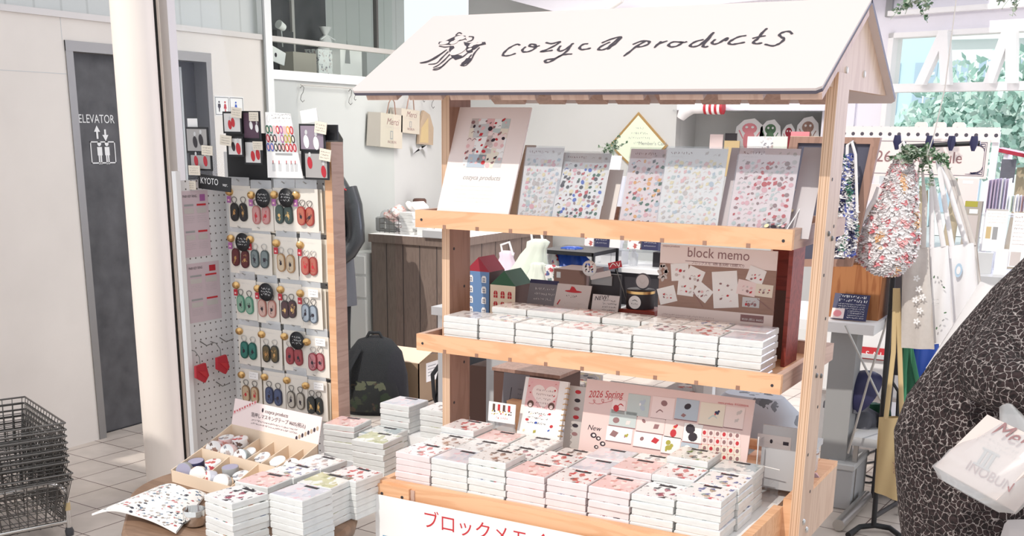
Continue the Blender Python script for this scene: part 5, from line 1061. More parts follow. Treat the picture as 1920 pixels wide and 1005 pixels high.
# things on the counter
zc = .9555
p = AY(711, 430, 3.62)
t = T('wire_basket', 'wire basket heaped with white packets at the counter left end', 'basket', (LX+.33, 3.72, zc if False else .8205)); b = MB()
for k in range(7): z_ = .02+k*.035; b.tube([(-.16, -.10, z_), (.16, -.10, z_), (.16, .10, z_), (-.16, .10, z_), (-.16, -.10, z_)], .0025, 'darksteel', 5)
for k in range(9): x_ = -.16+.04*k; b.tube([(x_, -.10, .02), (x_, -.10, .23)], .002, 'darksteel', 5)
for k in range(5): y_ = -.10+.05*k; b.tube([(.16, y_, .02), (.16, y_, .23)], .002, 'darksteel', 5)
b.tube([(-.16, 0, .02), (.16, 0, .02)], .002, 'darksteel', 5); b.box(-.15, -.09, 0, .15, .09, .018, 'darksteel'); b.build('wire_frame', t)
rr = random.Random(21)
for i in range(16):
    b = MB(); b.cbox(-.05, -.035, -.02, .05, .035, .02, rr.choice(['cover white sketch', 'paper', 'cover pink cake', 'plasticfilm']), .01)
    x_, y_, z_ = rr.uniform(-.11, .11), rr.uniform(-.05, .05), .05+i*.018
    b.build('packet', label=f'{NTH[i % 9] if i < 9 else "upper"} crumpled white packet {"low" if i < 9 else "high"} in the counter wire basket', cat='packet', group='packets in the wire basket', loc=(LX+.33+x_, 3.72+y_, .8205+z_), rot=(rr.uniform(-.6, .6), rr.uniform(-.6, .6), rr.uniform(0, 3)))['label'] = 'crumpled white packet heaped in the wire basket on the counter'
p = AZ(727, 434, zc); t = T('tape_dispenser', 'grey tape dispenser with a white tape roll on the counter', 'dispenser', (p.x, p.y, zc)); b = MB()
b.cbox(-.08, -.03, 0, .08, .03, .10, 'grey', .008); b.build('dispenser_body', t); b = MB(); b.lathe([(.026, -.02), (.05, -.02), (.05, .02), (.026, .02), (.026, -.02)], 'plasticfilm', (0, 0, .10), 24, ax='y', caps=False); b.build('tape', t); b = MB(); b.ell(0, .055, .010, .016, 'paper', -.031); b.ell(0, .03, .010, .013, 'paper', -.0311); b.build('tag_print', t)
p = AZ(751, 428, zc+.0); t = T('tape_canister', 'dark canister holding a white roll behind the clear boxes', 'canister', (p.x, p.y+.25, zc)); b = MB(); b.lathe([(.05, 0), (.05, .19), (.04, .20), (.0, .2)], 'housebrown', n=22, caps=False); b.build('can_body', t)
b = MB(); b.lathe([(.016, -.015), (.033, -.015), (.033, .015), (.016, .015), (.016, -.015)], 'paper', (.01, -.056, .13), 20, ax='y', caps=False); b.build('tape', t)
p = AZ(764, 440, zc)
for i in range(7): b = MB(); o_ = rr.uniform(-.012, .012); b.cbox(-.055, -.05, 0, .055, .05, .021, 'padside', .002, top='cover white sketch'); b.build('clear_box', label=f'{ORD[6-i]} clear box of the small stack on the counter', cat='box', group='clear boxes on the counter', loc=(p.x+o_, p.y+.05, zc+i*.0212), rot=(0, 0, rr.uniform(-.1, .1)))
p = AZ(785, 442, zc); b = MB(); b.cbox(-.04, -.03, 0, .04, .03, .06, 'padside', .003); b.build('clear_box', label='short clear box beside the stack on the counter', cat='box', loc=(p.x+.02, p.y+.04, zc))
p = AZ(812, 447, zc); b = MB(); b.cbox(-.085, -.04, 0, .085, .06, .052, 'winblue' if 0 else 'boxgrey', .004); b.build('grey_box', label='flat blue-grey box on the counter next to the cart post', cat='box', loc=(p.x, p.y+.04, zc))
# paper bags on the wall hooks
def wbag(px0, px1, py0, py1, label, m, d=.05, txt=True, side=True):
    f = Fr((LX+.05, 3, 0), (LX+.05, 4, 0)); a = f.l(px0, py1); c = f.l(px1, py0)
    w_ = c[0]-a[0]; h_ = c[1]-a[1]; t = T('paper_bag', label, 'bag', mw=f.mw()@Matrix.Translation((a[0], 0, a[1]))@Matrix.Rotation(.06, 4, 'Y'), group='sample bags hanging on the wall'); b = MB()
    b.box(0, 0, 0, w_, .035, h_, m); b.build('bag_body', t)
    if side: b = MB(); b.prism([(-w_*.45, .03, .0), (0, .0, .0), (0, 0, h_), (-w_*.4, .03, h_*.98)], (0, .004, 0), 'kraftgrey'); b.build('gusset', t)
    if txt: b = MB(); b.text('Merci', w_*.26, h_*.68, w_*.24, 'sk5', shear=.3); b.squig(w_*.15, h_*.58, w_*.85, .010, 'sk1', rnd=rr); b.rect(w_*.44, h_*.25, w_*.56, h_*.50, 'grey'); b.rect(w_*.47, h_*.28, w_*.53, h_*.47, m, -.0009); b.text('INOBUN', w_*.33, h_*.13, w_*.10, 'sk5'); b.build('print', t)
    b = MB(); b.tube([(w_*.25, -.004, h_), (w_*.30, -.01, h_+.07), (w_*.42, -.01, h_+.11), (w_*.55, -.01, h_+.08), (w_*.65, -.004, h_)], .004, 'framewood', 6); b.build('handle', t)
mat('bagpaper', (.62, .56, .46), .8)
wbag(713, 753, 212, 275, 'tall printed paper bag with dark handles, left of the wall bags', 'bagpaper')
wbag(752, 786, 204, 248, 'smaller printed paper bag hanging in the middle on the wall', 'bagpaper')
f = Fr((LX+.03, 3, 0), (LX+.03, 4, 0)); P = f.L([(785, 270), (812, 272), (813, 240), (806, 215), (795, 207), (788, 230)])
t = T('cone_bag', 'brown pointed paper cone bag hanging right of the printed bags', 'bag', mw=f.mw()); b = MB(); b.prism([(x, 0, z) for x, z in P], (0, .02, 0), 'kraft'); b.build('bag_body', t)
P = f.L([(787, 267), (803, 268), (803, 220), (790, 240)]); b = MB(); b.poly(P, 'yellowbag', -.001); b.build('clear_window', t)
P = f.L([(773, 272), (781, 272), (788, 281), (800, 272), (802, 290), (789, 275), (775, 288)]); b = MB(); b.poly([P[0], P[2], P[5], P[6]], 'lightgrey', 0); b.poly([P[2], P[3], P[4], P[5]], 'lightgrey', 0); b.build('ribbon_tail', t)
for i, (px, py) in enumerate(((567, 176), (657, 182), (666, 180), (795, 184), (812, 190))):
    P = AX(px, py, LX+.03); b = MB(); s_ = 1.0 if i in (0, 1, 4) else .55
    b.tube([(0, -.018*s_, .035*s_), (0, 0, .05*s_), (0, .018*s_, .038*s_), (0, .008*s_, .01*s_), (0, -.012*s_, -.01*s_), (0, -.02*s_, -.035*s_), (0, 0, -.05*s_), (0, .018*s_, -.038*s_)], .0022, 'darksteel', 6)
    b.build('s_hook', label=['large S hook hanging at the far left under the wall shelf', 'large S hook left of the paper bags', 'small dark S hook beside the large one left of the bags', 'small S hook above the brown cone bag', 'large pale S hook at the right end near the cart post'][i], cat='hook', loc=P)
b = MB(); b.tube([(LX+.03, 3.0, 1.905), (LX+.03, 5.0, 1.905)], .004, 'mullion', 8); b.build('hanging_rail', label='thin metal rail under the wall shelf carrying the S hooks', cat='rail')
# things in the wall niche, behind the glass
NXm = LX-.35
def nbox(px0, px1, py0, py1, m, name, label, cat, X=NXm, body=None, d=.12):
    a = AX(px0, py1, X); c = AX(px1, py0, X); z0 = 1.986; b = MB(); b.box(X-d, a.y, z0, X, c.y, c.z, m)
    if body: body(b, X, a.y, c.y, z0, c.z)
    return b.build(name, label=label, cat=cat)
nbox(551, 593, 101, 135, 'kraftgrey', 'brown_box', 'plain grey-brown box on the wall shelf behind the glass', 'box')
nbox(598, 637, 96, 140, 'cover white sketch', 'wrapped_box', 'box in pale patterned wrap in the wall niche', 'box')
nbox(639, 678, 95, 143, 'paper', 'white_box', 'white box with grey drawing next to the wrapped box', 'box', LX-.28, lambda b, X, y0, y1, z0, z1: (b.add([(X+.001, y0+(y1-y0)*.2, z0+.10), (X+.001, y0+(y1-y0)*.45, z0+.10), (X+.001, y0+(y1-y0)*.42, z0+.2), (X+.001, y0+(y1-y0)*.3, z0+.26)], [(0, 1, 2, 3)], 'grey')))
nbox(688, 712, 93, 113, 'lightgrey', 'framed_card', 'small pale framed card at the back of the wall niche', 'card', LX-.45)
nbox(522, 550, 60, 128, 'stone', 'dark_case', 'dark speckled case in the wall niche', 'case', LX-.50)
P = AX(610, 62, LX-.42); t = T('cloth_bag', 'small white drawstring cloth bag standing in the wall niche', 'bag', (P.x, P.y, 1.986)); b = MB(); hz = P.z-1.986+.04
b.loft([((0, 0, 0), .05, .06, 0), ((0, 0, hz*.45), .06, .07, 0), ((0, 0, hz*.78), .035, .045, 0), ((0, 0, hz*.84), .012, .014, 0), ((0, 0, hz), .04, .05, 0)], 'canvaswhite', 18, .04, 6); b.build('bag_body', t); b = MB(); b.tube([(.02, -.08, hz*.74), (.01, 0, hz*.84), (.02, .08, hz*.76)], .006, 'white', 6); b.build('ribbon', t)
f = Fr((LX-.30, 2.8, 0), (LX-.30, 3.2, 0)); P = f.L([(505, 82), (536, 100), (533, 123), (507, 112)]); b = MB(); b.prism([(x, 0, z) for x, z in P], (0, .01, 0), 'paper'); X, Z = f.l(517, 103); b.ell(X, Z, .012, .014, 'ink'); b.build('tilted_sign', label='tilted white sign with a black ring at the niche left end', cat='sign', mw=f.mw())
P0 = AX(522, 45, LX-.2); b = MB(); b.tube([P0, AX(532, 52, LX-.2)], [.028, .022], 'tubewhite', 14); b.tube([AX(527, 50, LX-.22), AX(530, 88, LX-.22)], .004, 'steel', 6); b.build('spot_lamp', label='white spot lamp on a thin arm behind the glass niche', cat='lamp')
P0 = AX(605, -20, LX-.58); P1 = AX(505, 100, LX-.58); b = MB(); b.box(LX-.595, P1.y, 1.99, LX-.56, P0.y, 3.05, 'navy' if 0 else 'stone'); b.box(LX-.56, AX(542, 0, LX-.56).y, 1.99, LX-.54, AX(547, 0, LX-.56).y, 3.05, 'mullion'); b.build('dark_door_panel', label='tall dark grey panel at the back of the wall niche', cat='panel')
# cardboard box, backpacks
bx0 = -2.16; bx1 = -1.885; by0 = 2.813; by1 = 3.10; bh = .262
t = T('cardboard_box', 'open brown cardboard box on the floor in front of the counter', 'box'); b = MB()
for q in ((bx0, by0, bx1, by0+.006), (bx0, by1-.006, bx1, by1), (bx0, by0, bx0+.006, by1), (bx1-.006, by0, bx1, by1)): b.box(q[0], q[1], 0, q[2], q[3], bh, 'cardboard')
b.box(bx0, by0, 0, bx1, by1, .006, 'cardboard'); b.build('box_body', t)
b = MB(); b.prism([(bx0, by0, bh), (bx1, by0, bh), (bx1-.01, by0+.18, bh+.05), (bx0-.02, by0+.18, bh+.05)], (0, .002, .004), 'cardboardlight'); b.build('top_flap', t)
b = MB(); b.prism([(bx1, by0+.01, bh), (bx1, by1, bh), (bx1+.05, by1-.01, bh+.05), (bx1+.05, by0+.05, bh+.05)], (.003, 0, .002), 'cardboard'); b.build('side_flap', t)
b = MB(); b.box(bx1, by0+.08, .13, bx1+.001, by0+.22, .25, 'paper'); [b.box(bx1+.001, by0+.10, .225-.02*k, bx1+.0015, by0+.19, .230-.02*k, 'grey') for k in range(4)]; b.build('shipping_label', t)
def backpack(loc, h_, w_, d_, m, m2, label, rz=0):
    t = T('backpack', label, 'backpack', loc, rz); b = MB()
    b.loft([((0, 0, 0), w_*.5, d_*.5, 0), ((0, 0, h_*.08), w_*.54, d_*.55, 0), ((0, 0, h_*.5), w_*.52, d_*.5, 0), ((0, .01, h_*.8), w_*.44, d_*.40, 0), ((0, .02, h_*.95), w_*.28, d_*.26, 0), ((0, .02, h_), w_*.08, d_*.1, 0)], m, 30, .03, 5, sq=.75); b.build('bag_body', t)
    b = MB(); b.loft([((.0, -d_*.42, h_*.06), w_*.40, d_*.18, 0), ((.0, -d_*.45, h_*.30), w_*.42, d_*.22, 0), ((0, -d_*.36, h_*.46), w_*.36, d_*.14, 0)], m2, 20, .02, 5, sq=.8); b.build('front_pocket', t)
    b = MB(); b.tube([(-w_*.22, -d_*.3, h_*.86), (-w_*.40, -d_*.62, h_*.6), (-w_*.38, -d_*.60, h_*.3), (-w_*.40, -d_*.3, h_*.08)], .022, 'cloth_black', 8, flat=.4); b.build('shoulder_strap', t)
    b = MB(); b.tube([(-.05, 0, h_*.96), (-.03, 0, h_*1.05), (.03, 0, h_*1.05), (.05, 0, h_*.96)], .010, 'cloth_black', 8); b.build('handle', t)
    return t
backpack((-2.03, 2.56, 0), .455, .36, .26, 'cloth_black', 'camo', 'black and camouflage backpack on the floor beside the cardboard box', .5)
backpack((-1.24, 2.3, .12), .42, .30, .22, 'cloth_black', 'cloth_black', 'plain black backpack seen between the left cart post and grey board')
b = MB(); b.box(-1.42, 2.15, 0, -1.05, 2.50, .12, 'offblack'); b.build('low_black_crate', label='low black crate under the plain black backpack', cat='crate')
# nested wire baskets and chrome cart
K = AZ(122, 793, .48); K2 = AZ(45, 743, .48); U = (K2-K); U.z = 0; bl_ = U.length*.98; U.normalize(); V = Vector((U.y, -U.x, 0)); V = V if V.y < 0 else -V
def basket_mesh():
    b = MB(); w_, d_, h_ = bl_, .36, .20; ti = .035
    def rect(i, z): return [(i, i, z), (w_-i, i, z), (w_-i, d_-i, z), (i, d_-i, z), (i, i, z)]
    b.tube(rect(0, 0), .0042, 'darksteel', 6, smooth=False); b.tube(rect(.012, -.022), .003, 'darksteel', 5)
    for k in range(1, 5): b.tube(rect(.012+ti*k/4, -.022-(h_-.022)*k/4), .0022, 'darksteel', 5)
    n = 14
    for k in range(n+1):
        x = .012+(w_-.024)*k/n; xb2 = ti+.012+(w_-2*ti-.024)*k/n
        for y, yb in ((.0, ti+.01), (d_, d_-ti-.01)): b.tube([(x, y, 0), (xb2, yb, -h_)], .0018, 'darksteel', 4)
    for k in range(9):
        y = .012+(d_-.024)*k/8; yb2 = ti+.012+(d_-2*ti-.024)*k/8
        for x, xb2 in ((0., ti+.01), (w_, w_-ti-.01)): b.tube([(x, y, 0), (xb2, yb2, -h_)], .0018, 'darksteel', 4)
    for k in range(7): y = ti+.01+(d_-2*ti-.02)*k/6; b.tube([(ti, y, -h_), (w_-ti, y, -h_)], .0018, 'darksteel', 4)
    return b.mesh('wire_basket')
BM = basket_mesh(); rzb = math.atan2(U.y, U.x)
flip = Vector((-U.y, U.x, 0)).dot(V) > 0
for i in range(9):
    o = bpy.data.objects.new('shopping_basket', BM); COL.objects.link(o)
    org = Vector((K.x, K.y, 0)) + (Vector((0, 0, 0)) if flip else V*.36) - U*.003*(i % 2)
    if i > 6: org += -U*.03
    o.location = (org.x, org.y, .48-.0275*i-(.012 if i > 6 else 0)); o.rotation_euler = (0, 0, rzb)
    tag(o, f'{ORD[i]} dark wire shopping basket of the nested stack by the left wall', 'shopping basket', 'nested wire shopping baskets')
Fp = AZ(131, 1003, 0)
t = T('basket_trolley', 'chrome tube trolley frame with yellow tape holding the wire baskets', 'trolley'); b = MB()
F1 = AX(118, 905, Fp.x); hz = F1.z
b.tube([Fp+Vector((0, 0, .03)), Vector((Fp.x, Fp.y, hz*.75)), Vector((Fp.x-.01, Fp.y-.02, hz*.95)), Vector((Fp.x-.03, Fp.y-.08, hz*1.02)), Vector((Fp.x-.09, Fp.y-.28, hz*.98)), Vector((Fp.x-.15, Fp.y-.5, hz*.95))], .011, 'chrome', 12); b.build('tube_frame', t)
b = MB(); b.lathe([(.016, 0), (.018, .02), (.012, .035)], 'darkgreyplastic', Fp, 14); b.build('castor_foot', t)
b = MB(); b.tube([Vector((Fp.x, Fp.y, hz*.48)), Vector((Fp.x, Fp.y, hz*.62))], .0135, 'yellowbag', 12); b.build('tape_band', t)
b = MB(); q0 = Vector((Fp.x, Fp.y, .06)); b.tube([q0, q0+U*.5], .008, 'chrome', 8); b.tube([q0, q0+V*.4], .008, 'chrome', 8); b.build('lower_rail', t)
# ================= PEOPLE =================
def limb(b, pts, rs, m, n=14, flat=1): b.tube(pts, rs, m, n, True, flat); return b
def hand(b, W0, d, side, m='skin', curl=.3, s=1.0):
    d = Vector(d).normalized(); sd = Vector(side).normalized(); nn = d.cross(sd)
    W0 = Vector(W0); b.tube([W0-d*.01, W0+d*.03*s, W0+d*.075*s], [.024*s, .036*s, .034*s], m, 10, True, .5)
    for i, (o, l_) in enumerate(((-.026, .062), (-.009, .072), (.009, .068), (.026, .052))):
        p0 = W0+d*.072*s+sd*o*s; b.tube([p0, p0+d*l_*.5*s+nn*.004, p0+d*l_*.8*s+nn*(.012+curl*.03), p0+d*l_*(.95-curl*.2)*s+nn*(.02+curl*.06)], [.0095*s, .009*s, .008*s, .006*s], m, 8)
    p0 = W0+d*.02*s-sd*.028*s; b.tube([p0, p0+d*.03*s-sd*.018*s, p0+d*.055*s-sd*.02*s+nn*.01], [.011*s, .010*s, .008*s], m, 8)
def head(b, c, s=1.0, face=(0, -1, 0), hairm='hair'):
    c = Vector(c); fz = Vector(face).normalized(); sx = fz.cross(Vector((0, 0, 1)))
    rz = math.atan2(fz.y, fz.x)+math.pi/2
    b.loft([(c+Vector((0, 0, z))-fz*o, rx*s, ry*s, rz) for z, rx, ry, o in ((-.115, .028, .032, -.035), (-.10, .045, .055, -.02), (-.06, .064, .085, 0), (0, .074, .098, 0), (.05, .074, .095, .005), (.09, .055, .07, .01), (.11, .02, .03, .01))], 'skin', 22)
    b.tube([c+fz*.095+Vector((0, 0, .012)), c+fz*.118+Vector((0, 0, -.02)), c+fz*.098+Vector((0, 0, -.028))], [.007, .012, .008], 'skin', 8)
    for q in (-1, 1):
        b.lathe([(0, -.004), (.011, 0), (0, .004)], 'white', c+fz*.091+sx*.030*q+Vector((0, 0, .008)), 10, ax='y', caps=False); b.lathe([(0, -.004), (.006, 0), (0, .004)], 'ink', c+fz*.0935+sx*.030*q+Vector((0, 0, .008)), 8, ax='y', caps=False)
        b.tube([c+sx*.074*q+Vector((0, 0, .02)), c+sx*.086*q-fz*.01, c+sx*.076*q+Vector((0, 0, -.025))], [.006, .012, .007], 'skin', 8)
    b.tube([c+fz*.088-sx*.022+Vector((0, 0, -.055)), c+fz*.098+Vector((0, 0, -.056)), c+fz*.088+sx*.022+Vector((0, 0, -.055))], [.003, .006, .003], 'redink', 6)
# staff member behind the pegboard stand
SX, SY = AY(618, 500, 2.95).x, 2.95
t = T('person', 'person in dark padded jacket and grey skirt standing behind the pegboard', 'person', (SX, SY, 0)); t['label'] = 'person in dark padded jacket and skirt, arm bent, half hidden by the pegboard'
b = MB()
for q in (-1, 1):
    limb(b, [(q*.075, 0, .80), (q*.08, 0, .45), (q*.08, .01, .08)], [.075, .050, .034], 'skin'); b.tube([(q*.08, .05, .035), (q*.08, -.12, .030)], [.035, .038], 'skin', 10)
b.loft([((0, 0, .76), .13, .10, 0), ((0, 0, .95), .14, .11, 0), ((0, 0, 1.15), .15, .10, 0), ((0, 0, 1.30), .12, .08, 0), ((0, 0, 1.36), .09, .06, 0), ((0, 0, 1.43), .045, .045, 0)], 'skin', 20)
head(b, (0, -.01, 1.53), 1, (-.3, -1, 0)); b.build('body', t)
b = MB(); b.loft([((0, .015, 1.36), .06, .055, 0), ((0, .02, 1.48), .088, .098, 0), ((0, .02, 1.58), .090, .105, 0), ((0, .015, 1.645), .055, .07, 0), ((0, .01, 1.66), .01, .01, 0)], 'hair', 20); b.tube([(.06, .02, 1.5), (.09, -.01, 1.40), (.085, -.02, 1.30)], [.04, .035, .015], 'hair', 10); b.build('hair', t)
b = MB(); b.loft([((0, 0, .55), .185, .14, 0), ((0, 0, .75), .175, .135, 0), ((0, 0, .98), .155, .125, 0)], 'greyfabric', 26, .03, 9); b.build('skirt', t)
b = MB()
for q in (-1, 1): limb(b, [(q*.08, 0, .6), (q*.082, 0, .4), (q*.082, .01, .1)], [.072, .058, .045], 'cloth_black'); b.tube([(q*.08, .06, .04), (q*.08, -.13, .035)], [.042, .045], 'cloth_black', 10)
b.build('tights_and_shoes', t)
mat('puffer', (.035, .036, .042), .35, coat=.3, bump=.3, nscale=10)
b = MB(); b.loft([((0, 0, .93), .165, .14, 0), ((0, 0, 1.1), .17, .14, 0), ((0, 0, 1.26), .18, .13, 0), ((0, 0, 1.35), .12, .09, 0), ((0, 0, 1.39), .07, .07, 0)], 'puffer', 26, .02, 8); b.build('jacket', t)
b = MB(); pts = [(.16, 0, 1.28), (.20, .0, 1.18), (.225, -.01, 1.06), (.23, -.02, .98), (.20, -.06, .90), (.15, -.11, .84), (.12, -.15, .80)]; limb(b, pts, [.062, .060, .056, .060, .054, .046, .040], 'puffer'); b.build('sleeve', t)
for k, (p, r_) in enumerate((((.222, -.01, 1.02), .063), ((.212, -.05, .93), .060), ((.17, -.09, .865), .052))): b = MB(); b.tube([Vector(p)+Vector((0, 0, .006)), Vector(p)-Vector((0, 0, .006))], r_, 'steel', 16, smooth=True); 
b = MB(); hand(b, (.11, -.16, .79), (-.5, -.4, -.6), (.6, -.6, 0)); b.build('hand', t)
b = MB(); b.cbox(.115, -.21, 1.07, .225, -.185, 1.31, 'palepink', .012); b.box(.120, -.212, 1.08, .22, -.2105, 1.18, 'cover red bow'); b.tube([(.115, -.215, 1.11), (.17, -.215, 1.19), (.225, -.215, 1.25)], .005, 'redink', 6); b.tube([(.115, -.20, 1.25), (.14, -.20, 1.32), (.20, -.19, 1.33), (.225, -.10, 1.28)], .005, 'redink', 6); b.build('pink_pouch', t, label='pale pink pouch with a red strap')
# ================= DISPLAY TABLES BEHIND THE CART =================
rr = random.Random(31)
t = T('display_table', 'white display table behind the cart carrying bags and the glass cabinet', 'table'); b = MB()
b.box(-.72, 1.18, .885, .55, 2.05, .92, 'white'); b.build('tabletop', t); b = MB(); b.box(-.70, 1.22, .36, .53, 2.0, .38, 'white'); b.build('lower_shelf', t)
for x, y in ((-.70, 1.2), (.50, 1.2), (-.70, 1.99), (.50, 1.99)): b = MB(); b.box(x, y, 0, x+.035, y+.035, .885, 'white'); b.build('leg', t)
tz = .9205
def bagloft(name, label, cat, px, py0, py1, Y, w0, m, ztop=None, fold=.10, dy=.5, hand=None, tilt=0, zb=None):
    c = AY(px, py1, Y); z0 = zb if zb is not None else c.z; z1 = AY(px, py0, Y).z; h_ = z1-z0
    t = T(name, label, cat, (c.x, Y, z0)); b = MB()
    b.loft([((0, 0, 0), w0*.85, w0*.8*dy, 0), ((0, 0, h_*.12), w0*1.05, w0*dy, .1), ((tilt*.3, 0, h_*.35), w0*1.05, w0*dy, .15), ((tilt*.55, 0, h_*.58), w0*.9, w0*dy*.8, .2), ((tilt*.8, 0, h_*.78), w0*.62, w0*dy*.6, .3), ((tilt, 0, h_*.88), w0*.48, w0*dy*.5, .3), ((tilt*1.1, 0, h_*.96), w0*.55, w0*dy*.5, .3), ((tilt*1.15, 0, h_), w0*.3, w0*dy*.3, .3)], m, 28, fold, 7); b.build('bag_body', t)
    if hand: b = MB(); b.tube([(tilt-.02, 0, h_*.9), (tilt-.03, 0, h_*1.1), (tilt+.01, 0, h_*1.16), (tilt+.03, 0, h_*.92)], .006, hand, 6, flat=.4); b.build('handle', t)
    return t
bagloft('plastic_bag', 'tall knotted pale green-white plastic bag behind the house boxes', 'bag', 978, 446, 530, 1.30, .085, 'plasticgreen', tilt=.07, hand='white', zb=tz)
bagloft('plastic_bag', 'small white and pink plastic bag left of the tall knotted bag', 'bag', 950, 470, 530, 1.42, .060, 'plasticpink', hand='white', zb=tz)
for i, (px, w_, m_) in enumerate(((1008, .06, 'plasticgreen'), (1030, .055, 'cover mixed icon'), (1052, .05, 'plasticgreen'))):
    bagloft('snack_packet', f'{["left", "middle", "right"][i]} crumpled packet in front of the tall knotted plastic bag', 'packet', px, 492+i*4, 535, 1.24+.02*i, w_, m_, zb=tz, fold=.18)
bagloft('cloth_bag', 'crumpled bright blue cloth bag inside the black rack', 'bag', 1072, 462, 500, 1.52, .080, 'blue', fold=.2, dy=.8, zb=1.03)
bagloft('cloth_bag', 'crumpled white and red printed bag inside the black rack left side', 'bag', 1035, 466, 500, 1.50, .06, 'cover red bow', fold=.2, dy=.8, zb=1.03)
t = T('black_rack', 'small black wire shelf rack standing on the display table', 'rack'); A = AY(1014, 470, 1.42); Bq = AY(1113, 470, 1.42); zt_r = A.z
for x in (A.x, Bq.x):
    for y in (1.42, 1.66): b = MB(); b.box(x-.005, y-.005, tz, x+.005, y+.005, zt_r+.005, 'black'); b.build('leg', t)
b = MB(); b.box(A.x, 1.415, zt_r-.01, Bq.x, 1.665, zt_r+.006, 'black'); b.build('top_shelf', t); b = MB(); b.box(A.x, 1.415, 1.022, Bq.x, 1.665, 1.028, 'black'); b.build('lower_shelf', t)
A = AY(1038, 540, 1.20); Bq = AY(1100, 508, 1.20); b = MB(); b.box(A.x, 1.20, tz, Bq.x, 1.36, Bq.z, 'housebrown'); b.rect(A.x+.012, Bq.z-.035, A.x+.03, Bq.z-.012, 'grey', 1.1995); b.build('brown_box', label='dark brown box with small grey logo behind the bowl card', cat='box')
# glass cabinet
A = AY(1112, 520, 1.75); Bq = AY(1262, 470, 1.75); x0, x1 = A.x, Bq.x; zt_c = AY(1200, 470, 1.75).z
t = T('glass_cabinet', 'glass display cabinet with white base behind the middle shelf', 'cabinet')
b = MB(); b.box(x0, 1.70, tz, x1, 2.02, AY(1200, 512, 1.70).z, 'offblack', {1: 'white'}); b.build('base', t); zc_ = AY(1200, 512, 1.70).z
b = MB(); b.box(x0-.02, 1.68, zc_, x1, 2.02, zc_+.018, 'white'); b.build('base_top', t)
b = MB(); b.box(x0-.03, 1.68, zt_c, x1, 2.02, zt_c+.006, 'acrylic'); b.build('glass_top', t)
for x in (x0, x1-.006): b = MB(); b.box(x, 1.70, zc_+.018, x+.004, 2.02, zt_c, 'acrylic'); b.build('glass_side', t)
b = MB(); b.box(x0, 2.0, zc_+.018, x1, 2.015, zt_c, 'panelgrey'); b.build('back_panel', t)
q0 = x0+.02; b = MB(); b.box(q0, 1.78, zc_+.018, q0+.10, 1.86, zt_c-.008, 'white'); b.box(q0+.048, 1.779, zc_+.018, q0+.052, 1.78, zt_c-.008, 'lightgrey'); b.build('white_carton', label='white double carton standing inside the glass cabinet', cat='box')
b = MB(); b.lathe([(.018, 0), (.02, .05), (.008, .06), (.007, .072), (.012, .078), (0, .08)], 'plasticfilm', (q0+.15, 1.80, zc_+.018), 18, caps=False); b.build('glass_bottle', label='small clear glass bottle beside the white carton in the cabinet', cat='bottle')
b = MB(); b.box(q0+.24, 1.80, zc_+.018, q0+.40, 1.95, zt_c-.008, 'offblack'); b.build('black_box', label='black box at the right inside the glass cabinet', cat='box')
for i, (px, w_, m_) in enumerate(((1105, .05, 'cover red bow'), (1127, .075, 'navy'), (1152, .05, 'paper'), (1188, .06, 'cover red bow'), (1218, .075, 'navy'))):
    p = AY(px, 466, 1.74); b = MB(); b.box(-w_/2, 0, 0, w_/2, .03, .06, m_)
    if m_ == 'navy': [b.squig(-w_*.35, .042-.014*k, w_*.35, .006, 'white', -.0008, rr) for k in range(3)]
    b.build('display_card', label=['red and white patterned pack on the glass cabinet, far left', 'navy card with white writing on the glass cabinet, left of the pair', 'white crumpled pack between the navy card and red pack on the cabinet', 'red and white pack right of the white one on the cabinet', 'navy card with white writing at the cabinet right end'][i], cat='pack', loc=(p.x, 1.74, zt_c+.0062), rot=(-.12, 0, 0))
# lower shelf goods, seen between middle shelf and tray
for i, (xa_, xb2, zt2, m_, lab) in enumerate(((-.60, -.38, .66, 'housebrown', 'dark brown carton on the lower display shelf, left'), (-.34, -.10, .62, 'clutter', 'patterned carton on the lower display shelf behind the notebook'), (-.06, .20, .60, 'cardlight', 'pale carton on the lower display shelf behind the spring sign'), (.24, .50, .63, 'clutter', 'patterned carton at the right of the lower display shelf'))):
    b = MB(); b.cbox(xa_, 1.30, .3805, xb2, 1.60, zt2, m_, .004); b.build('carton', label=lab, cat='carton')
b = MB(); b.loft([((0, 0, 0), .10, .06, 0), ((0, 0, .05), .15, .08, 0), ((0, 0, .12), .15, .08, 0), ((0, 0, .17), .10, .05, 0)], 'leafcushion', 26, .02, 6, sq=.7)
b.build('leaf_cushion', label='blue-grey leaf patterned cushion behind the right end of the tray', cat='cushion', loc=(.80, .86, .62))
t = T('low_stand', 'grey low stand holding the leaf cushion behind the cart', 'stand'); b = MB(); b.box(.58, .72, .60, 1.0, 1.05, .62, 'boxgrey'); b.build('top', t)
for x, y in ((.59, .73), (.97, .73), (.59, 1.02), (.97, 1.02)): b = MB(); b.box(x, y, 0, x+.02, y+.02, .60, 'boxgrey'); b.build('leg', t)
b = MB(); b.loft([((0, 0, 0), .12, .05, 0), ((0, 0, .06), .14, .07, 0), ((0, 0, .10), .10, .05, 0)], 'canvaswhite', 24, .1, 7); b.build('folded_quilt', label='crumpled pale blue-white quilt beside the leaf cushion', cat='quilt', loc=(.49, 1.46, .6305))
f = Fr((-.47, .95, .30), (-.37, .95, .30), 4); A = AY(912, 675, .95); Bq = AY(938, 790, .95)
b = MB(); b.box(A.x, .95, .0, Bq.x+.03, .965, A.z+.05, 'boxgrey'); b.build('grey_board', label='grey board standing on the floor right of the plain black backpack', cat='board')
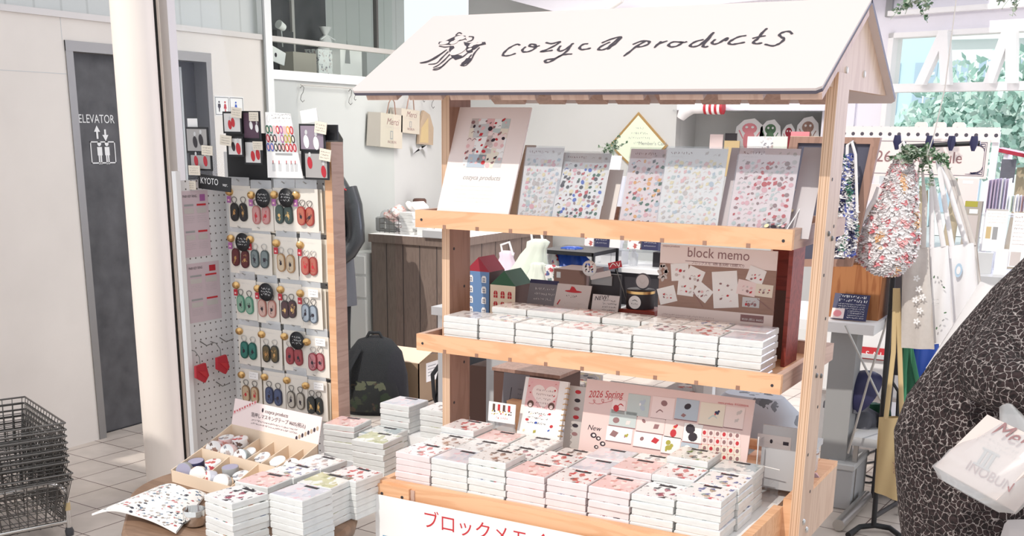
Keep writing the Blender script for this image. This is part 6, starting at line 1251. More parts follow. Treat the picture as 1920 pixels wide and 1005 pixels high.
A = AY(926, 688, .62); Bq = AY(1022, 712, .62); t = T('dark_tray', 'dark brown tray edge behind the pan card under the middle shelf', 'tray'); b = MB(); b.box(A.x, .62, .70, Bq.x+.05, .80, A.z-.012, 'housebrown'); b.box(A.x-.005, .615, A.z-.012, Bq.x+.06, .81, A.z, 'framewood'); b.build('tray_body', t)
for x in (A.x+.01, Bq.x+.02): b = MB(); b.box(x, .64, 0, x+.02, .66, .70, 'housebrown'); b.box(x, .76, 0, x+.02, .78, .70, 'housebrown'); b.build('leg', t)
# framed member's card on the back wall
f = Fr((-2, BY-.012, 1), (0, BY-.012, 1)); P = f.L([(1197, 210), (1252, 273), (1200, 330), (1142, 273)]); t = T('framed_notice', 'diamond-hung gold framed pale green notice on the back wall', 'picture', mw=f.mw()); b = MB(); b.prism([(x, 0, z) for x, z in P][::-1], (0, .01, 0), 'gold'); b.build('frame', t)
cx = sum(p[0] for p in P)/4; cz = sum(p[1] for p in P)/4; b = MB(); b.poly([(cx+(x-cx)*.90, cz+(z-cz)*.90) for x, z in P][::-1], 'noticegreen' if 'noticegreen' in MATS else 'plasticgreen', -.001); b.build('notice_sheet', t)
b = MB(); [b.squig(cx-w_, cz+.11-.035*k, cx+w_, .016, 'grey', -.002, rr) for k, w_ in enumerate((.03, .06, .08, .04))]; b.text("Member's Card", cx+.0, cz+.0, .035, 'grey', -.002); b.build('lettering', t)
# small plant in front of the notice
def sprig(name, label, P0, n, r, cat='plant', seed=1, droop=0, stems=8, m1='leaf', m2='leafpale', ls=.016, pot=None):
    q = random.Random(seed); t = T(name, label, cat, P0); b = MB(); lf = MB()
    for i in range(stems):
        d = Vector((q.gauss(0, 1), q.gauss(0, .6), q.uniform(.1, 1)-droop)).normalized()*r*q.uniform(.6, 1.1); mid = d*.5+Vector((0, 0, .02)); b.tube([(0, 0, 0), mid, d], .0015, 'leafpale', 5)
        for k in range(n//stems):
            tt = q.uniform(.25, 1); c = mid*(1-tt)*2*tt+d*tt*tt; u = Vector((q.uniform(-1, 1), q.uniform(-1, 1), q.uniform(-.6, 1))).normalized()*ls; v = u.cross(Vector((q.uniform(-1, 1), q.uniform(-1, 1), 1))).normalized()*ls*.42
            lf.add([c, c+u*.5+v, c+u, c+u*.5-v], [(0, 1, 2, 3)], m1 if q.random() < .6 else m2)
    b.build('stems', t); lf.build('leaves', t)
    if pot: b = MB(); b.lathe([(.03, -.09), (.04, 0), (0, 0)], pot, n=18, caps=False); b.build('pot', t)
    return t
p = AY(1150, 292, 2.0); t = sprig('potted_plant', 'small leafy plant behind the sticker sheets under the framed notice', (p.x, 2.0, p.z), 120, .10, seed=4, stems=10, pot='white')
b = MB(); b.box(p.x-.05, 1.955, tz, p.x+.05, 2.045, p.z-.0905, 'white'); b.build('plant_column', label='slim white column under the small leafy plant', cat='column')
# recess goods on the back wall (animal-shaped standees as plain generic shapes)
Yn = BY+.22
for i, (px, py0, py1, w_, m_, lab) in enumerate(((1405, 222, 285, 60, 'petalpink', 'round pink and white die-cut animal card in the wall recess'), (1444, 224, 285, 46, 'leaf', 'green figure die-cut card in the wall recess'), (1478, 232, 285, 30, 'housered', 'small dark red die-cut card in the wall recess'), (1514, 218, 285, 50, 'framewood', 'brown-haired face die-cut card at the recess right end'), (1272, 230, 285, 16, 'redink', 'red long-eared die-cut card at the recess left edge'))):
    f = Fr((-2, Yn, 1), (0, Yn, 1)); a = f.l(px-w_/2, py1); c = f.l(px+w_/2, py0); X = (a[0]+c[0])/2; hw_ = (c[0]-a[0])/2; hh_ = c[1]-a[1]
    t = T('die_cut_card', lab, 'card', mw=f.mw()); b = MB()
    b.prism([(X+hw_*x, 0, a[1]+hh_*z) for x, z in ((-.9, 0), (.9, 0), (1, .4), (.85, .8), (.3, 1.0), (-.4, .95), (-.9, .75), (-1, .35))], (0, .006, 0), 'paper'); b.build('card_body', t)
    b = MB(); b.ell(X, a[1]+hh_*.35, hw_*.4, hh_*.32, m_, -.001); b.ell(X, a[1]+hh_*.70, hw_*.5, hh_*.16, m_, -.0012); b.stroke([(X-hw_*.7, a[1]+hh_*.65), (X-hw_*.4, a[1]+hh_*.4)], hw_*.14, m_, -.0011); b.stroke([(X+hw_*.7, a[1]+hh_*.6), (X+hw_*.4, a[1]+hh_*.4)], hw_*.14, m_, -.0011)
    for q in (-1, 1): b.ell(X+q*hw_*.2, a[1]+hh_*.74, hw_*.10, hh_*.035, 'paper', -.0015)
    b.build('printed_figure', t)
for i, (px, py0, py1, w_, m_) in enumerate(((1343, 252, 278, 26, 'palepink'), (1370, 250, 280, 24, 'offblack'), (1372, 264, 285, 30, 'yellowbag'), (1414, 256, 284, 28, 'paper'), (1438, 256, 284, 26, 'cover white sketch'), (1463, 256, 284, 28, 'plasticgreen'), (1500, 247, 262, 36, 'petalpink'), (1510, 256, 284, 60, 'cardboardlight'))):
    Yk = BY+.14-.012*i; a = AY(px-w_/2, py1, Yk); c = AY(px+w_/2, py0, Yk); b = MB(); b.box(a.x, Yk, nz0+.001 if i != 6 else a.z, c.x, Yk+.008, c.z, m_); b.build('greeting_card', label=f'{["pale pink", "black", "yellow", "white", "sketched white", "mint", "magenta", "wood-coloured"][i]} small card standing in the wall recess', cat='card')
P0 = AY(1300, 190, BY-.06); t = T('fabric_doll', 'white cloth doll with red striped legs lying above the wall recess', 'doll', (0, 0, 0)); P = [AY(x, y, BY-.06) for x, y in ((1290, 205), (1310, 207), (1328, 203))]
b = MB(); b.tube([AY(1276, 222, BY-.08), AY(1284, 208, BY-.08), AY(1300, 201, BY-.08), AY(1322, 203, BY-.08)], [.03, .05, .045, .035], 'canvaswhite', 12); b.build('body', t)
for k in range(7): b = MB(); x_ = 1322+k*5; b.tube([AY(x_, 202, BY-.08), AY(x_+5, 202, BY-.08)], .045, 'red' if k % 2 == 0 else 'white', 12); b.build('striped_leg', t)
# ================= RIGHT SIDE =================
# chalkboard frame
f = Fr((0, 1.62, 1), (1, 1.62, 1)); O = f.L([(1482, 256), (1651, 258), (1596, 500), (1440, 500)]); I = f.L([(1496, 268), (1632, 270), (1584, 486), (1458, 486)])
t = T('framed_chalkboard', 'dark chalkboard in a reddish wooden frame leaning behind the right cart post', 'board', mw=f.mw()); 
for k in range(4): b = MB(); b.prism([(O[k][0], 0, O[k][1]), (I[k][0], 0, I[k][1]), (I[(k+1) % 4][0], 0, I[(k+1) % 4][1]), (O[(k+1) % 4][0], 0, O[(k+1) % 4][1])], (0, .03, 0), 'framewood'); b.build('frame_side', t)
b = MB(); b.prism([(x, .012, z) for x, z in I][::-1], (0, .006, 0), 'chalk' if 'chalk' in MATS else 'greyfabric'); b.build('chalk_panel', t)
# white table with heavy post, wooden box
t = T('white_table', 'white-topped table on a heavy grey post right of the cart', 'table'); b = MB(); b.box(.20, 2.18, .805, .915, 2.75, .85, 'white'); b.build('tabletop', t); b = MB(); b.box(.725, 2.22, 0, .84, 2.34, .805, 'boxgrey' if 0 else 'grey'); b.build('post', t)
b = MB(); b.lathe([(.10, 0), (.10, .02), (.07, .03), (.07, .12), (.08, .13), (0, .13)], 'darkgreyplastic', (.782, 2.28, 0), 20, caps=False); b.build('foot', t)
A = AY(1545, 490, 2.30); b = MB(); b.box(.60, 2.32, .8505, .90, 2.60, 1.10, 'orangewood'); b.box(.59, 2.31, 1.10, .91, 2.61, 1.135, 'housebrown'); b.build('wooden_box', label='orange-brown wooden box with dark rim on the white table', cat='box')
b = MB(); b.box(.93, 2.40, .60, 1.06, 2.62, 1.10, 'offblack'); b.box(.93, 2.42, 0, .95, 2.60, .60, 'offblack'); b.box(1.04, 2.42, 0, 1.06, 2.60, .60, 'offblack'); b.build('black_cabinet', label='black cabinet behind the bag stand, right of the wooden box', cat='cabinet')
def pb(b, f, h):
    for k in range(2): b.squig(f.w*.15, h*(.84-.15*k), f.w*.95, .013, 'white', rnd=rr, wd=.003)
    for k in range(7): b.squig(f.w*(.15 if k < 3 else .45), h*(.58-.085*k), f.w*.9, .006, 'white', rnd=rr, wd=.0015)
    b.rect(0, h*.03, f.w*.36, h*.42, 'palepink'); b.ell(f.w*.17, h*.22, f.w*.12, h*.13, 'petalpink', -.0008)
card((1557, 597), (1623, 604), (1566, 549), 2.24, 'navy', 'black_notice', 'black notice card with white handwriting leaning on the white table', 'sign', pb, .0)
# low unit with SALE strip
A = AY(1600, 640, 3.3); t = T('low_unit', 'white low display unit with red SALE strip beyond the white table', 'unit'); b = MB(); b.box(.42, 3.3, 0, 1.15, 3.7, .80, 'white'); b.build('unit_body', t)
f = Fr((.3, 3.296, 0), (1.5, 3.296, 0)); a = f.l(1614, 672); c = f.l(1672, 655); b = MB(); b.rect(a[0], a[1], c[0]+.12, c[1], 'redink', -.001); sl_ = b.build('sale_strip', t, mw=f.mw()); b = MB(); b.text('S A L E', a[0]+.022, a[1]+.014, .044, 'white', -.003); b.build('lettering', sl_)
b = MB(); b.box(.45, 3.27, .50, 1.14, 3.30, .52, 'lightgrey'); b.box(.45, 3.27, .28, 1.14, 3.30, .30, 'mullion'); b.build('shelf_edge', t)
# low bench, lamp, clothes
t = T('low_bench', 'low grey metal bench behind the cart under the white table', 'bench'); b = MB(); b.box(.86, 2.2, .30, 1.12, 3.0, .34, 'boxgrey'); b.build('bench_top', t)
for x, y in ((.87, 2.22), (1.09, 2.22), (.87, 2.96), (1.09, 2.96)): b = MB(); b.box(x, y, 0, x+.02, y+.02, .30, 'steel'); b.build('leg', t)
c = AY(1622, 738, 2.35); t = T('dome_lamp', 'black dome lamp shade lying tilted under the white table', 'lamp', c); prof = [(.108*math.cos(a), .108*math.sin(a)) for a in [math.pi/2*i/8 for i in range(9)]]
b = MB(); b.lathe(prof, 'navy', n=28, caps=False); sh = b.build('lamp_shade', t, rot=(.5, -.9, 0)); b = MB(); b.lathe([(.104, .001), (0, .002)], 'white', n=24, caps=False); b.build('inner_disc', sh)
b = MB(); b.tube([(.05, 0, .06), (.10, .0, .085), (.14, .03, .02), (.15, .05, c.z*0-.25)], .008, 'black', 8); b.build('lamp_arm', t)
for i, (px, py, m_, s_, lab) in enumerate(((1583, 775, 'greyfabric', .075, 'pile of folded dark grey clothes below the dome lamp'), (1600, 800, 'greyfabric', .085, 'wrinkled dark garment spread under the dome lamp, lower'), (1636, 778, 'green', .06, 'crumpled dark green cloth right of the dome lamp'))):
    p = AY(px, py, 2.32+.1*i); b = MB(); b.loft([((0, 0, 0), s_*1.2, s_*.9, 0), ((0, 0, .03), s_*1.25, s_, .2), ((.01, 0, .06), s_, s_*.8, .4), ((0, 0, .09), s_*.5, s_*.4, .5)], m_, 26, .14, 6); b.build('folded_clothes', label=lab, cat='clothes', loc=(p.x, p.y, .3405+(.0 if i != 0 else .091) if i != 2 else .3405))
# ---- bag stand ----
t = T('bag_stand', 'black metal stand hung with cloth bags at the right', 'stand'); YR_ = 1.90; Pt = AY(1694, 266, YR_); Pb = AY(1638, 985, YR_); Pb.z = max(Pb.z, .03)
b = MB(); b.tube([Pt, Pb], .011, 'black', 12); b.build('pole', t)
b = MB(); b.tube([Pt-Vector((.03, 0, .02)), Pt+Vector((.28, 0, .0))], .009, 'black', 10); b.build('top_bar', t)
for dx in (-.02, .10, .18, .26): b = MB(); b.loft([(Pt+Vector((dx, -.02, -.03)), .006, .006, 0), (Pt+Vector((dx, -.02, .0)), .016, .012, 0), (Pt+Vector((dx, -.02, .025)), .012, .010, 0)], 'navy', 12); b.build('hook_knob', t)
b = MB(); b.tube([AZ(1590, 1003, .02), AZ(1612, 988, .02), AZ(1640, 985, .03), AZ(1668, 990, .02), AZ(1688, 1005, .02)], .012, 'black', 10); b.build('foot_bar', t)
b = MB(); b.tube([Pb+Vector((0, 0, .04)), AZ(1690, 938, .02)], .011, 'black', 10); b.build('foot_bar', t)
b = MB(); b.tube([AY(1585, 610, 2.12), AY(1652, 752, 2.12)], .005, 'steel', 8); b.build('brace_rod', t); b = MB(); b.tube([AY(1676, 560, 2.10), AY(1632, 700, 2.10), AY(1590, 850, 2.10)], .005, 'steel', 8); b.build('brace_rod', t)
mat('petalorange', (.88, .55, .30), .7); mat('petalrose', (.88, .50, .50), .7)
# flower-petal bags
def petalbag(label, prof, Y, cols, seed, n=700, handle=None):
    """prof: (py, px_left, px_right)"""
    q = random.Random(seed); R = []
    for py, xl, xr_ in prof: a = AY(xl, py, Y); c = AY(xr_, py, Y); R.append((Vector(((a.x+c.x)/2, Y, (a.z+c.z)/2)), (c.x-a.x)/2))
    t = T('petal_bag', label, 'bag'); b = MB(); b.loft([(c, r*.93, r*.45, 0) for c, r in R][::-1], 'flowerbase' if seed == 1 else 'canvaswhite', 26, .04, 7); b.build('bag_body', t)
    b = MB()
    for i in range(n):
        k = q.uniform(0, len(R)-1.001); j = int(k); u = k-j; c = R[j][0].lerp(R[j+1][0], u); r = R[j][1]*(1-u)+R[j+1][1]*u; a = q.uniform(math.pi, 2*math.pi)
        p = c+Vector((r*math.cos(a), r*.48*math.sin(a), 0)); s_ = q.uniform(.009, .018); nrm = Vector((math.cos(a), math.sin(a), q.uniform(-.5, .5))).normalized()
        e1 = nrm.cross(Vector((q.uniform(-1, 1), q.uniform(-1, 1), 1))).normalized()*s_; e2 = nrm.cross(e1).normalized()*s_*.7; cl = cols[int((math.sin(c.z*23+a*3)+math.sin(c.z*11-a*5+seed)+2)/4*len(cols)*.999)] if q.random() < .72 else 'petalwhite'
        b.add([p-e1, p-e2+nrm*s_*.5, p+e1, p+e2+nrm*s_*.7], [(0, 1, 2), (0, 2, 3)], cl)
    b.build('petal_ruffles', t, kind='stuff')
    if handle: b = MB(); b.tube([AY(x, y, Y-.01) for x, y in handle], .006, 'canvaswhite', 8, flat=.5); b.build('handle', t)
petalbag('white bag covered in pink and orange cloth petals on the black stand', [(292, 1683, 1706), (330, 1664, 1716), (370, 1646, 1720), (410, 1625, 1722), (450, 1607, 1724), (485, 1606, 1712), (505, 1630, 1692), (513, 1645, 1680)], 1.72, ['petalorange', 'petalwhite', 'petalwhite', 'petalpink', 'petalwhite', 'petalwhite', 'petalwhite', 'petalrose', 'petalwhite'], 1, 1600, [(1690, 300), (1688, 272), (1693, 266), (1700, 280), (1704, 310)])
petalbag('narrow bag covered in blue and green cloth petals beside the right cart post', [(292, 1580, 1598), (340, 1574, 1602), (400, 1568, 1606), (440, 1566, 1606), (478, 1562, 1600)], 1.55, ['petalgreen', 'petalwhite', 'petalblue', 'petalwhite', 'navy'], 2, 700, [(1588, 300), (1589, 272), (1597, 266), (1604, 290), (1607, 400)])
b = MB(); q_ = AY(1594, 268, 1.54); b.tube([q_, q_+Vector((0, .04, .006)), q_+Vector((0, .085, .0))], .004, 'steel', 6); b.build('hook', [o for o in COL.objects if o.name == 'petal_bag.001'][0])
b = MB(); b.tube([AY(1650, 352, 1.70), AY(1640, 375, 1.70), AY(1622, 405, 1.70), AY(1612, 425, 1.70)], [.014, .012, .010, .008], 'white', 8, flat=.4); b.build('white_ribbon', label='white ribbon end hanging left of the pink petal bag', cat='ribbon')
# tote bags
def tote(label, quad, Y, m, straps, seed=0, d=.05, name='tote_bag', deco=None):
    f = Fr((0, Y, 1), (1, Y, 1)); Q = f.L(quad); t = T(name, label, 'bag', mw=f.mw()); b = MB()
    def fn(u, v, s): x = (Q[0][0]+(Q[1][0]-Q[0][0])*u)*(1-v)+(Q[3][0]+(Q[2][0]-Q[3][0])*u)*v; z = (Q[0][1]+(Q[1][1]-Q[0][1])*u)*(1-v)+(Q[3][1]+(Q[2][1]-Q[3][1])*u)*v; return (x, -s*d*.5*math.sin(math.pi*u)**.6*(.25+.75*math.sin(math.pi*min(1, .12+v*.85)))+.006*math.sin(u*9+v*5+seed)*s, z)
    b.grid(lambda u, v: fn(u, v, 1), 14, 12, m); b.grid(lambda u, v: fn(1-u, v, -1), 14, 12, m); b.build('bag_body', t)
    for s_ in straps: b = MB(); b.tube([(f.l(x, y)[0], -.01, f.l(x, y)[1]) for x, y in s_], .010, m, 8, flat=.25); b.build('strap', t)
    if deco: b = MB(); deco(b, f); b.build('print', t)
    return t
def flw(b, f):
    for px, py in ((1722, 520), (1726, 540), (1720, 560), (1728, 580), (1722, 600), (1733, 555)):
        X, Z = f.l(px, py)
        for k in range(5): b.ell(X+.008*math.cos(k*1.26), Z+.008*math.sin(k*1.26), .006, .004, 'white', -.040, 8, k*1.26)
tote('beige tote bag with small white flowers, front left of the hanging totes', [(1692, 460), (1742, 464), (1752, 655), (1690, 652)], 1.84, 'canvas', [[(1706, 462), (1715, 380), (1728, 290), (1735, 380), (1732, 464)]], 1, deco=flw)
def flw2(b, f):
    for k in range(16):
        a = k*.35+.4; X, Z = f.l(1757+20*math.cos(a), 565+48*math.sin(a)); b.ell(X, Z, .006, .003, 'grey' if k % 3 else 'leaf', -.042, 8, a)
    X, Z = f.l(1745, 560); b.squig(X, Z, X+.035, .007, 'grey', -.042, rr); b.squig(X, Z-.014, X+.035, .006, 'grey', -.042, rr)
tote('cream tote bag printed with a grey leaf wreath, middle of the totes', [(1740, 466), (1778, 460), (1790, 640), (1738, 645)], 1.90, 'canvaswhite', [[(1748, 466), (1748, 380), (1744, 295), (1756, 380), (1770, 462)]], 2, deco=flw2)
def flw3(b, f): X, Z = f.l(1800, 505); b.ell(X, Z, .014, .028, 'winblue', -.04); b.ell(X, Z, .008, .016, 'canvaswhite', -.041)
tote('white tote bag with a small blue oval print, right of the wreath tote', [(1776, 462), (1826, 455), (1838, 600), (1782, 620)], 1.98, 'canvaswhite', [[(1786, 462), (1772, 380), (1758, 290), (1776, 340), (1812, 456)]], 3, deco=flw3)
tote('dark beige tote bag at the far right of the hanging totes', [(1812, 458), (1832, 462), (1846, 590), (1816, 600)], 2.06, 'canvas', [[(1815, 460), (1796, 380), (1766, 290), (1790, 340), (1826, 460)]], 4)
tote('long pale cloth sleeve bag hanging diagonally in front of the totes', [(1838, 528), (1876, 540), (1765, 700), (1736, 690)], 1.80, 'canvaswhite', [], 5, .05, name='cloth_sleeve')
def pf(b, f): X, Z = f.l(1684, 885); b.text('parfum', X, Z, .030, 'framewood', -.035, rot=math.pi/2)
tote('tall yellow cloth bag with brown lettering hanging low on the stand', [(1648, 782), (1696, 782), (1694, 942), (1640, 922)], 1.86, 'yellowbag', [[(1662, 785), (1676, 660), (1680, 540)], [(1692, 785), (1688, 660), (1684, 540)]], 6, .06, deco=pf)
tote('green cloth bag hanging behind the yellow bag on the stand', [(1692, 770), (1745, 768), (1740, 850), (1694, 850)], 2.02, 'greenbag', [[(1696, 772), (1696, 700), (1702, 640)], [(1735, 772), (1718, 700), (1706, 640)]], 7)
tote('deep blue cloth bag behind the totes above the green bag', [(1712, 650), (1760, 645), (1765, 735), (1722, 740)], 2.10, 'blue', [], 8)
tote('dark green cloth bag hanging between the beige tote and the green bag', [(1690, 650), (1716, 650), (1722, 775), (1694, 775)], 2.12, 'green', [], 9)
# garland and hanging string
p = AY(1738, 292, 1.72); sprig('hanging_ivy', 'green trailing ivy bunch hanging on a string in front of the totes', p, 520, .125, seed=8, droop=.55, stems=20, ls=.020)
b = MB(); b.tube([AY(1798, -40, 1.72), AY(1772, 165, 1.72), AY(1752, 250, 1.72), p], .0022, 'mullion', 6); b.build('hanging_string', label='thin white string holding the ivy bunch, rising past the window', cat='string')
p = AY(1712, 4, 2.6); sprig('hanging_ivy', 'small ivy tip at the top edge above the window frame', p, 120, .11, seed=9, droop=.9, stems=9, ls=.022)
p = AY(1908, -8, 2.6); sprig('hanging_ivy', 'small ivy tip at the top right corner of the window', p, 80, .11, seed=10, droop=1.0, stems=8, ls=.022)
# schedule board
SY_ = 3.2; f = Fr((0, SY_, 1), (1, SY_, 1)); a = f.l(1588, 500); c = f.l(1876, 239)
t = T('schedule_board', 'cream pegboard with a 2026 Schedule sign in front of the window', 'board', mw=f.mw()); b = MB(); b.box(a[0]-.12, 0, .62, c[0], .015, c[1], 'pegcream'); b.build('pegboard', t)
s0 = f.l(1600, 328); s1 = f.l(1858, 262); b = MB(); b.box(s0[0]-.1, -.012, s0[1], s1[0], -.002, s1[1], 'boardpink'); sp = b.build('sign_panel', t); b = MB()
X, Z = f.l(1622, 302); w26 = f.l(1672, 302)[0]; b.text('2026', w26, Z, .078, 'sk5', -.0135, 'RIGHT'); X = f.l(1708, 302)[0]; b.text('Schedule', X, Z, .078, 'sk5', -.0135, sx=(f.l(1826, 302)[0]-X)/(.078*4.35))
e_ = .012; x0, z0, x1, z1 = s0[0]-.1+e_, s0[1]+e_, s1[0]-e_, s1[1]-e_
for q in ((x0, z0, x1, z0+.0022), (x0, z1-.0022, x1, z1), (x1-.0022, z0, x1, z1)): b.rect(*q, 'navy', -.0132)
for zc_2, sg2 in ((z1-.008, -1), (z0+.008, 1)):
    for k in range(4): b.stroke([(x1-.008-.0*k, zc_2+sg2*.012*k), (x1-.025-.012*(3-k), zc_2+sg2*.008), (x1-.05-.008*k, zc_2)], .003, 'navy', -.0135)
    b.stroke([(x1-.008, zc_2), (x1-.008, zc_2+sg2*.075)], .004, 'navy', -.0136); b.stroke([(x1-.008, zc_2), (x1-.085, zc_2)], .004, 'navy', -.0136)
b.build('lettering', sp)
for px in (1727, 1762, 1798): X = f.l(px, 236)[0]; b = MB(); b.prism([(X-.030, 0, c[1]), (X+.030, 0, c[1]), (X+.030, 0, c[1]+.012), (X+.020, 0, c[1]+.022), (X-.020, 0, c[1]+.022), (X-.030, 0, c[1]+.012)], (0, .012, 0), 'boardpink'); b.build('top_tab', t)

for x_ in (a[0], c[0]-.03): b = MB(); b.box(x_, .016, 0, x_+.03, .04, c[1]-.02, 'white'); b.build('leg', t)
def rpanel(px0, px1, py0, py1, Y, m, name, label, cat, d=.02, body=None, rz=0):
    a = AY(px0, py1, Y); c = AY(px1, py0, Y); t = T(name, label, cat, (a.x, Y, a.z), rz); b = MB(); b.box(0, 0, 0, c.x-a.x, d, c.z-a.z, m, {2: m}); b.build('panel', t)
    if body: b = MB(); body(b, c.x-a.x, c.z-a.z); b.build('print', t)
    return t
rpanel(1600, 1650, 345, 375, 3.18, 'palepink', 'pink_pouch', 'flat pink pouch pinned low left on the pegboard', 'pouch')
rpanel(1790, 1836, 335, 385, 3.18, 'boardpink', 'paper_packet', 'pale packet pinned on the pegboard under the schedule sign', 'packet', body=lambda b, w_, h_: b.rect(w_*.25, h_*.8, w_*.75, h_*.92, 'paper'))
rpanel(1798, 1842, 378, 480, 2.95, 'kraftgrey', 'brochure_rack', 'brown brochure rack with olive top edge right of the totes', 'rack', .05, lambda b, w_, h_: (b.rect(0, h_*.90, w_*.75, h_, 'olive'), b.rect(w_*.1, h_*.25, w_*.85, h_*.75, 'sk1', -.001), b.rect(w_*.3, h_*.78, w_*.8, h_*.86, 'paper', -.0012)))
t = T('leaflet_counter', 'pale grey counter with leaflets at the right edge of the photo', 'counter'); A = AZ(1832, 528, .92); b = MB(); x0 = AY(1822, 520, 2.75).x; zct = AY(1870, 520, 2.75).z; b.box(x0, 2.75, zct-.035, x0+1.2, 3.14, zct, 'boxgrey'); b.build('counter_top', t); b = MB(); b.box(x0+.02, 2.80, 0, x0+1.18, 3.12, zct-.035, 'ceilingpaint'); b.build('counter_body', t)
rpanel(1840, 1892, 393, 470, 2.90, 'paper', 'leaflet_sheet', 'white leaflet with yellow and dark squares standing on the grey counter', 'leaflet', .004, lambda b, w_, h_: (b.rect(w_*.10, h_*.30, w_*.32, h_*.58, 'yellowbag'), b.rect(w_*.40, h_*.28, w_*.62, h_*.58, 'grey'), [b.squig(w_*.1, h_*(.88-.07*k), w_*.9, .006, 'sk1', rnd=rr) for k in range(4)], b.rect(w_*.02, h_*.965, w_*.98, h_, 'mullion', -.0008)))
rpanel(1888, 1940, 400, 500, 2.88, 'paper', 'leaflet_sheet', 'white leaflet with dense text at the far right of the counter', 'leaflet', .004, lambda b, w_, h_: ([b.squig(w_*.1, h_*(.90-.07*k), w_*.9, .010 if k in (0, 3) else .006, 'sk5', rnd=rr) for k in range(8)], b.rect(w_*.1, h_*.02, w_*.6, h_*.28, 'sk1', -.0008)))
rpanel(1862, 1892, 468, 515, 2.86, 'sheetwhite', 'leaflet_pile', 'cream leaflet leaning at the counter front', 'leaflet', .01)
rpanel(1828, 1862, 475, 515, 2.87, 'lightgrey', 'leaflet_pile', 'grey clear-wrapped pack lying left on the counter', 'pack', .05)
for i, (px, w_, py0, m_) in enumerate(((1848, 7, 338, 'mauve2'), (1855, 6, 337, 'mauve2'), (1861, 6, 336, 'mauve2'), (1867, 7, 335, 'mauve2'), (1874, 6, 335, 'lightgrey'), (1880, 7, 336, 'mauve2'), (1886, 7, 335, 'paper'), (1893, 6, 368, 'leafpale'), (1900, 7, 366, 'paper'), (1907, 6, 367, 'lightgrey'), (1913, 6, 368, 'sk5'), (1919, 6, 366, 'paper'))):
    if 'mauve2' not in MATS: mat('mauve2', (.50, .40, .52), .6)
    a = AY(px, 398, 2.98); c = AY(px+w_, py0, 2.98); b = MB(); b.box(a.x, 2.98, a.z, c.x-.001, 3.08, c.z, m_); b.build('notebook', label=f'{NTH[i] if i < 9 else ["tenth", "eleventh", "twelfth"][i-9]} thin booklet from the left in the row above the leaflets', cat='booklet', group='row of thin booklets above the leaflets')
a = AY(1842, 400, 2.99); b = MB(); c = AY(1930, 398, 2.99); b.box(a.x, 2.96, a.z-.012, c.x+.03, 3.10, a.z, 'acrylic'); b.box(a.x, 3.09, zct, c.x+.03, 3.10, a.z, 'acrylic'); b.build('booklet_shelf', label='clear shelf holding the row of thin booklets', cat='shelf')
t = T('model_kiosk', 'white model kiosk with dark red roof edge and black board, right edge', 'model'); Yk = 3.3; a = AY(1868, 400, Yk); c = AY(1935, 290, Yk)

for x_ in (a.x, c.x): b = MB(); b.box(x_, Yk, .9, x_+.02, Yk+.2, c.z, 'white'); b.build('post', t)
b = MB(); p1, p2 = AY(1868, 277, Yk-.02), AY(1940, 292, Yk-.02); b.prism([(p1.x, Yk-.02, p1.z), (p2.x, Yk-.02, p2.z), (p2.x, Yk-.02, p2.z-.018), (p1.x, Yk-.02, p1.z-.018)], (0, .3, 0), 'housered'); b.build('roof_edge', t)
a = AY(1873, 342, Yk-.03); c = AY(1906, 299, Yk-.03); b = MB(); b.box(a.x, Yk-.03, a.z, c.x, Yk-.02, c.z, 'greyfabric'); b.build('black_board', t)
b = MB(); b.box(AY(1866, 400, Yk).x, Yk-.01, 0, AY(1945, 400, Yk).x, Yk+.25, .9, 'white'); b.build('base', t)
# track spot lamp
P0 = AY(1140, 8, 4.5); P1 = AY(1164, -6, 4.5); b = MB(); b.tube([P0, P1], [.045, .04], 'tubewhite', 18); b.tube([P1, P1+Vector((0, 0, .12))], .008, 'white', 8); b.build('spot_lamp', label='white spot lamp hanging above the pink roof ridge', cat='lamp')
# floor clutter at the right
p = AZ(1575, 965, 0); A = AZ(1592, 958, 0); t = T('grey_bin', 'grey plastic box standing on the floor behind the side board', 'box', (A.x-.12, A.y, 0)); zt_b = AX(1590, 884, A.x).z; b = MB(); b.cbox(0, 0, 0, .12, .30, zt_b-.03, 'boxgrey', .006); b.build('bin_body', t); b = MB(); b.cbox(-.005, -.005, zt_b-.03, .125, .305, zt_b, 'lightgrey', .005); b.build('lid', t)
A = AZ(1572, 985, .03); Bq = AZ(1625, 930, .03); b = MB(); b.tube([A, Bq], .026, 'steel', 14); b.build('metal_tube', label='shiny metal tube lying on the floor beside the bag stand foot', cat='tube')
for i, pts in enumerate(([(1600, 880), (1625, 868), (1660, 862), (1690, 880), (1665, 905), (1620, 890), (1600, 895)], [(1585, 900), (1630, 905), (1680, 890), (1660, 850), (1640, 870), (1650, 900)], [(1575, 870), (1600, 860), (1640, 845), (1672, 835), (1700, 850)])):
    b = MB(); b.tube([AZ(x, y, .006) for x, y in pts], .005, 'darkgreyplastic', 6); b.build('power_cable', label=['looped dark cable on the floor near the bag stand', 'second dark cable crossing the looped one on the floor', 'dark cable running toward the green bag on the floor'][i], cat='cable')
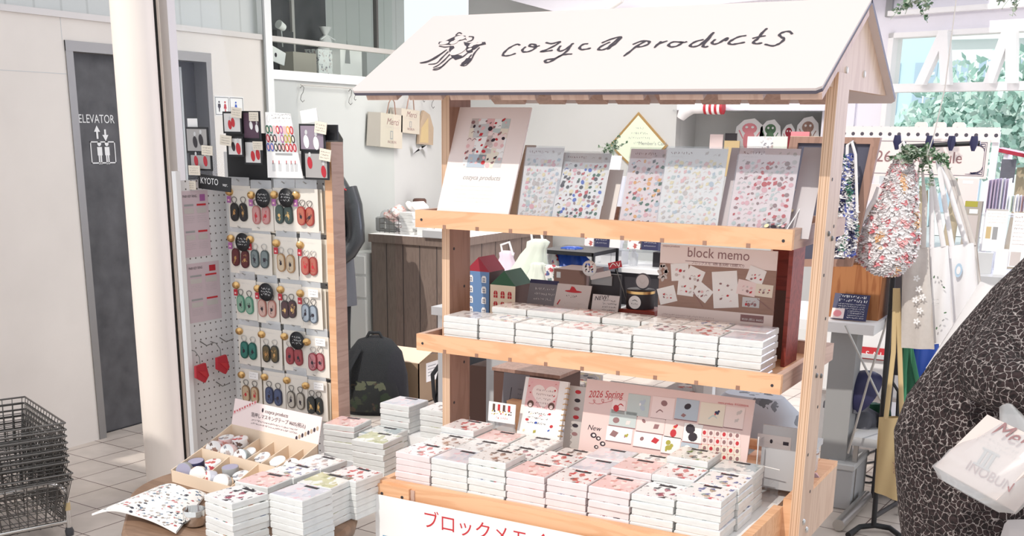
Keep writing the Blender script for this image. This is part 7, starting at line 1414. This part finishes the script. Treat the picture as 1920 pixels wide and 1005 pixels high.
# ================= PERSON ON THE RIGHT =================
CX, CYP = 1.775, -.425
t = T('person', 'person in long dark patterned coat at the right edge with plastic-wrapped bag', 'person', (CX, CYP, 0)); RZ = math.radians(29)
b = MB()
for q in (-1, 1):
    limb(b, [(q*.09, 0, .80), (q*.09, 0, .45), (q*.09, .0, .08)], [.08, .055, .036], 'skin'); b.tube([(q*.09, .06, .035), (q*.09, -.12, .030)], [.035, .038], 'skin', 10)
b.loft([((0, 0, .78), .15, .11, RZ), ((0, 0, 1.0), .15, .11, RZ), ((0, 0, 1.22), .16, .10, RZ), ((0, 0, 1.34), .115, .08, RZ), ((0, 0, 1.41), .06, .05, RZ), ((0, 0, 1.48), .048, .048, RZ)], 'skin', 20); head(b, (.02, .03, 1.58), 1, (.35, .9, 0)); b.build('body', t)
b = MB(); b.loft([((0, 0, 1.45), .07, .07, 0), ((0, 0, 1.56), .10, .105, 0), ((.01, 0, 1.65), .09, .10, 0), ((.01, .02, 1.70), .03, .04, 0)], 'hair', 20); b.build('hair', t)
b = MB()
for q in (-1, 1): b.tube([(q*.09, .07, .04), (q*.09, -.13, .036)], [.045, .048], 'cloth_black', 10)
b.build('shoes', t)
b = MB(); b.loft([((.12, -.10, .45), .27, .2, RZ), ((.11, -.10, .80), .235, .185, RZ), ((.10, -.09, .96), .20, .16, RZ), ((.0, 0, 1.02), .12, .10, RZ)], 'skirtcloth' if 'skirtcloth' in MATS else 'white', 30, .05, 9); b.build('skirt', t)
b = MB()
rg = [(.70, .225, .19, .0), (.80, .245, .20, -.005), (.90, .262, .205, -.01), (1.00, .275, .20, -.012), (1.08, .285, .195, -.01), (1.15, .275, .185, 0), (1.22, .235, .17, 0), (1.29, .190, .15, 0), (1.36, .145, .12, 0), (1.42, .095, .085, 0), (1.46, .07, .07, 0)]
b.loft([((o, 0, z), rx, ry, RZ) for z, rx, ry, o in rg], 'coatweave', 48, .018, 6); b.build('coat', t)
b = MB(); Mi = Matrix.Translation((-CX, -CYP, 0)); rp = lambda x, y, d: Mi@(CP+ray(x, y)*d)
pts = [rp(1965, 560, 2.24), rp(1930, 620, 2.20), rp(1880, 680, 2.14), rp(1862, 705, 2.10), rp(1890, 722, 2.07), rp(1950, 735, 2.05)]; limb(b, pts, [.070, .072, .066, .058, .050, .043], 'coatweave', 20); b.build('sleeve', t)
b = MB(); d_ = (rp(2000, 745, 2.04)-rp(1950, 735, 2.05)); hand(b, rp(1962, 738, 2.05), d_, (0, 0, 1), curl=1.0); b.build('hand', t)
# carried bag: paper bag inside a clear film bag
Pq = [CP+ray(1752, 874)*2.06, CP+ray(1868, 938)*1.99, CP+ray(1965, 862)*2.04, CP+ray(1832, 800)*2.12]
Tq = [CP+ray(1838, 778)*2.03, CP+ray(1905, 800)*1.98, CP+ray(1940, 770)*2.02, CP+ray(1870, 755)*2.05]
t = T('shopping_bag', 'clear plastic bag holding a pale printed paper bag, carried at the right', 'bag', mw=Matrix.Translation(Pq[0])); I4 = Matrix.Translation(-Pq[0]); P_ = [I4@p for p in Pq]; T_ = [I4@p for p in Tq]
ex = (P_[1]-P_[0]); up = (rp(1838, 790, 2.05)-rp(1752, 874, 2.06)); n_ = ex.cross(up).normalized(); n_ = n_ if n_.dot(FW) > 0 else -n_; dpt = n_*.07
mat('bagpale', (.66, .56, .52), .8)
b = MB(); a0 = P_[0]; a1 = P_[1]; a2 = a1+up*1.15; a3 = a0+up*1.15; vs = [a0, a1, a2, a3, a0+dpt, a1+dpt, a2+dpt*.6, a3+dpt*.6]
b.add(vs, [(0, 1, 2, 3), (1, 5, 6, 2), (5, 4, 7, 6), (4, 0, 3, 7), (0, 4, 5, 1), (3, 2, 6, 7)], 'bagpale'); pbg = b.build('paper_bag', t)
ff = Fr((0, 0, 0), (1, 0, 0)); xh = ex.normalized(); zh = (up-xh*up.dot(xh)).normalized(); yh = zh.cross(xh).normalized(); mwl = Matrix((xh, yh, zh)).transposed().to_4x4(); mwl.translation = a0
b = MB(); s_ = 1 if yh.dot(FW) > 0 else -1
W2 = ex.length; H2 = up.length
b.text('Merci', W2*.42, H2*.86, .040, 'sk5', -.003*s_, shear=.4); b.squig(W2*.30, H2*.76, W2*.9, .006, 'sk1', -.003*s_, rr); b.squig(W2*.30, H2*.68, W2*.9, .006, 'sk1', -.003*s_, rr)
for k in range(3): b.rect(W2*(.50+.07*k), H2*.34, W2*(.54+.07*k), H2*.62, 'grey', -.003*s_)
b.rect(W2*.46, H2*.33, W2*.72, H2*.36, 'grey', -.0035*s_); b.rect(W2*.46, H2*.60, W2*.72, H2*.63, 'grey', -.0035*s_); b.text('INOBUN', W2*.40, H2*.20, .024, 'sk5', -.003*s_); o = b.build('print', pbg); o.matrix_local = mwl
b = MB(); cen = (a0+a1)/2+dpt*.5; rings = []
hd_ = I4@(CP+ray(1885, 748)*2.04)
for k, (v_, sc_) in enumerate(((-.14, .80), (-.02, 1.16), (.35, 1.12), (.75, .98), (1.15, .80), (1.35, .42), (1.5, .14))):
    c = cen+up*v_ if v_ < 1.2 else (cen+up*1.15).lerp(hd_, (v_-1.15)/.35); ring = []
    for j in range(28):
        a = 2*math.pi*j/28; ca, sa = math.cos(a), math.sin(a); ca = math.copysign(abs(ca)**.6, ca); sa = math.copysign(abs(sa)**.6, sa); w_ = 1+.05*math.sin(6*a+k*2)+.03*math.sin(11*a+k)
        ring.append(c+ex*.5*ca*sc_*w_+dpt*.5*sa*sc_*w_*1.25)
    rings.append(ring)
vs = [v for r in rings for v in r]; b.add(vs, [(i*28+j, i*28+(j+1) % 28, (i+1)*28+(j+1) % 28, (i+1)*28+j) for i in range(6) for j in range(28)]+[tuple(range(28))], 'milkyfilm', True); b.build('film_bag', t)
b = MB(); b.tube([hd_, hd_+Vector((.01, 0, .03)), hd_+Vector((.06, .02, .045))], [.012, .009, .008], 'milkyfilm', 8); b.build('handle', t)
